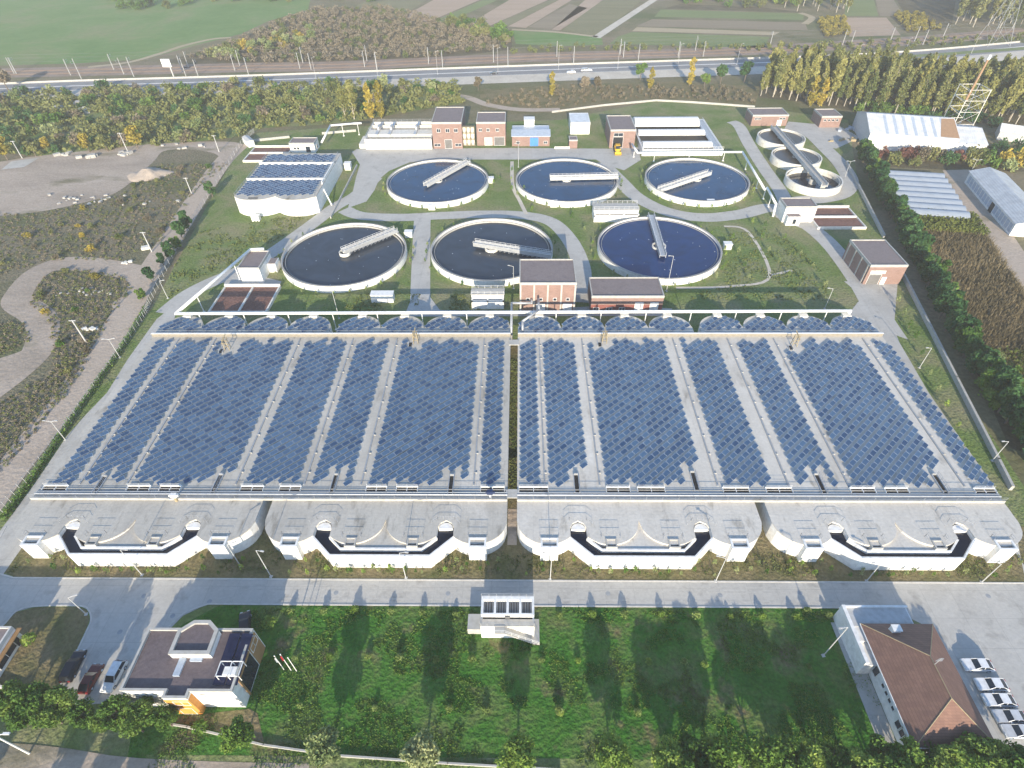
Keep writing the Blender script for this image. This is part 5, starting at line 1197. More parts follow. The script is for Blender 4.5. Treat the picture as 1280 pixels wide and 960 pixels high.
for b, tp in MAST:
    p = G(*b); h = max(8.5, min(13, hgt(p, *tp)))
    if mast0 is None:
        mast0 = thing('catenary_mast', 'pale concrete catenary mast with bracket arm beside the railway', 'mast', (p[0],p[1],0), 'catenary masts along the railway')
        mb = MB(); mb.cyl((0,0,0),(0,0,10),.25,.18,8); part('pole', mb, M['mastgrey'], mast0, local=True)
        mb = MB(); mb.cyl((0,0,8.6),(0,2.6,9.3),.07,n=5); mb.cyl((0,0,7.6),(0,2.8,8.0),.07,n=5); mb.cyl((0,2.6,7.9),(0,2.6,9.3),.05,n=5); part('bracket_arm', mb, M['steel'], mast0, local=True)
        mast0.scale = (1,1,h/10)
    else: dup(mast0, (p[0],p[1],0), 0 if rnd.random() < .5 else math.pi, None, (1,1,h/10))
# catenary wires
t = thing('overhead_wire', 'thin catenary wires strung along the railway', 'wire', (rp[0][0],rp[0][1],0))
mb = MB()
for dd, z in ((-4,6.5),(-4,8.6),(3,6.5),(3,8.6)):
    q = offset(rp, dd)[::3]; mb.tube([(x,y,z) for x,y in q], .035, 4)
part('wire', mb, M['concdark'], t)
# highway lamps and plant lamps
def lamp(name, label, px, top, arms, group, lean=0):
    p = G(*px); h = max(6.0, min(14, hgt(p, *top)))
    t = thing(name, label, 'street lamp', (p[0],p[1],0), group, rnd.uniform(-.3,.3))
    mb = MB(); mb.cyl((0,0,0),(0,0,h),.09,.055,8); mb.box(-.25,.25,-.25,.25,0,.15); part('pole', mb, M['wall_grey'], t, local=True)
    for s in (arms or ()):
        mb = MB(); mb.cyl((0,0,h-.05),(s*1.3,0,h+.25),.06,n=6); part('arm', mb, M['wall_grey'], t, local=True)
        mb = MB(); mb.box(s*1.3-.35,s*1.3+.3,-.12,.12,h+.2,h+.32); part('lamp_head', mb, M['wall_grey'], t, local=True)
    return t
for b, tp in [((547,93),(545,64)),((622.5,89.4),(622.5,60)),((472,94),(469,66)),((698,87),(697.6,57)),((772,86),(774,57)),((395,98),(390,72)),((847,83),(848,55)),((920.8,80.8),(925,55)),((1070.5,75),(1075.6,56)),((1128.7,71),(1137,48)),((1214,66.5),(1223,48))]:
    lamp('highway_lamp', 'slim grey lamp post standing along the highway', b, tp, (1,), 'lamps along the highway')
for k, (b, tp, lb) in enumerate([((178,719),(158,687),'lamp post on the verge before the far left aeration tank channel'),((300.6,707.5),(284,681),'lamp post beside the outlet chamber at the right end of the far left tank'),((339,721),(325,688),'lamp post in the shaded verge between the first two aeration tanks'),
     ((507.6,723),(501,691),'lamp post before the channel of the tank left of the central gap'),((687.6,725),(687.6,690),'lamp post before the outlet chamber just right of the central gap'),((894.4,726.6),(907,698),'lamp post before the right end of the tank right of the central gap'),
     ((1083,726.6),(1095,706),'lamp post before the channel of the far right aeration tank'),((1226.6,728),(1248,705),'lamp post at the right end of the front verge by the road bend'),((1240,576),(1258,552),'lamp post beside the kerb wall right of the far right tank, nearer one'),
     ((1149,460),(1165,435),'lamp post beside the perimeter road right of the tanks, farther one'),((1030.6,386),(1041,361),'lamp post in the scalloped shade right of the front right settling tank'),((833,364),(839,320),'tall lamp post at the right end of the low brick workshop'),
     ((642,361),(642,333),'lamp post left of the tall brick blower house'),((648,209),(648,180),'lamp post between the two rear settling tanks, before the low brick building'),((1056,221),(1061,206),'double armed lamp post right of the nearest thickener'),
     ((424,398),(418,364),'lamp post on the shaded grass below the front left settling tank'),((210,373),(203,362),'short lamp post by the perimeter road left of the pipe bend'),((1028.8,819.7),(1058,784),'tall lamp post on the lawn left of the hip roofed house'),
     ((108,768),(100,758.5),'lamp post in the corner of the shaded lawn island, bottom left'),((82,550),(76,541),'double armed lamp post on the hedge line left of the far left tank'),((150,447),(146,439),'double armed lamp post farther up the hedge line'),((1208,225),(1216,200),'double armed lamp post at the end of the long barn')]):
    lamp('lamp_post', lb, b, tp, (-1,1) if 'double' in lb else (1 if b[0]<640 else -1,), 'lamp posts inside the plant')
for b, tp, lb in [((108,428),(88,400),'grey utility pole with short crossarm inside the dirt loop'),((190,315),(180,290),'grey utility pole with short crossarm beside the dirt road'),((240,243),(232,222),'grey utility pole on the scrub near the solar roofed corner tank'),((274,190),(264,169),'grey utility pole at the right end of the gravel lot'),((28,198),(14,176),'grey utility pole by the concrete pad on the left'),((160,190),(149,166),'grey utility pole behind the rubble at the gravel lot edge')]:
    p = G(*b); h = hgt(p, *tp); t = thing('utility_pole', lb, 'pole', (p[0],p[1],0), 'utility poles in the scrub')
    mb = MB(); mb.cyl((0,0,0),(0,0,h),.2,.13,8); part('pole', mb, M['wall_grey'], t, local=True)
    mb = MB(); mb.box(-.9,.9,-.08,.08,h-.3,h-.15); part('crossarm', mb, M['wall_grey'], t, local=True)
# curved double street lamp bottom left
p = G(37,942); t = thing('curved_street_lamp', 'white street lamp with two long curved arms over the bottom left road', 'street lamp', (p[0],p[1],0))
mb = MB(); mb.cyl((0,0,0),(0,0,8.2),.16,.1,8); part('pole', mb, M['white'], t, local=True)
for s in (-1,1):
    mb = MB(); mb.tube([(s*2.2*math.sin(k*.2),0,8.2+1.2*math.sin(k*.2)*.9) for k in range(8)], .07, 6); ar = part('arm', mb, M['white'], t, local=True)
    mb = MB(); mb.box(s*2.2-.45,s*2.2+.45,-.15,.15,9.1,9.3); part('lamp_head', mb, M['white'], ar, local=True)
# flags
for b, tp, m1, lb in [((355,837),(340,820),'white','leftmost flagpole on the front lawn, with a small white flag'),((364,838),(350,818),'red','middle flagpole on the front lawn, with a small red and white flag'),((371,839),(360,822),None,'rightmost flagpole on the front lawn, without a flag')]:
    p = G(*b); h = hgt(p, *tp); t = thing('flagpole', lb, 'flagpole', (p[0],p[1],0), 'three flagpoles')
    mb = MB(); mb.cyl((0,0,0),(0,0,h),.07,.05,8); mb.ball((0,0,h),.1,.1,.1); part('pole', mb, M['white'], t, local=True)
    if m1:
        if 'flagred' not in M: M['flagred'] = plain('red_cloth', (.55,.03,.03), .8)
        mb = MB(); n = 6
        v = [(.06+.08*math.sin(k*1.2), -.05-.12*k*.6, h-.15-j*1.5-.05*k) for k in range(n) for j in (0,1)]
        mb.add(v,[(2*k,2*k+1,2*k+3,2*k+2) for k in range(n-1)]); part('flag', mb, M['white' if m1 == 'white' else 'flagred'], t, local=True)
# billboard by the railway
p = G(217.6,97); t = thing('billboard', 'white rectangular billboard on a post beside the railway', 'sign', (p[0],p[1],0))
mb = MB(); mb.cyl((0,0,0),(0,0,8),.35,n=8); part('post', mb, M['wall_grey'], t, local=True); mb = MB(); mb.box(-4,1,-.2,.2,5.5,9.5); part('board', mb, M['white'], t, local=True)
# pylon
p = G(1240,55); t = thing('power_pylon', 'grey lattice power pylon rising by the highway in the top right corner', 'pylon', (p[0],p[1],0))
mb = MB(); lv = [(0,7),(10,5),(20,3.4),(30,2.2),(40,1.2)]
for (z0_,s0),(z1_,s1) in zip(lv[:-1],lv[1:]):
    c0 = [(-s0,-s0),(s0,-s0),(s0,s0),(-s0,s0)]; c1 = [(-s1,-s1),(s1,-s1),(s1,s1),(-s1,s1)]
    for k in range(4):
        j = (k+1)%4; mb.cyl((*c0[k],z0_),(*c1[k],z1_),.13,n=5); mb.cyl((*c0[k],z0_),(*c1[j],z1_),.06,n=4); mb.cyl((*c0[j],z0_),(*c1[k],z1_),.06,n=4); mb.cyl((*c1[k],z1_),(*c1[j],z1_),.06,n=4)
part('lattice', mb, M['galv'], t, local=True)
for z in (30,36): mb = MB(); mb.cyl((-8,0,z),(0,0,z+1.6),.09,n=4); mb.cyl((8,0,z),(0,0,z+1.6),.09,n=4); mb.cyl((-8,0,z),(8,0,z),.09,n=4); part('crossarm', mb, M['steel'], t, local=True)
# walls and fences
def wall_run(name, label, px, h, th, mat, cat='wall'):
    p = [G(*q) for q in px]; mb = MB()
    for a, b in zip(p[:-1], p[1:]): mb.obox(((a[0]+b[0])/2,(a[1]+b[1])/2),(b[0]-a[0],b[1]-a[1]),math.hypot(b[0]-a[0],b[1]-a[1])+th*.6,th,0,h)
    return single(name, mb, M[mat], label, cat, (p[0][0],p[0][1],0))
wall_run('perimeter_wall', 'long pale perimeter wall bending behind the back of the plant', [(690,141),(755,132.5),(820,126.5),(865,128.8),(943,134.5)], .9, .35, 'conc')
wall_run('perimeter_wall', 'pale perimeter wall running down the right side before the conifer hedge', [(1057,205),(1070.6,231),(1104,297.5)], 1.3, .5, 'conc')
wall_run('perimeter_wall', 'long pale low wall running down the right beside the far right tank', [(1128,346.6),(1163.7,417),(1193,475.5),(1245,578),(1262,612)], 1.3, .55, 'conc')
wall_run('perimeter_wall', 'pale wall behind the filter beds in the top left corner', [(318,177),(362,172.5)], 1.0, .3, 'conc')
wall_run('perimeter_wall', 'long pale wall behind the grit chambers at the back left', [(403,168),(445,164.5)], 1.0, .3, 'conc')
wall_run('garden_wall', 'thin low boundary wall along the trees at the bottom of the lawn', [(155,896),(235,909.5),(330,932),(420,945),(560,955),(700,963)], .5, .25, 'conc')
wall_run('garden_wall', 'thin low boundary wall left of the round trees in the bottom left corner', [(-20,852),(22,866)], .7, .35, 'offwhite')
# wire fence along the left hedge
p = catmull([G(*q) for q in [(318,166),(302,182),(268,236),(228,302),(192,372),(178,402),(120,486),(60,570),(0,645)]], 10)
t = thing('wire_fence', 'grey wire fence with posts along the hedge on the left', 'fence', (p[0][0],p[0][1],0))
mb = MB(); acc = 0
for a, b in zip(p[:-1],p[1:]):
    L = math.hypot(b[0]-a[0],b[1]-a[1]); n = max(1,int(L/2.6))
    for k in range(n):
        x, y = a[0]+(b[0]-a[0])*k/n, a[1]+(b[1]-a[1])*k/n; mb.cyl((x,y,0),(x,y,2.0),.06,n=5)
part('post', mb, M['wall_grey'], t, None, 'stuff')
mb = MB()
for z in (.2,.7,1.2,1.7,1.95): mb.tube([(x,y,z) for x,y in p], .02, 4)
part('wire', mb, M['steel'], t)
# ================================================================= VEHICLES
M['carwhite'] = plain('car_white', (.78,.79,.80), .25); M['cardark'] = plain('car_black', (.018,.02,.028), .2); M['carred'] = plain('car_dark_red', (.10,.012,.014), .25); M['carsilver'] = plain('car_silver', (.55,.57,.60), .3); M['lampglass'] = plain('headlight_glass', (.7,.72,.72), .15); M['lampred'] = plain('tail_light', (.35,.02,.02), .25)
def car(paint, kind='sedan', L=4.5, W=1.78):
    """car along +x (nose at +x), origin on the ground; parts returned as (name, builder, material, sub-parts)"""
    w = W/2
    prof = [(-L/2,.45),(-L/2+.05,.80),(-L/2+.35,.93),(L*.20,.95),(L/2-.35,.80),(L/2,.62),(L/2,.32),(L/2-.15,.25),(-L/2+.15,.25)]
    body = MB(); n = len(prof)
    for s, ww in ((-1,w),(1,w)): pass
    v = [(x,-w*(.97 if z > .8 else 1),z) for x,z in prof]+[(x,w*(.97 if z > .8 else 1),z) for x,z in prof]
    body.add(v,[(i,(i+1)%n,(i+1)%n+n,i+n)[::-1] for i in range(n)]); body.cap  # sides
    body.add(v,[tuple(range(n))[::-1],tuple(range(n,2*n))])
    b0, b1 = (-L/2+.25, L*.19) if kind == 'sedan' else (-L/2+.08, L*.22)
    t0, t1 = (-L*.24, L*.04) if kind == 'sedan' else (-L*.40, L*.06)
    zt = 1.45 if kind == 'sedan' else 1.6; wi = w*.80
    roof = MB(); roof.box(t0,t1,-wi,wi,zt-.04,zt)
    for x0_,x1_ in ((b1-.02,t1),(b0+.02,t0)):
        for s in (-1,1): roof.cyl((x0_,s*w*.9,.94),(x1_,s*wi*.98,zt-.02),.05,n=5)
    for s in (-1,1): roof.cyl(((t0+t1)/2,s*w*.92,.94),((t0+t1)/2,s*wi,zt-.03),.05,n=5)
    wind = MB(); wind.quad((b1,-w*.88,.95),(b1,w*.88,.95),(t1,wi*.95,zt-.03),(t1,-wi*.95,zt-.03))
    rear = MB(); rear.quad((b0,w*.88,.93),(b0,-w*.88,.93),(t0,-wi*.95,zt-.03),(t0,wi*.95,zt-.03))
    sides = []
    for s in (-1,1):
        m = MB(); m.quad((b0,s*w*.92,.93),(b1,s*w*.92,.95),(t1,s*wi*.99,zt-.03),(t0,s*wi*.99,zt-.03)); sides.append(m)
    wheels = []
    for x in (-L*.30,L*.31):
        for s in (-1,1):
            m = MB(); m.cyl((x,s*(w-.2),.32),(x,s*(w+.01),.32),.32,n=14); rm = MB(); rm.cyl((x,s*(w-.02),.32),(x,s*(w+.025),.32),.19,n=10); wheels.append((m,rm))
    hl, tl, mir = [], [], []
    for s in (-1,1):
        m = MB(); m.box(L/2-.12,L/2+.015,s*w*.62-.2,s*w*.62+.2,.60,.72); hl.append(m)
        m = MB(); m.box(-L/2-.015,-L/2+.1,s*w*.72-.18,s*w*.72+.18,.62,.82); tl.append(m)
        m = MB(); m.box(b1-.35,b1-.2,s*(w+.02)-.1,s*(w+.02)+.1,.93,1.07); mir.append(m)
    return dict(body=body, roof=roof, wind=wind, rear=rear, sides=sides, wheels=wheels, hl=hl, tl=tl, mir=mir, paint=paint)
def place_car(label, px, dirpx, paint, kind='sedan', name='parked_car', L=4.5, group='parked cars'):
    p = G(*px, .7); q = G(*dirpx, .7); ang = math.atan2(q[1]-p[1], q[0]-p[0])
    t = thing(name, label, 'car', (p[0],p[1],0), group, ang)
    c = car(paint, kind, L); k = dict(local=True)
    b = part('body', c['body'], M[paint], t, **k); part('roof', c['roof'], M[paint], t, **k)
    part('windscreen', c['wind'], M['glass'], t, **k); part('rear_window', c['rear'], M['glass'], t, **k)
    for m in c['sides']: part('side_window', m, M['glass'], t, **k)
    for m, rm in c['wheels']: w = part('wheel', m, M['rubber'], t, **k); part('rim', rm, M['alu'], w, **k)
    for m in c['hl']: part('headlight', m, M['lampglass'], t, **k)
    for m in c['tl']: part('tail_light', m, M['lampred'], t, **k)
    for m in c['mir']: part('mirror', m, M[paint], t, **k)
    return t
for px, lb, pt, kd in [((1222.5,831),'white car at the back of the row of five, nearest the big shadow corner','carwhite','sedan'),((1240,855.5),'white car second from the back of the row beside the hip roofed house','carwhite','sedan'),((1249.5,875),'white car in the middle of the row of five','carwhite','sedan'),((1263,895.5),'pale silver car second from the front of the row of five, all in shade','carsilver','sedan'),((1274,914),'pale silver car at the front of the row of five, cut by the right edge','carsilver','sedan')]:
    place_car(lb, px, (px[0]-30,px[1]-1), pt, kd)
place_car('black car parked along the shaded lawn island, bottom left', (91,832), (98,818), 'cardark', 'suv', L=5.0)
place_car('dark red car parked by the round trees, bottom left', (113,848), (121,833), 'carred', 'sedan')
place_car('white car with a dark sunroof parked beside the office', (142,845), (136,856), 'carwhite', 'suv', L=4.8)
place_car('dark blue car half hidden behind the office roof', (306,779), (306,769), 'cardark', 'sedan', L=4.3)
place_car('white van driving on the highway behind the plant, farther one', (733,87), (745,86.5), 'carwhite', 'suv', 'moving_car', 6.5, 'cars on the highway')
place_car('white car driving on the highway, left of the van', (714,89.5), (700,90), 'carwhite', 'sedan', 'moving_car', 5.0, 'cars on the highway')
place_car('small dark car on the highway behind the brick buildings', (617,91), (600,91.5), 'cardark', 'sedan', 'moving_car', 4.6, 'cars on the highway')
# yellow loader in the garage mouth
p = G(771,190); t = thing('wheel_loader', 'yellow wheel loader parked in the brick garage doorway', 'loader', (p[0],p[1]-1.2,0))
k = dict(local=True)
mb = MB(); mb.box(-1.1,1.1,-1.0,3.0,.9,2.0); mb.box(-1.0,1.0,1.6,3.4,1.2,2.3); part('body', mb, M['yellow'], t, **k)
mb = MB(); mb.box(-.8,.8,-.6,1.2,2.0,3.3); cb = part('cab', mb, M['glass'], t, **k); mb = MB(); mb.box(-.95,.95,-.75,1.35,3.3,3.45); part('cab_roof', mb, M['yellow'], cb, **k)
mb = MB(); mb.box(-1.35,1.35,-3.0,-2.0,.3,.45); mb.box(-1.35,1.35,-2.1,-2.0,.45,1.3); mb.box(-1.35,-1.25,-3,-2.1,.45,1.0); mb.box(1.25,1.35,-3,-2.1,.45,1.0); part('bucket', mb, M['yellow'], t, **k)
for s in (-.6,.6): mb = MB(); mb.cyl((s,-.8,1.7),(s,-2.0,.8),.14,n=6); part('arm', mb, M['yellow'], t, **k)
for x in (-1,1):
    for y in (-.6,2.2): mb = MB(); mb.cyl((x*.75,y,.75),(x*1.3,y,.75),.75,n=14); part('wheel', mb, M['rubber'], t, **k)
# vehicles and rubble by the dirt lot and the thickener yard
def chunks(label, cat, px, n, spread, size, mat, name):
    c = G(*px); mb = MB(); r_ = random.Random(int(px[0]*7+px[1]))
    for k in range(n):
        x, y, s = c[0]+r_.gauss(0,spread), c[1]+r_.gauss(0,spread*.4), size*r_.uniform(.5,1.2); a = r_.uniform(0,3.14)
        mb.obox((x,y),(math.cos(a),math.sin(a)),s*1.5,s,-.05,s*r_.uniform(.4,.8))
    o = single(name, mb, M[mat], label, cat, (c[0],c[1],0))
    if n > 20: o['kind'] = 'stuff'
    return o
chunks('heap of pale broken concrete at the edge of the gravel lot, left one','rubble heap',(84,193),7,2.2,1.5,'conc','rubble_heap')
chunks('heap of pale broken concrete behind the gravel lot, beside the grey cart','rubble heap',(110,197),6,1.8,1.8,'conc','rubble_heap')
chunks('row of pale concrete slabs at the foot of a utility pole','rubble heap',(158,192),8,3.0,1.4,'conc','rubble_heap')
chunks('scattered pale stones at the right end of the gravel lot','rubble heap',(232,184),7,5,1.1,'conc','rubble_heap')
chunks('scattered sandy rubble along the gravel bank','rubble heap',(120,250),26,9,.8,'conc','rubble_heap')
chunks('row of pale rocks lining the ditch inside the dirt loop','rubble heap',(110,366),22,4.0,.5,'conc','rubble_heap')
chunks('small pale stone heap beside the ditch near the dirt road','rubble heap',(115,412),6,1.2,.9,'offwhite','rubble_heap')
chunks('pale boulder heap beside the utility pole at the dirt road','rubble heap',(183,311),3,.15,1.9,'offwhite','rubble_heap')
chunks('pale stones by the junction of the dirt tracks','rubble heap',(157,328),4,1.2,.9,'offwhite','rubble_heap')
chunks('pile of building materials in the yard left of the warehouse','material pile',(1056,176),9,3.0,1.2,'ochre','material_pile')
chunks('stack of pale blue sheets in the yard left of the warehouse','material pile',(1062,163),7,2.6,1.6,'bluegrey','material_pile')
chunks('white junk heap among the bushes beyond the gravel lot, larger one','junk heap',(98,131),5,2.2,2.4,'conc','junk_heap')
chunks('white junk heap among the bushes beyond the gravel lot, left one','junk heap',(73,138),3,1.2,2.6,'conc','junk_heap')
chunks('row of pale beams on the grass clearing among the bushes','junk heap',(104,139),5,5,1.6,'offwhite','junk_heap')
# mound of sand
c = G(186,219); mb = MB(); nn, nr = 40, 12; v = []; f = []
for j in range(nr+1):
    for i in range(nn):
        a = 2*math.pi*i/nn; q = 1-j/nr; wob = 1+.35*noise.noise(Vector((math.cos(a)*1.3,math.sin(a)*1.3,2)))
        x, y = 8.5*q*wob*math.cos(a), 6.5*q*wob*math.sin(a)
        z = -.05 if j == 0 else max(0, 2.6*(1-q)**.9*(1+.5*noise.noise(Vector((x*.35,y*.35,5)))))+.12*noise.noise(Vector((x*1.7,y*1.7,1)))
        v.append((c[0]+x,c[1]+y,z))
for j in range(nr):
    for i in range(nn): f.append((j*nn+i, j*nn+(i+1)%nn, (j+1)*nn+(i+1)%nn, (j+1)*nn+i))
mb.add(v,f); single('sand_mound', mb, M['dirt'], 'pale sand mound at the right end of the gravel lot', 'mound', (c[0],c[1],0), smooth=True)
# ================================================================= VEGETATION
def leaf(mb, r_, p, s, mi=0, up=0):
    n = Vector((r_.gauss(0,1),r_.gauss(0,1),r_.gauss(0,1)+up)).normalized(); a = n.orthogonal().normalized(); b = n.cross(a)
    t = r_.uniform(0,6.28); a, b = math.cos(t)*a+math.sin(t)*b, -math.sin(t)*a+math.cos(t)*b
    p = Vector(p); q = s*r_.uniform(.6,1.3); w = q*r_.uniform(.45,.75)
    mb.add([p-a*q,p+b*w,p+a*q,p-b*w],[(0,1,2,3)],mi)
def blade(mb, r_, x, y, h, w):
    a = r_.uniform(0,3.14); dx, dy = math.cos(a)*w, math.sin(a)*w; lx, ly = r_.gauss(0,.25)*h, r_.gauss(0,.25)*h
    mb.add([(x-dx,y-dy,0),(x+dx,y+dy,0),(x+lx+dx*.5,y+ly+dy*.5,h),(x+lx-dx*.5,y+ly-dy*.5,h)],[(0,1,2,3)])
def blob(mb, r_, c, rad, n, s, shell=.55):
    for _ in range(n):
        d = Vector((r_.gauss(0,1),r_.gauss(0,1),r_.gauss(0,1))).normalized()*(shell+(1-shell)*r_.random())
        leaf(mb, r_, (c[0]+d.x*rad[0], c[1]+d.y*rad[1], c[2]+d.z*rad[2]), s)
def crown_round(seed, R_=3.2, zc=4.2, h=2.8, lobes=14, n=130, s=.32):
    r_ = random.Random(seed); mb = MB()
    for k in range(lobes):
        a, q, z = r_.uniform(0,6.28), R_*.68*math.sqrt(r_.random()), r_.uniform(-.75,.8)
        k2 = math.sqrt(max(.15,1-z*z)); rr_ = R_*r_.uniform(.26,.46)
        blob(mb, r_, (q*k2*math.cos(a), q*k2*math.sin(a), zc+z*h*.75), (rr_,rr_,rr_*.8), n, s)
    return mb
def crown_poplar(seed, H=20, W=2.1, base=.22, n=1500, s=.62):
    r_ = random.Random(seed); mb = MB()
    arms = [(r_.uniform(base,.9), r_.uniform(0,6.28)) for _ in range(30)]
    for t, a in arms:
        w = W*math.sin(math.pi*min(1,max(.05,(t-base)/(1-base)*.85+.12)))**.7; q = w*r_.uniform(.1,.75)
        blob(mb, r_, (q*math.cos(a), q*math.sin(a), H*t), (w*.5,w*.5,H*.07), n//30, s, .3)
    blob(mb, r_, (0,0,H*.93), (W*.25,W*.25,H*.07), n//16, s*.8, .2)
    return mb
def limbs(seed, H, r0, n=6, spread=2.0, lo=.3):
    r_ = random.Random(seed+99); mb = MB(); k = r_.uniform(-.3,.3)
    mb.cyl((0,0,-.1),(k*.4,k*.2,H*.5),r0,r0*.7,7); mb.cyl((k*.4,k*.2,H*.5),(k,k*.4,H),r0*.7,r0*.2,6)
    for _ in range(n):
        t = r_.uniform(lo,.85); a = r_.uniform(0,6.28); q = spread*r_.uniform(.5,1)*(1.1-t*.5)
        mb.cyl((k*t,k*.4*t,H*t),(q*math.cos(a),q*math.sin(a),H*min(1.05,t+.22)),r0*.4,r0*.12,5)
    return mb
def tree_proto(name, label, cat, group, crown, limb, mleaf, mtrunk):
    t = bpy.data.objects.new(name, None); t.empty_display_size = .5; tag(t, label, cat, group)
    c = bpy.data.objects.new('crown', crown.mesh('crown', M[mleaf])); tr = bpy.data.objects.new('trunk', limb.mesh('trunk', M[mtrunk]))
    return (t, c, tr)
def plant(proto, loc, s=1.0, rz=None, label=None, sz=None):
    t, c, tr = proto
    o = t.copy(); COL.objects.link(o); o.location = (loc[0],loc[1],0); o.rotation_euler.z = rnd.uniform(0,6.28) if rz is None else rz
    o.scale = (s,s,s if sz is None else sz)
    if label: o['label'] = label
    for q in (tr, c):
        k = q.copy(); COL.objects.link(k); k.parent = o
    return o
def inpoly(x, y, P_):
    r_ = False; j = len(P_)-1
    for i in range(len(P_)):
        if (P_[i][1] > y) != (P_[j][1] > y) and x < (P_[j][0]-P_[i][0])*(y-P_[i][1])/(P_[j][1]-P_[i][1])+P_[i][0]: r_ = not r_
        j = i
    return r_
def scatter(px, n, dmin, seed, world=False):
    P_ = px if world else [G(*q) for q in px]; r_ = random.Random(seed); out = []
    x0, x1 = min(p[0] for p in P_), max(p[0] for p in P_); y0, y1 = min(p[1] for p in P_), max(p[1] for p in P_)
    for _ in range(n*40):
        if len(out) >= n: break
        x, y = r_.uniform(x0,x1), r_.uniform(y0,y1)
        if inpoly(x,y,P_) and all((x-a)**2+(y-b)**2 > dmin*dmin for a,b in out): out.append((x,y))
    return out
# --- poplar wood, top right
pop = []
for k in range(5):
    H = [20,18,21,17,19][k]
    pop.append(tree_proto('poplar', 'tall slim poplar with pale bare lower trunk in the wood behind the warehouse', 'tree', 'poplars in the wood at the top right', crown_poplar(10+k,H,2.7,.24), limbs(20+k,H*.95,.26,9,1.6,.3), ['f_poplar','f_poplar','f_olive','f_poplar','f_olive'][k], 'paletrunk'))
belt = [(948,121),(1000,127),(1030,131),(1075,139),(1190,150),(1300,158),(1300,128),(1180,118),(1060,108),(960,104)]
for k, (x,y) in enumerate(scatter(belt, 190, 3.2, 3)): plant(pop[k%5], (x,y), rnd.uniform(.8,1.12))
# edge rows with individual positions (front of the wood)
yel = tree_proto('yellow_poplar', 'bright yellow poplar', 'tree', 'yellow trees', crown_poplar(31,14,2.4,.08,900,.6), limbs(31,13,.22,8,1.4,.15), 'f_yellow', 'paletrunk')
for px, s, lb in [((1012,133),1.0,'bright yellow poplar between the two low brick sheds, left of the pair'),((1024,133),.95,'bright yellow poplar between the two low brick sheds, right of the pair'),((464,148),1.15,'bright yellow poplar left of the tallest brick building, left of the pair'),((477,148),1.2,'bright yellow poplar left of the tallest brick building, right of the pair'),((862,107),1.0,'yellow green poplar standing alone before the highway'),((690,120),.85,'small yellow tree on the dry plot behind the white shed'),((812,112),.8,'slender yellow tree near the dark bush before the highway')]:
    plant(yel, G(*px), s, None, lb)
pale = tree_proto('poplar', 'pale olive poplar', 'tree', 'poplars left of the brick buildings', crown_poplar(37,15,3.0,.1,900,.6), limbs(37,14,.25,9,1.8,.15), 'f_poplar', 'paletrunk')
for px, s, lb in [((432,149),1.05,'pale olive poplar left of the yellow pair, left one'),((443,149),1.15,'pale olive poplar left of the yellow pair, right one')]: plant(pale, G(*px), s, None, lb)
# far tree belts along the top edge
far = scatter([(1180,33),(1300,38),(1300,-8),(1205,-8)], 70, 6, 5)
for k,(x,y) in enumerate(far): plant(pop[k%5], (x,y), rnd.uniform(1.0,1.3), None, 'tall slim poplar in the far wood at the top right corner')
for k,(x,y) in enumerate(scatter([(985,14),(1060,20),(1056,-8),(960,-8)], 26, 8, 6)): plant(pop[k%5], (x,y), rnd.uniform(.8,1.1), None, 'tall slim poplar in the far clump beyond the fields')
# --- bushes
bush = {}
def bush_mesh(kind, seed, mat):
    r_ = random.Random(seed); mb = MB()
    for k in range(9):
        a, q = r_.uniform(0,6.28), 1.5*math.sqrt(r_.random()); rr_ = r_.uniform(.7,1.15)
        blob(mb, r_, (q*math.cos(a),q*math.sin(a),r_.uniform(.7,1.9)), (rr_,rr_,rr_), 46, .30, .4)
    return mb.mesh('bush', M[mat])
for mt in ('f_green','f_dark','f_olive','f_yellow','f_brown','f_red','f_lime','f_pale'):
    bush[mt] = [bush_mesh('b', 50+k, mt) for k in range(3)]
def shrub(loc, mt, s, label, group, cat='bush', sz=None):
    o = link(bpy.data.objects.new('bush', rnd.choice(bush[mt]))); o.location = (loc[0],loc[1],0); o.rotation_euler.z = rnd.uniform(0,6.28)
    o.scale = (s,s,(sz or 1)*s); return tag(o, label, cat, group)
def clumps(mb, pts, r_, smin, smax, n, ls, flat=1.0):
    for x,y in pts:
        s = r_.uniform(smin,smax); blob(mb, r_, (x,y,s*.75*flat), (s,s,s*.85*flat), n, ls, .35)
# thicket between the gravel lot and the highway: individual bushes over one mass of undergrowth
TH_ = [(-40,186),(-20,122),(100,113),(240,110),(430,104),(570,106),(578,130),(545,134),(440,152),(400,156),(330,160),(290,172),(200,182),(60,196)]
r_ = random.Random(11); mb = MB()
clumps(mb, [p for p in scatter(TH_, 700, 2.6, 12)], r_, 1.4, 2.9, 50, .7, .8)
stuff('undergrowth', mb, M['f_olive'], 'dense mixed undergrowth between the gravel lot and the highway', 'undergrowth')
sheet('thicket_floor', TH_, 2, 'lawn')
for k,(x,y) in enumerate(scatter(TH_, 120, 7.0, 14)):
    mt = rnd.choice(['f_green']*4+['f_dark']*3+['f_olive']*4+['f_brown']*2+['f_pale'])
    shrub((x,y), mt, rnd.uniform(1.1,2.1), 'rounded bush in the green thicket between the gravel lot and the highway', 'bushes of the thicket below the highway')
rt = [tree_proto('tree', 'leafy tree', 'tree', None, crown_round(60+k,3.2,5.0,3.6,12,70,.55), limbs(60+k,7,.22,7,2.2), m_, 'trunk') for k, m_ in enumerate(['f_olive','f_green','f_dark','f_yellow','f_brown'])]
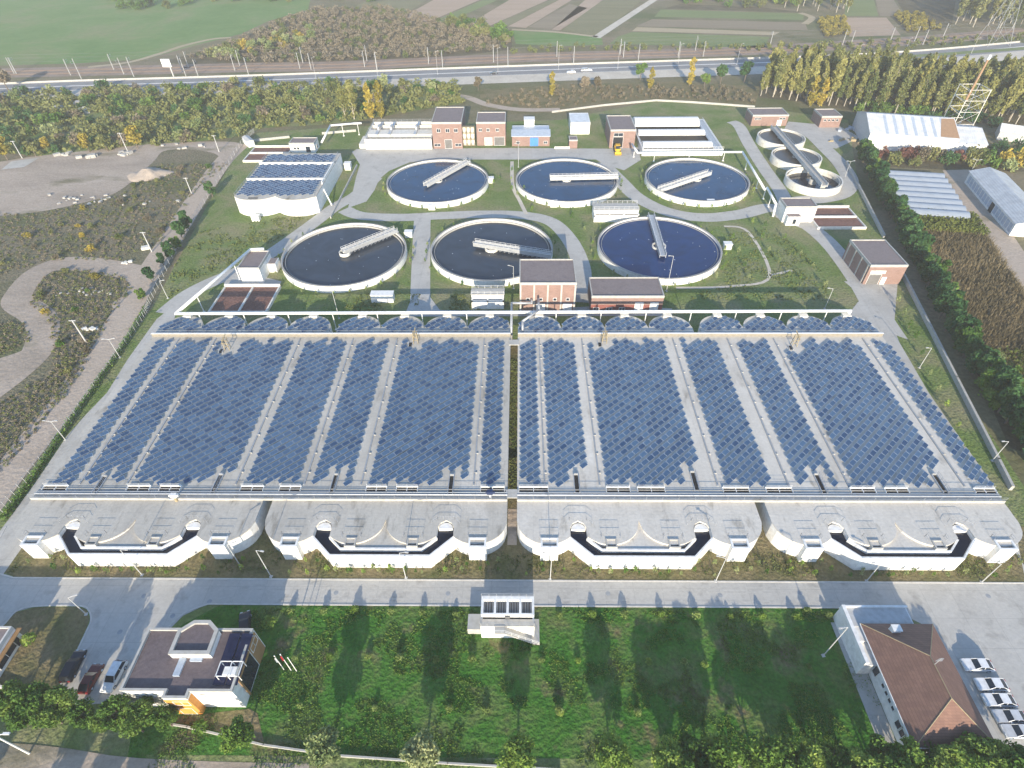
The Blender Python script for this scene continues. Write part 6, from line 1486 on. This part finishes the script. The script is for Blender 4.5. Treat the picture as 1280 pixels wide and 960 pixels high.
for px, k, s, lb in [((10,200),3,1.2,'yellow green tree at the left edge beside the concrete pad'),((45,195),0,.9,'olive tree behind the concrete pad'),((62,190),3,.8,'small yellow tree behind the gravel lot, left of the rubble'),((112,190),3,1.0,'yellow olive tree behind the grey rubble heap'),((135,189),0,1.05,'olive tree left of the utility pole behind the gravel lot'),((173,186),3,1.2,'broad golden tree right of the utility pole behind the gravel lot'),((10,112),4,1.4,'bare brown tree at the left edge before the highway'),((800,100),1,1.1,'dark rounded tree before the highway, left of the slender yellow tree'),((900,105),2,1.2,'dark green tree left of the poplar wood'),((930,103),2,1.3,'broad dark green tree at the left end of the poplar wood'),((880,110),1,.9,'green tree between the yellow poplar and the dark trees'),((730,115),4,1.0,'bare grey tree on the dry plot below the highway, left one'),((745,113),4,.9,'bare grey tree on the dry plot below the highway, right one'),((598,113),4,.9,'bare tree at the roadside above the footpath')]:
    plant(rt[k], G(*px), s, None, lb)
# scrub on the slope beyond the railway: one mass, plus yellow bushes in front
mb = MB(); r_ = random.Random(21); SL = [(240,72),(310,46),(345,28),(395,12),(480,10),(560,26),(630,42),(640,60),(520,73),(330,80)]
SLP = scatter(SL, 640, 4.0, 22); clumps(mb, SLP[::2]+SLP[1::4], r_, 1.6, 3.4, 75, .55, .75)
stuff('scrub', mb, M['f_brown'], 'brown leafless scrub covering the slope beyond the railway', 'scrub')
mb = MB(); clumps(mb, SLP[3::4], r_, 1.4, 3.0, 75, .5, .75); stuff('olive_scrub', mb, M['f_olive'], 'olive scrub mixed into the brown slope beyond the railway', 'scrub')
for k,(x,y) in enumerate(scatter([(252,70),(300,58),(350,45),(390,38),(400,48),(340,70),(270,75)], 32, 4.5, 23)): shrub((x,y), rnd.choice(['f_yellow','f_olive','f_pale']), rnd.uniform(1.3,2.2), 'yellowing bush on the slope beyond the railway', 'yellow bushes beyond the railway')
for k,(x,y) in enumerate(scatter([(560,24),(590,30),(640,40),(650,58),(600,48),(570,38)], 20, 5.5, 24)): shrub((x,y), rnd.choice(['f_green','f_olive']), rnd.uniform(1.5,2.6), 'green bush along the ploughed fields beyond the railway', 'green bushes along the fields')
for k,(x,y) in enumerate(scatter([(150,12),(230,14),(270,2),(420,4),(480,10),(480,-8),(130,-8)], 34, 7, 25)): shrub((x,y), rnd.choice(['f_green','f_dark','f_olive']), rnd.uniform(1.8,3.2), 'dark bush in the far hedgerow above the green meadow', 'far hedgerow bushes')
mb = MB(); clumps(mb, scatter([(640,62),(760,57),(960,58),(1180,50),(1300,40),(1300,48),(1060,66),(900,63),(760,64),(640,68)], 110, 4, 26), random.Random(26), .9, 2.2, 50, .6)
stuff('trackside_scrub', mb, M['f_olive'], 'low scrub along the far side of the railway', 'scrub')
for k,(x,y) in enumerate(scatter([(845,8),(1000,10),(1000,-8),(840,-8)], 24, 8, 27)): shrub((x,y), rnd.choice(['f_green','f_lime','f_olive']), rnd.uniform(1.8,3.0), 'bush in the far tree line beyond the fields', 'far tree line beyond the fields')
for pl, sd in (([(1116,17),(1150,17),(1176,38),(1134,40)],28),([(1022,24),(1054,22),(1062,43),(1030,47)],29)):
    mb = MB(); clumps(mb, scatter(pl, 60, 3.2, sd), random.Random(sd), 1.3, 2.0, 60, .6)
    stuff('orchard', mb, M['f_yellow'], 'orange yellow orchard rows in the far plot by the railway', 'orchard')
mb = MB(); clumps(mb, scatter([(600,130),(640,118),(700,108),(930,110),(945,130),(860,124),(780,124),(690,136)], 150, 3, 30), random.Random(30), .5, 1.7, 40, .5)
stuff('scrub', mb, M['f_brown'], 'scattered low scrub on the dry plot below the highway', 'scrub')
# scrub ground on the left
mb = MB(); r_ = random.Random(41)
LS = [[(-40,270),(60,265),(150,245),(200,205),(285,205),(245,240),(200,305),(150,325),(60,325),(0,345),(-40,360)],[(55,345),(80,335),(150,345),(165,360),(140,395),(100,460),(70,500),(68,440),(60,395),(35,380)],[(-40,400),(30,405),(40,425),(0,445),(-60,480)],[(60,470),(120,420),(100,470),(30,560),(-30,620),(-30,520)]]
for i, pl in enumerate(LS): clumps(mb, scatter(pl, [420,200,70,130][i], 1.6, 42+i), r_, .35, 1.0, 26, .2, .5)
stuff('scrub', mb, M['f_brown'], 'low dry scrub around the dirt tracks on the left', 'scrub')
mb = MB()
for i, pl in enumerate(LS): clumps(mb, scatter(pl, [520,240,110,140][i], 1.4, 52+i), r_, .35, 1.0, 26, .2, .5)
stuff('weeds', mb, M['f_olive'], 'olive weeds around the dirt tracks on the left', 'weeds')
for pl, n, sd in ((LS[0],28,61),(LS[1],10,62)):
    for x,y in scatter(pl, n, 4.5, sd): shrub((x,y), rnd.choice(['f_brown','f_olive','f_olive','f_yellow','f_green']), rnd.uniform(.4,.85), 'small bush in the dry scrub around the dirt tracks', 'small bushes around the dirt tracks')
# --- hedge, cypresses on the left
hp_ = catmull([G(*q) for q in [(186,388),(150,447),(120,490),(82,546),(45,603),(10,652)]], 12)
mb = MB(); r_ = random.Random(71)
for a, b in zip(hp_[:-1],hp_[1:]):
    L = math.hypot(b[0]-a[0],b[1]-a[1])
    for k in range(max(1,int(L/.8))):
        f = k/max(1,int(L/.8)); blob(mb, r_, (a[0]+(b[0]-a[0])*f-.8, a[1]+(b[1]-a[1])*f, 1.7*.4), (.85,.7,.85), 42, .26, .3)
single('hedge', mb, M['f_green'], 'low clipped green hedge along the left perimeter road', 'hedge', (hp_[0][0],hp_[0][1],0))
con = [tree_proto('conifer', 'dark conifer', 'tree', None, crown_round(80+k,2.5,3.6,3.6,14,110,.42), limbs(80+k,6,.2,6,1.4), 'f_dark', 'trunk') for k in range(4)]
con[3] = tree_proto('conifer', 'dark conifer', 'tree', None, crown_round(83,2.5,3.6,3.6,14,110,.42), limbs(83,6,.2,6,1.4), 'f_green', 'trunk')
for k, (px, s) in enumerate([((266,246),.95),((236,286),1.05),((228,298),.95),((222,312),.8),((214,322),.95),((205,332),.7),((190,352),.75),((178,374),.62)]):
    plant(con[k%4], G(*px), s, None, ['dark conifer highest up the left fence line','dark conifer in the left fence clump, upper one','dark conifer in the left fence clump, lower one','small dark conifer below the left fence clump','dark conifer in the lower left fence pair','small dark conifer at the end of the lower left fence pair','olive round conifer at the dirt track junction','smallest olive conifer where the clipped hedge begins'][k])
# --- conifer hedge on the right
line = catmull([G(*q) for q in [(1068,197),(1083,225),(1100,255),(1118,292),(1136,330),(1155,368),(1172,402),(1190,440),(1212,470),(1232,500),(1250,530),(1272,562),(1295,600)]], 14)
acc = 3.0; last = None; n_ = 0; cl = []
for p in line:
    if last is None or math.hypot(p[0]-last[0],p[1]-last[1]) > 2.3: cl.append(p); last = p
for k, p in enumerate(cl):
    plant(con[(k*7+k//3)%4], (p[0]+rnd.uniform(-1.0,1.0)+1.6, p[1]+rnd.uniform(-.6,.6)), rnd.uniform(.95,1.4), None, 'dark green conifer in the dense row along the right perimeter wall')
    if k%5 < 3 and k > len(cl)*.1: plant(con[(k*5)%4], (p[0]+4.0+rnd.uniform(-.8,.8), p[1]+rnd.uniform(-1,1)), rnd.uniform(.8,1.2), None, 'dark green conifer in the dense row along the right perimeter wall')
for o in bpy.data.objects:
    if o.get('label') == 'dark green conifer in the dense row along the right perimeter wall': o['group'] = 'conifers along the right perimeter wall'
for px, mt, s in [((1240,505),'f_lime',1.5),((1255,495),'f_lime',1.3),((1262,520),'f_pale',1.2),((1235,480),'f_lime',1.1),((1275,535),'f_lime',1.2),((1222,462),'f_pale',1.0),((1250,470),'f_olive',1.0),((1270,470),'f_lime',.9),((1245,450),'f_pale',.8)]:
    shrub(G(*px), mt, s, 'bright green bush at the lower end of the crop plot, by the conifer row', 'bright bushes by the conifer row')
# reddish shrubs and trees before the warehouse
for k, (px, mt, s) in enumerate([((1100,200),'f_red',1.5),((1115,205),'f_olive',1.5),((1128,200),'f_red',1.5),((1138,198),'f_red',1.6),((1150,200),'f_brown',1.6),((1162,200),'f_olive',1.7),((1172,203),'f_brown',1.6),((1184,206),'f_dark',1.7),((1196,203),'f_red',1.5),((1208,205),'f_olive',2.0),((1222,206),'f_olive',2.0),((1236,208),'f_green',2.0),((1250,206),'f_yellow',2.1),((1264,206),'f_yellow',2.0),((1278,206),'f_olive',2.0),((1092,207),'f_lime',1.0),((1140,208),'f_olive',1.2),((1245,190),'f_dark',1.6),((1270,192),'f_dark',1.7),((1258,214),'f_pale',1.5)]):
    shrub(G(*px), mt, s, {'f_red':'red brown bush in front of the warehouse','f_olive':'olive bush in front of the warehouse','f_brown':'bare brown bush in front of the warehouse','f_dark':'dark green bush in front of the warehouse','f_green':'green bush at the right end of the warehouse','f_yellow':'golden bush at the end of the long barn','f_lime':'lime green bush at the corner of the polytunnels','f_pale':'pale bush behind the end of the long barn'}[mt], 'mixed bushes between warehouse and polytunnels', sz=1.25)
for x,y in scatter([(1070,141),(1190,151),(1240,160),(1240,152),(1190,143),(1080,134)], 22, 4, 90): shrub((x,y), rnd.choice(['f_dark','f_green']), rnd.uniform(1.2,1.9), 'dark green bush in the row behind the warehouse', 'green bushes behind the warehouse')
# --- crops on the right
mb = MB(); r_ = random.Random(95)
for x,y in scatter([(1131,264),(1215,272),(1240,305),(1290,385),(1330,470),(1300,560),(1240,470),(1205,430),(1168,352)], 4200, .45, 96):
    for _ in range(5): blade(mb, r_, x+r_.gauss(0,.3), y+r_.gauss(0,.3), r_.uniform(.7,1.8), r_.uniform(.05,.16))
stuff('crop', mb, M['f_crop'], 'tall dry crop in the plot right of the conifer row', 'crop')
mb = MB()
for x,y in scatter([(1131,264),(1215,272),(1234,297),(1140,290)], 760, .55, 97):
    for _ in range(9): leaf(mb, r_, (x+r_.gauss(0,.3),y+r_.gauss(0,.3),r_.uniform(.4,2.1)), .42)
for x,y in scatter([(1215,440),(1290,440),(1330,470),(1300,540),(1250,500)], 420, .6, 98):
    for _ in range(9): leaf(mb, r_, (x+r_.gauss(0,.3),y+r_.gauss(0,.3),r_.uniform(.3,1.5)), .4)
stuff('crop', mb, M['f_cropg'], 'green crop strip along the near side of the polytunnels', 'crop')
# --- trees along the bottom
bt = [tree_proto('tree', 'leafy tree', 'tree', None, crown_round(110+k,2.9,4.3,2.5,18,210,.235), limbs(110+k,5.2,.18,8,2.0), ['f_green','f_lime','f_green','f_pale'][k], 'trunk') for k in range(4)]
BL = [((18,877),.95,0),((48,880),1.0,0),((80,884),.95,2),((62,894),.85,0),((106,892),.75,2),((150,893),.9,2),((178,895),.85,0),((166,905),.85,2),((204,898),.72,0),((130,902),.7,0),((-4,884),.9,2),((30,895),.8,0)]
for k,(px,s,m_) in enumerate(BL): plant(bt[m_], G(*px,3.5), s, None, sz=s*1.15, label='dense green round tree in the row before the office, bottom left')
for o in bpy.data.objects:
    if o.get('label','').startswith('dense green round tree in the row'): o['group'] = 'round trees before the office'
for px,s,m_,lb in [((296,922),.95,1,'bright green tree right of the orange entrance bay of the office'),((405,938),1.1,3,'pale green loose tree at the bottom of the lawn, leftmost of the loose ones'),((528,942),1.15,3,'pale green loose tree at the bottom of the lawn, left of centre'),((648,946),1.15,1,'dark rounded tree at the bottom of the lawn, at the centre'),((768,950),1.1,1,'bright green tree at the bottom of the lawn, right of centre')]:
    plant(bt[m_], G(*px,3.5), s, None, lb)
for k in range(16):
    px = (838+k*29, 950+rnd.uniform(-3,5))
    if 905 < px[0] < 945: continue
    plant(bt[[1,0,1,2][k%4]], G(*px,3.5), rnd.uniform(.95,1.2), None, 'bright green tree in the unbroken row along the bottom right')
for k in range(12):
    px = (850+k*38, 975+rnd.uniform(-3,5))
    if 905 < px[0] < 965: continue
    plant(bt[[0,2,1,0][k%4]], G(*px,3.5), rnd.uniform(1.0,1.3), None, 'bright green tree in the unbroken row along the bottom right')
for o in bpy.data.objects:
    if o.get('label','').endswith('unbroken row along the bottom right'): o['group'] = 'trees along the bottom right'
# taller roadside trees just below the picture: their long shadows reach into it
tall = tree_proto('roadside_tree', 'tall roadside tree', 'tree', 'roadside trees below the lawn', crown_round(130,3.6,8.5,5.5,18,120,.45), limbs(130,12,.3,8,2.4), 'f_green', 'trunk')
for x,y,s in [(-118,2,.8),(-108,3,.85),(-98,1,.8),(-91,3,.8),(-84,2,.82),(-77,3,.8),(-65,2,.8),(-59,3,.8),(-54,2,.8),(-130,14,.8),(-122,18,.9),(-112,20,.9)]:
    plant(tall, (x,y), s, None, 'roadside tree standing below the bottom edge of the picture')
# --- saplings and lawn shrubs
def sapling_mesh(seed, H, W, n, mt, s=.2):
    r_ = random.Random(seed); mb = MB(); mb.cyl((0,0,0),(0,0,H*.85),.05,.03,5,1)
    for _ in range(n):
        z = r_.uniform(.3,1); w = W*math.sin(math.pi*min(.98,z*.85+.1)); a = r_.uniform(0,6.28); q = w*math.sqrt(r_.random()); leaf(mb, r_, (q*math.cos(a),q*math.sin(a),H*z), s)
    return mb.mesh('sapling', [M[mt], M['trunk']])
sap = [sapling_mesh(140+k, 2.4, .5, 70, ['f_pale','f_lime','f_green'][k]) for k in range(3)]
dome = [sapling_mesh(150+k, 1.5, .85, 200, ['f_dome','f_dome','f_lime'][k], .2) for k in range(3)]
def small(mesh, loc, s, label, group, cat='sapling', name='sapling'):
    o = link(bpy.data.objects.new(name, mesh)); o.location = (loc[0],loc[1],0); o.rotation_euler.z = rnd.uniform(0,6.28); o.scale = (s,s,s); return tag(o,label,cat,group)
DM = [(364,765),(405,766),(444,764),(489,766),(528,767),(569,769),(699,770),(740,770),(780,770),(826,769),(869,771),(912,772),(952,772),(993,773),(1035,770),(1008,765),(369,824),(413,822),(500,824),(590,826),(630,827),(677,827),(722,827),(810,828),(855,829),(376,883),(469,886),(562,887),(607,889),(699,889),(700,892),(796,892),(880,832),(950,832),(1010,835),(460,822),(545,826)]
for px in DM: small(rnd.choice(dome), G(*px), rnd.uniform(.6,.95), 'small pale domed shrub planted on the front lawn', 'small domed shrubs on the front lawn', 'shrub', 'shrub')
for px,lb in (((338,781),'bright lime shrub by the kerb right of the office'),((40,802),'bright lime shrub on the shaded lawn island'),((253,912),'small lime shrub in front of the office')): small(dome[2], G(*px), 1.4, lb, None, 'shrub', 'shrub')
for i, x0 in enumerate(TX):
    for u in (2.0,4.3,8.2,10.5,14.5,17,19.5,22,24.5,27,29.5,33,36,38,41.5,43.5):
        yy = 53.0 if 13 < u < 32 else (54.6 if 3.5 < u < 8.0 or 37.5 < u < 42 else 55.2)
        if 13 < u < 32 or rnd.random() < .7: small(rnd.choice(sap), (x0+u+rnd.uniform(-.3,.3), yy-rnd.uniform(0,.5)), rnd.uniform(.5,.85), 'slim sapling at the foot of the white tank fronts', 'saplings along the tank fronts')
for x,y in scatter([(-88,52.2),(90,52.2),(90,53.6),(-88,53.6)], 46, 2.6, 160, True): small(rnd.choice(sap), (x,y), rnd.uniform(.5,.9), 'slim sapling on the dry verge beside the front road', 'saplings on the front verge')
for k,(c) in enumerate(CL):
    for a in range(0,360,13):
        r0 = 20.8+rnd.uniform(-.2,.8); x, y = c[0]+r0*math.cos(R(a)), c[1]+r0*math.sin(R(a))
        if k < 3 and 20 < a < 160 and k != 2: continue
        if k >= 3 and 60 < a < 120: continue
        small(rnd.choice(sap), (x,y), rnd.uniform(.6,1.0), 'slim sapling in the ring around a round settling tank', 'saplings around the settling tanks')
for px in [(915,300),(922,318),(930,335),(935,350),(952,300),(960,316),(972,330),(985,345),(1000,350),(905,335),(940,280),(955,285),(980,300),(1000,320),(1015,335),(1030,360),(1120,380),(1128,395),(1135,410),(1142,425),(1150,445),(1160,470),(1170,490),(1180,510),(1195,535),(1205,560),(640,215),(655,240),(625,225),(665,265),(715,275),(730,290)]: small(rnd.choice(sap), G(*px), rnd.uniform(.8,1.25), 'slim sapling on the open lawn inside the plant', 'saplings on the open lawns')
# --- lawn weeds
mb = MB(); r_ = random.Random(170)
def weed_field(P_, n, seed, hmax, ls, thr):
    q = random.Random(seed); x0, x1 = min(p[0] for p in P_), max(p[0] for p in P_); y0, y1 = min(p[1] for p in P_), max(p[1] for p in P_); c = 0
    while c < n:
        x, y = q.uniform(x0,x1), q.uniform(y0,y1); c += 1
        if inpoly(x,y,P_) and noise.noise(Vector((x*.13,y*.13,3.1)))+.5*noise.noise(Vector((x*.4,y*.4,7)))+.12*noise.noise(Vector((x*1.5,y*1.5,1))) > thr:
            for _ in range(3): blade(mb, q, x+q.gauss(0,.18), y+q.gauss(0,.18), q.uniform(.4,1.2)*hmax, ls*q.uniform(.3,.8))
weed_field([(-52,46),(56.5,46),(58,34),(60,24),(-56,22),(-56,34)], 30000, 171, .22, .26, .05)
stuff('weeds', mb, M['f_weed'], 'lush green weeds in patches over the front lawn', 'weeds')
mb = MB()
weed_field([(-95,52.6),(92,52.6),(96,56),(96,57),(-96,57)], 3600, 172, .3, .22, .05)
weed_field([G(*q) for q in [(250,290),(300,280),(350,272),(385,272),(350,298),(300,328),(240,352),(212,372),(212,340)]], 2600, 173, .4, .4, .0)
weed_field([(-50,131),(-29,131),(-29,141),(-50,141)], 500, 174, .35, .3, -.1)
weed_field([(-20,131),(-11,131),(-11,141),(-20,141)], 250, 177, .35, .3, -.1)
weed_field([G(*q) for q in [(912,292),(958,288),(1000,308),(1035,350),(1035,376),(860,374),(905,352)]], 2200, 175, .35, .35, -.1)
weed_field([(-2.2,70),(-.6,70),(-.6,112),(-2.2,112)], 700, 176, .4, .3, -.6)
stuff('grass_tufts', mb, M['f_tuft'], 'rough grass tufts over the verges and lawns inside the plant', 'grass')
# ================================================================= LIGHT, SKY, AIR, CAMERA
SUN_EL = R(17.0)
w = bpy.data.worlds.new('World'); sc.world = w; w.use_nodes = True
nt = w.node_tree; sky = nt.nodes.new('ShaderNodeTexSky'); sky.sky_type = 'NISHITA'; sky.sun_disc = False
sky.sun_elevation = SUN_EL; sky.sun_rotation = math.pi; sky.altitude = 50; sky.air_density = 1.0; sky.dust_density = .45; sky.ozone_density = 3.2
nt.links.new(sky.outputs[0], nt.nodes['Background'].inputs[0]); nt.nodes['Background'].inputs[1].default_value = .15
ld = bpy.data.lights.new('sun', 'SUN'); ld.energy = 4.0; ld.angle = R(.53); ld.color = (1.0, .88, .69)
so = link(bpy.data.objects.new('sun', ld)); so.rotation_euler = (math.pi/2-SUN_EL, 0, 0); so.location = (0,-200,150)
HAZE = True
if HAZE:
    m = bpy.data.materials.new('haze'); m.use_nodes = True; n2 = m.node_tree; n2.nodes.remove(n2.nodes['Principled BSDF'])
    pv = n2.nodes.new('ShaderNodeVolumePrincipled'); pv.inputs['Color'].default_value = (1,.97,.92,1); pv.inputs['Density'].default_value = .0003; pv.inputs['Anisotropy'].default_value = .0
    n2.links.new(pv.outputs[0], n2.nodes['Material Output'].inputs['Volume'])
    mb = MB(); mb.box(-2600,2600,-700,3600,-1.5,100); o = stuff('haze', mb, m, 'thin pale haze in the air over the whole plant', 'haze')
cd = bpy.data.cameras.new('camera'); co = link(bpy.data.objects.new('camera', cd)); sc.camera = co
cd.sensor_fit = 'HORIZONTAL'; cd.sensor_width = 36; cd.lens = 36*FPX/1280; cd.clip_start = .5; cd.clip_end = 6000
mt = Matrix.Identity(4)
for i in range(3): mt[i][0] = RC[i]; mt[i][1] = UC[i]; mt[i][2] = -_F[i]
mt[2][3] = CAMH; co.matrix_world = mt
vs = sc.view_settings; vs.view_transform = 'Standard'; vs.look = 'None'; vs.exposure = 1.1; vs.gamma = 1; vs.use_curve_mapping = False
sc.render.engine = 'CYCLES'; cy_s = sc.cycles; cy_s.max_bounces = 6; cy_s.diffuse_bounces = 3; cy_s.glossy_bounces = 3; cy_s.transmission_bounces = 2; cy_s.volume_bounces = 0; cy_s.use_denoising = True
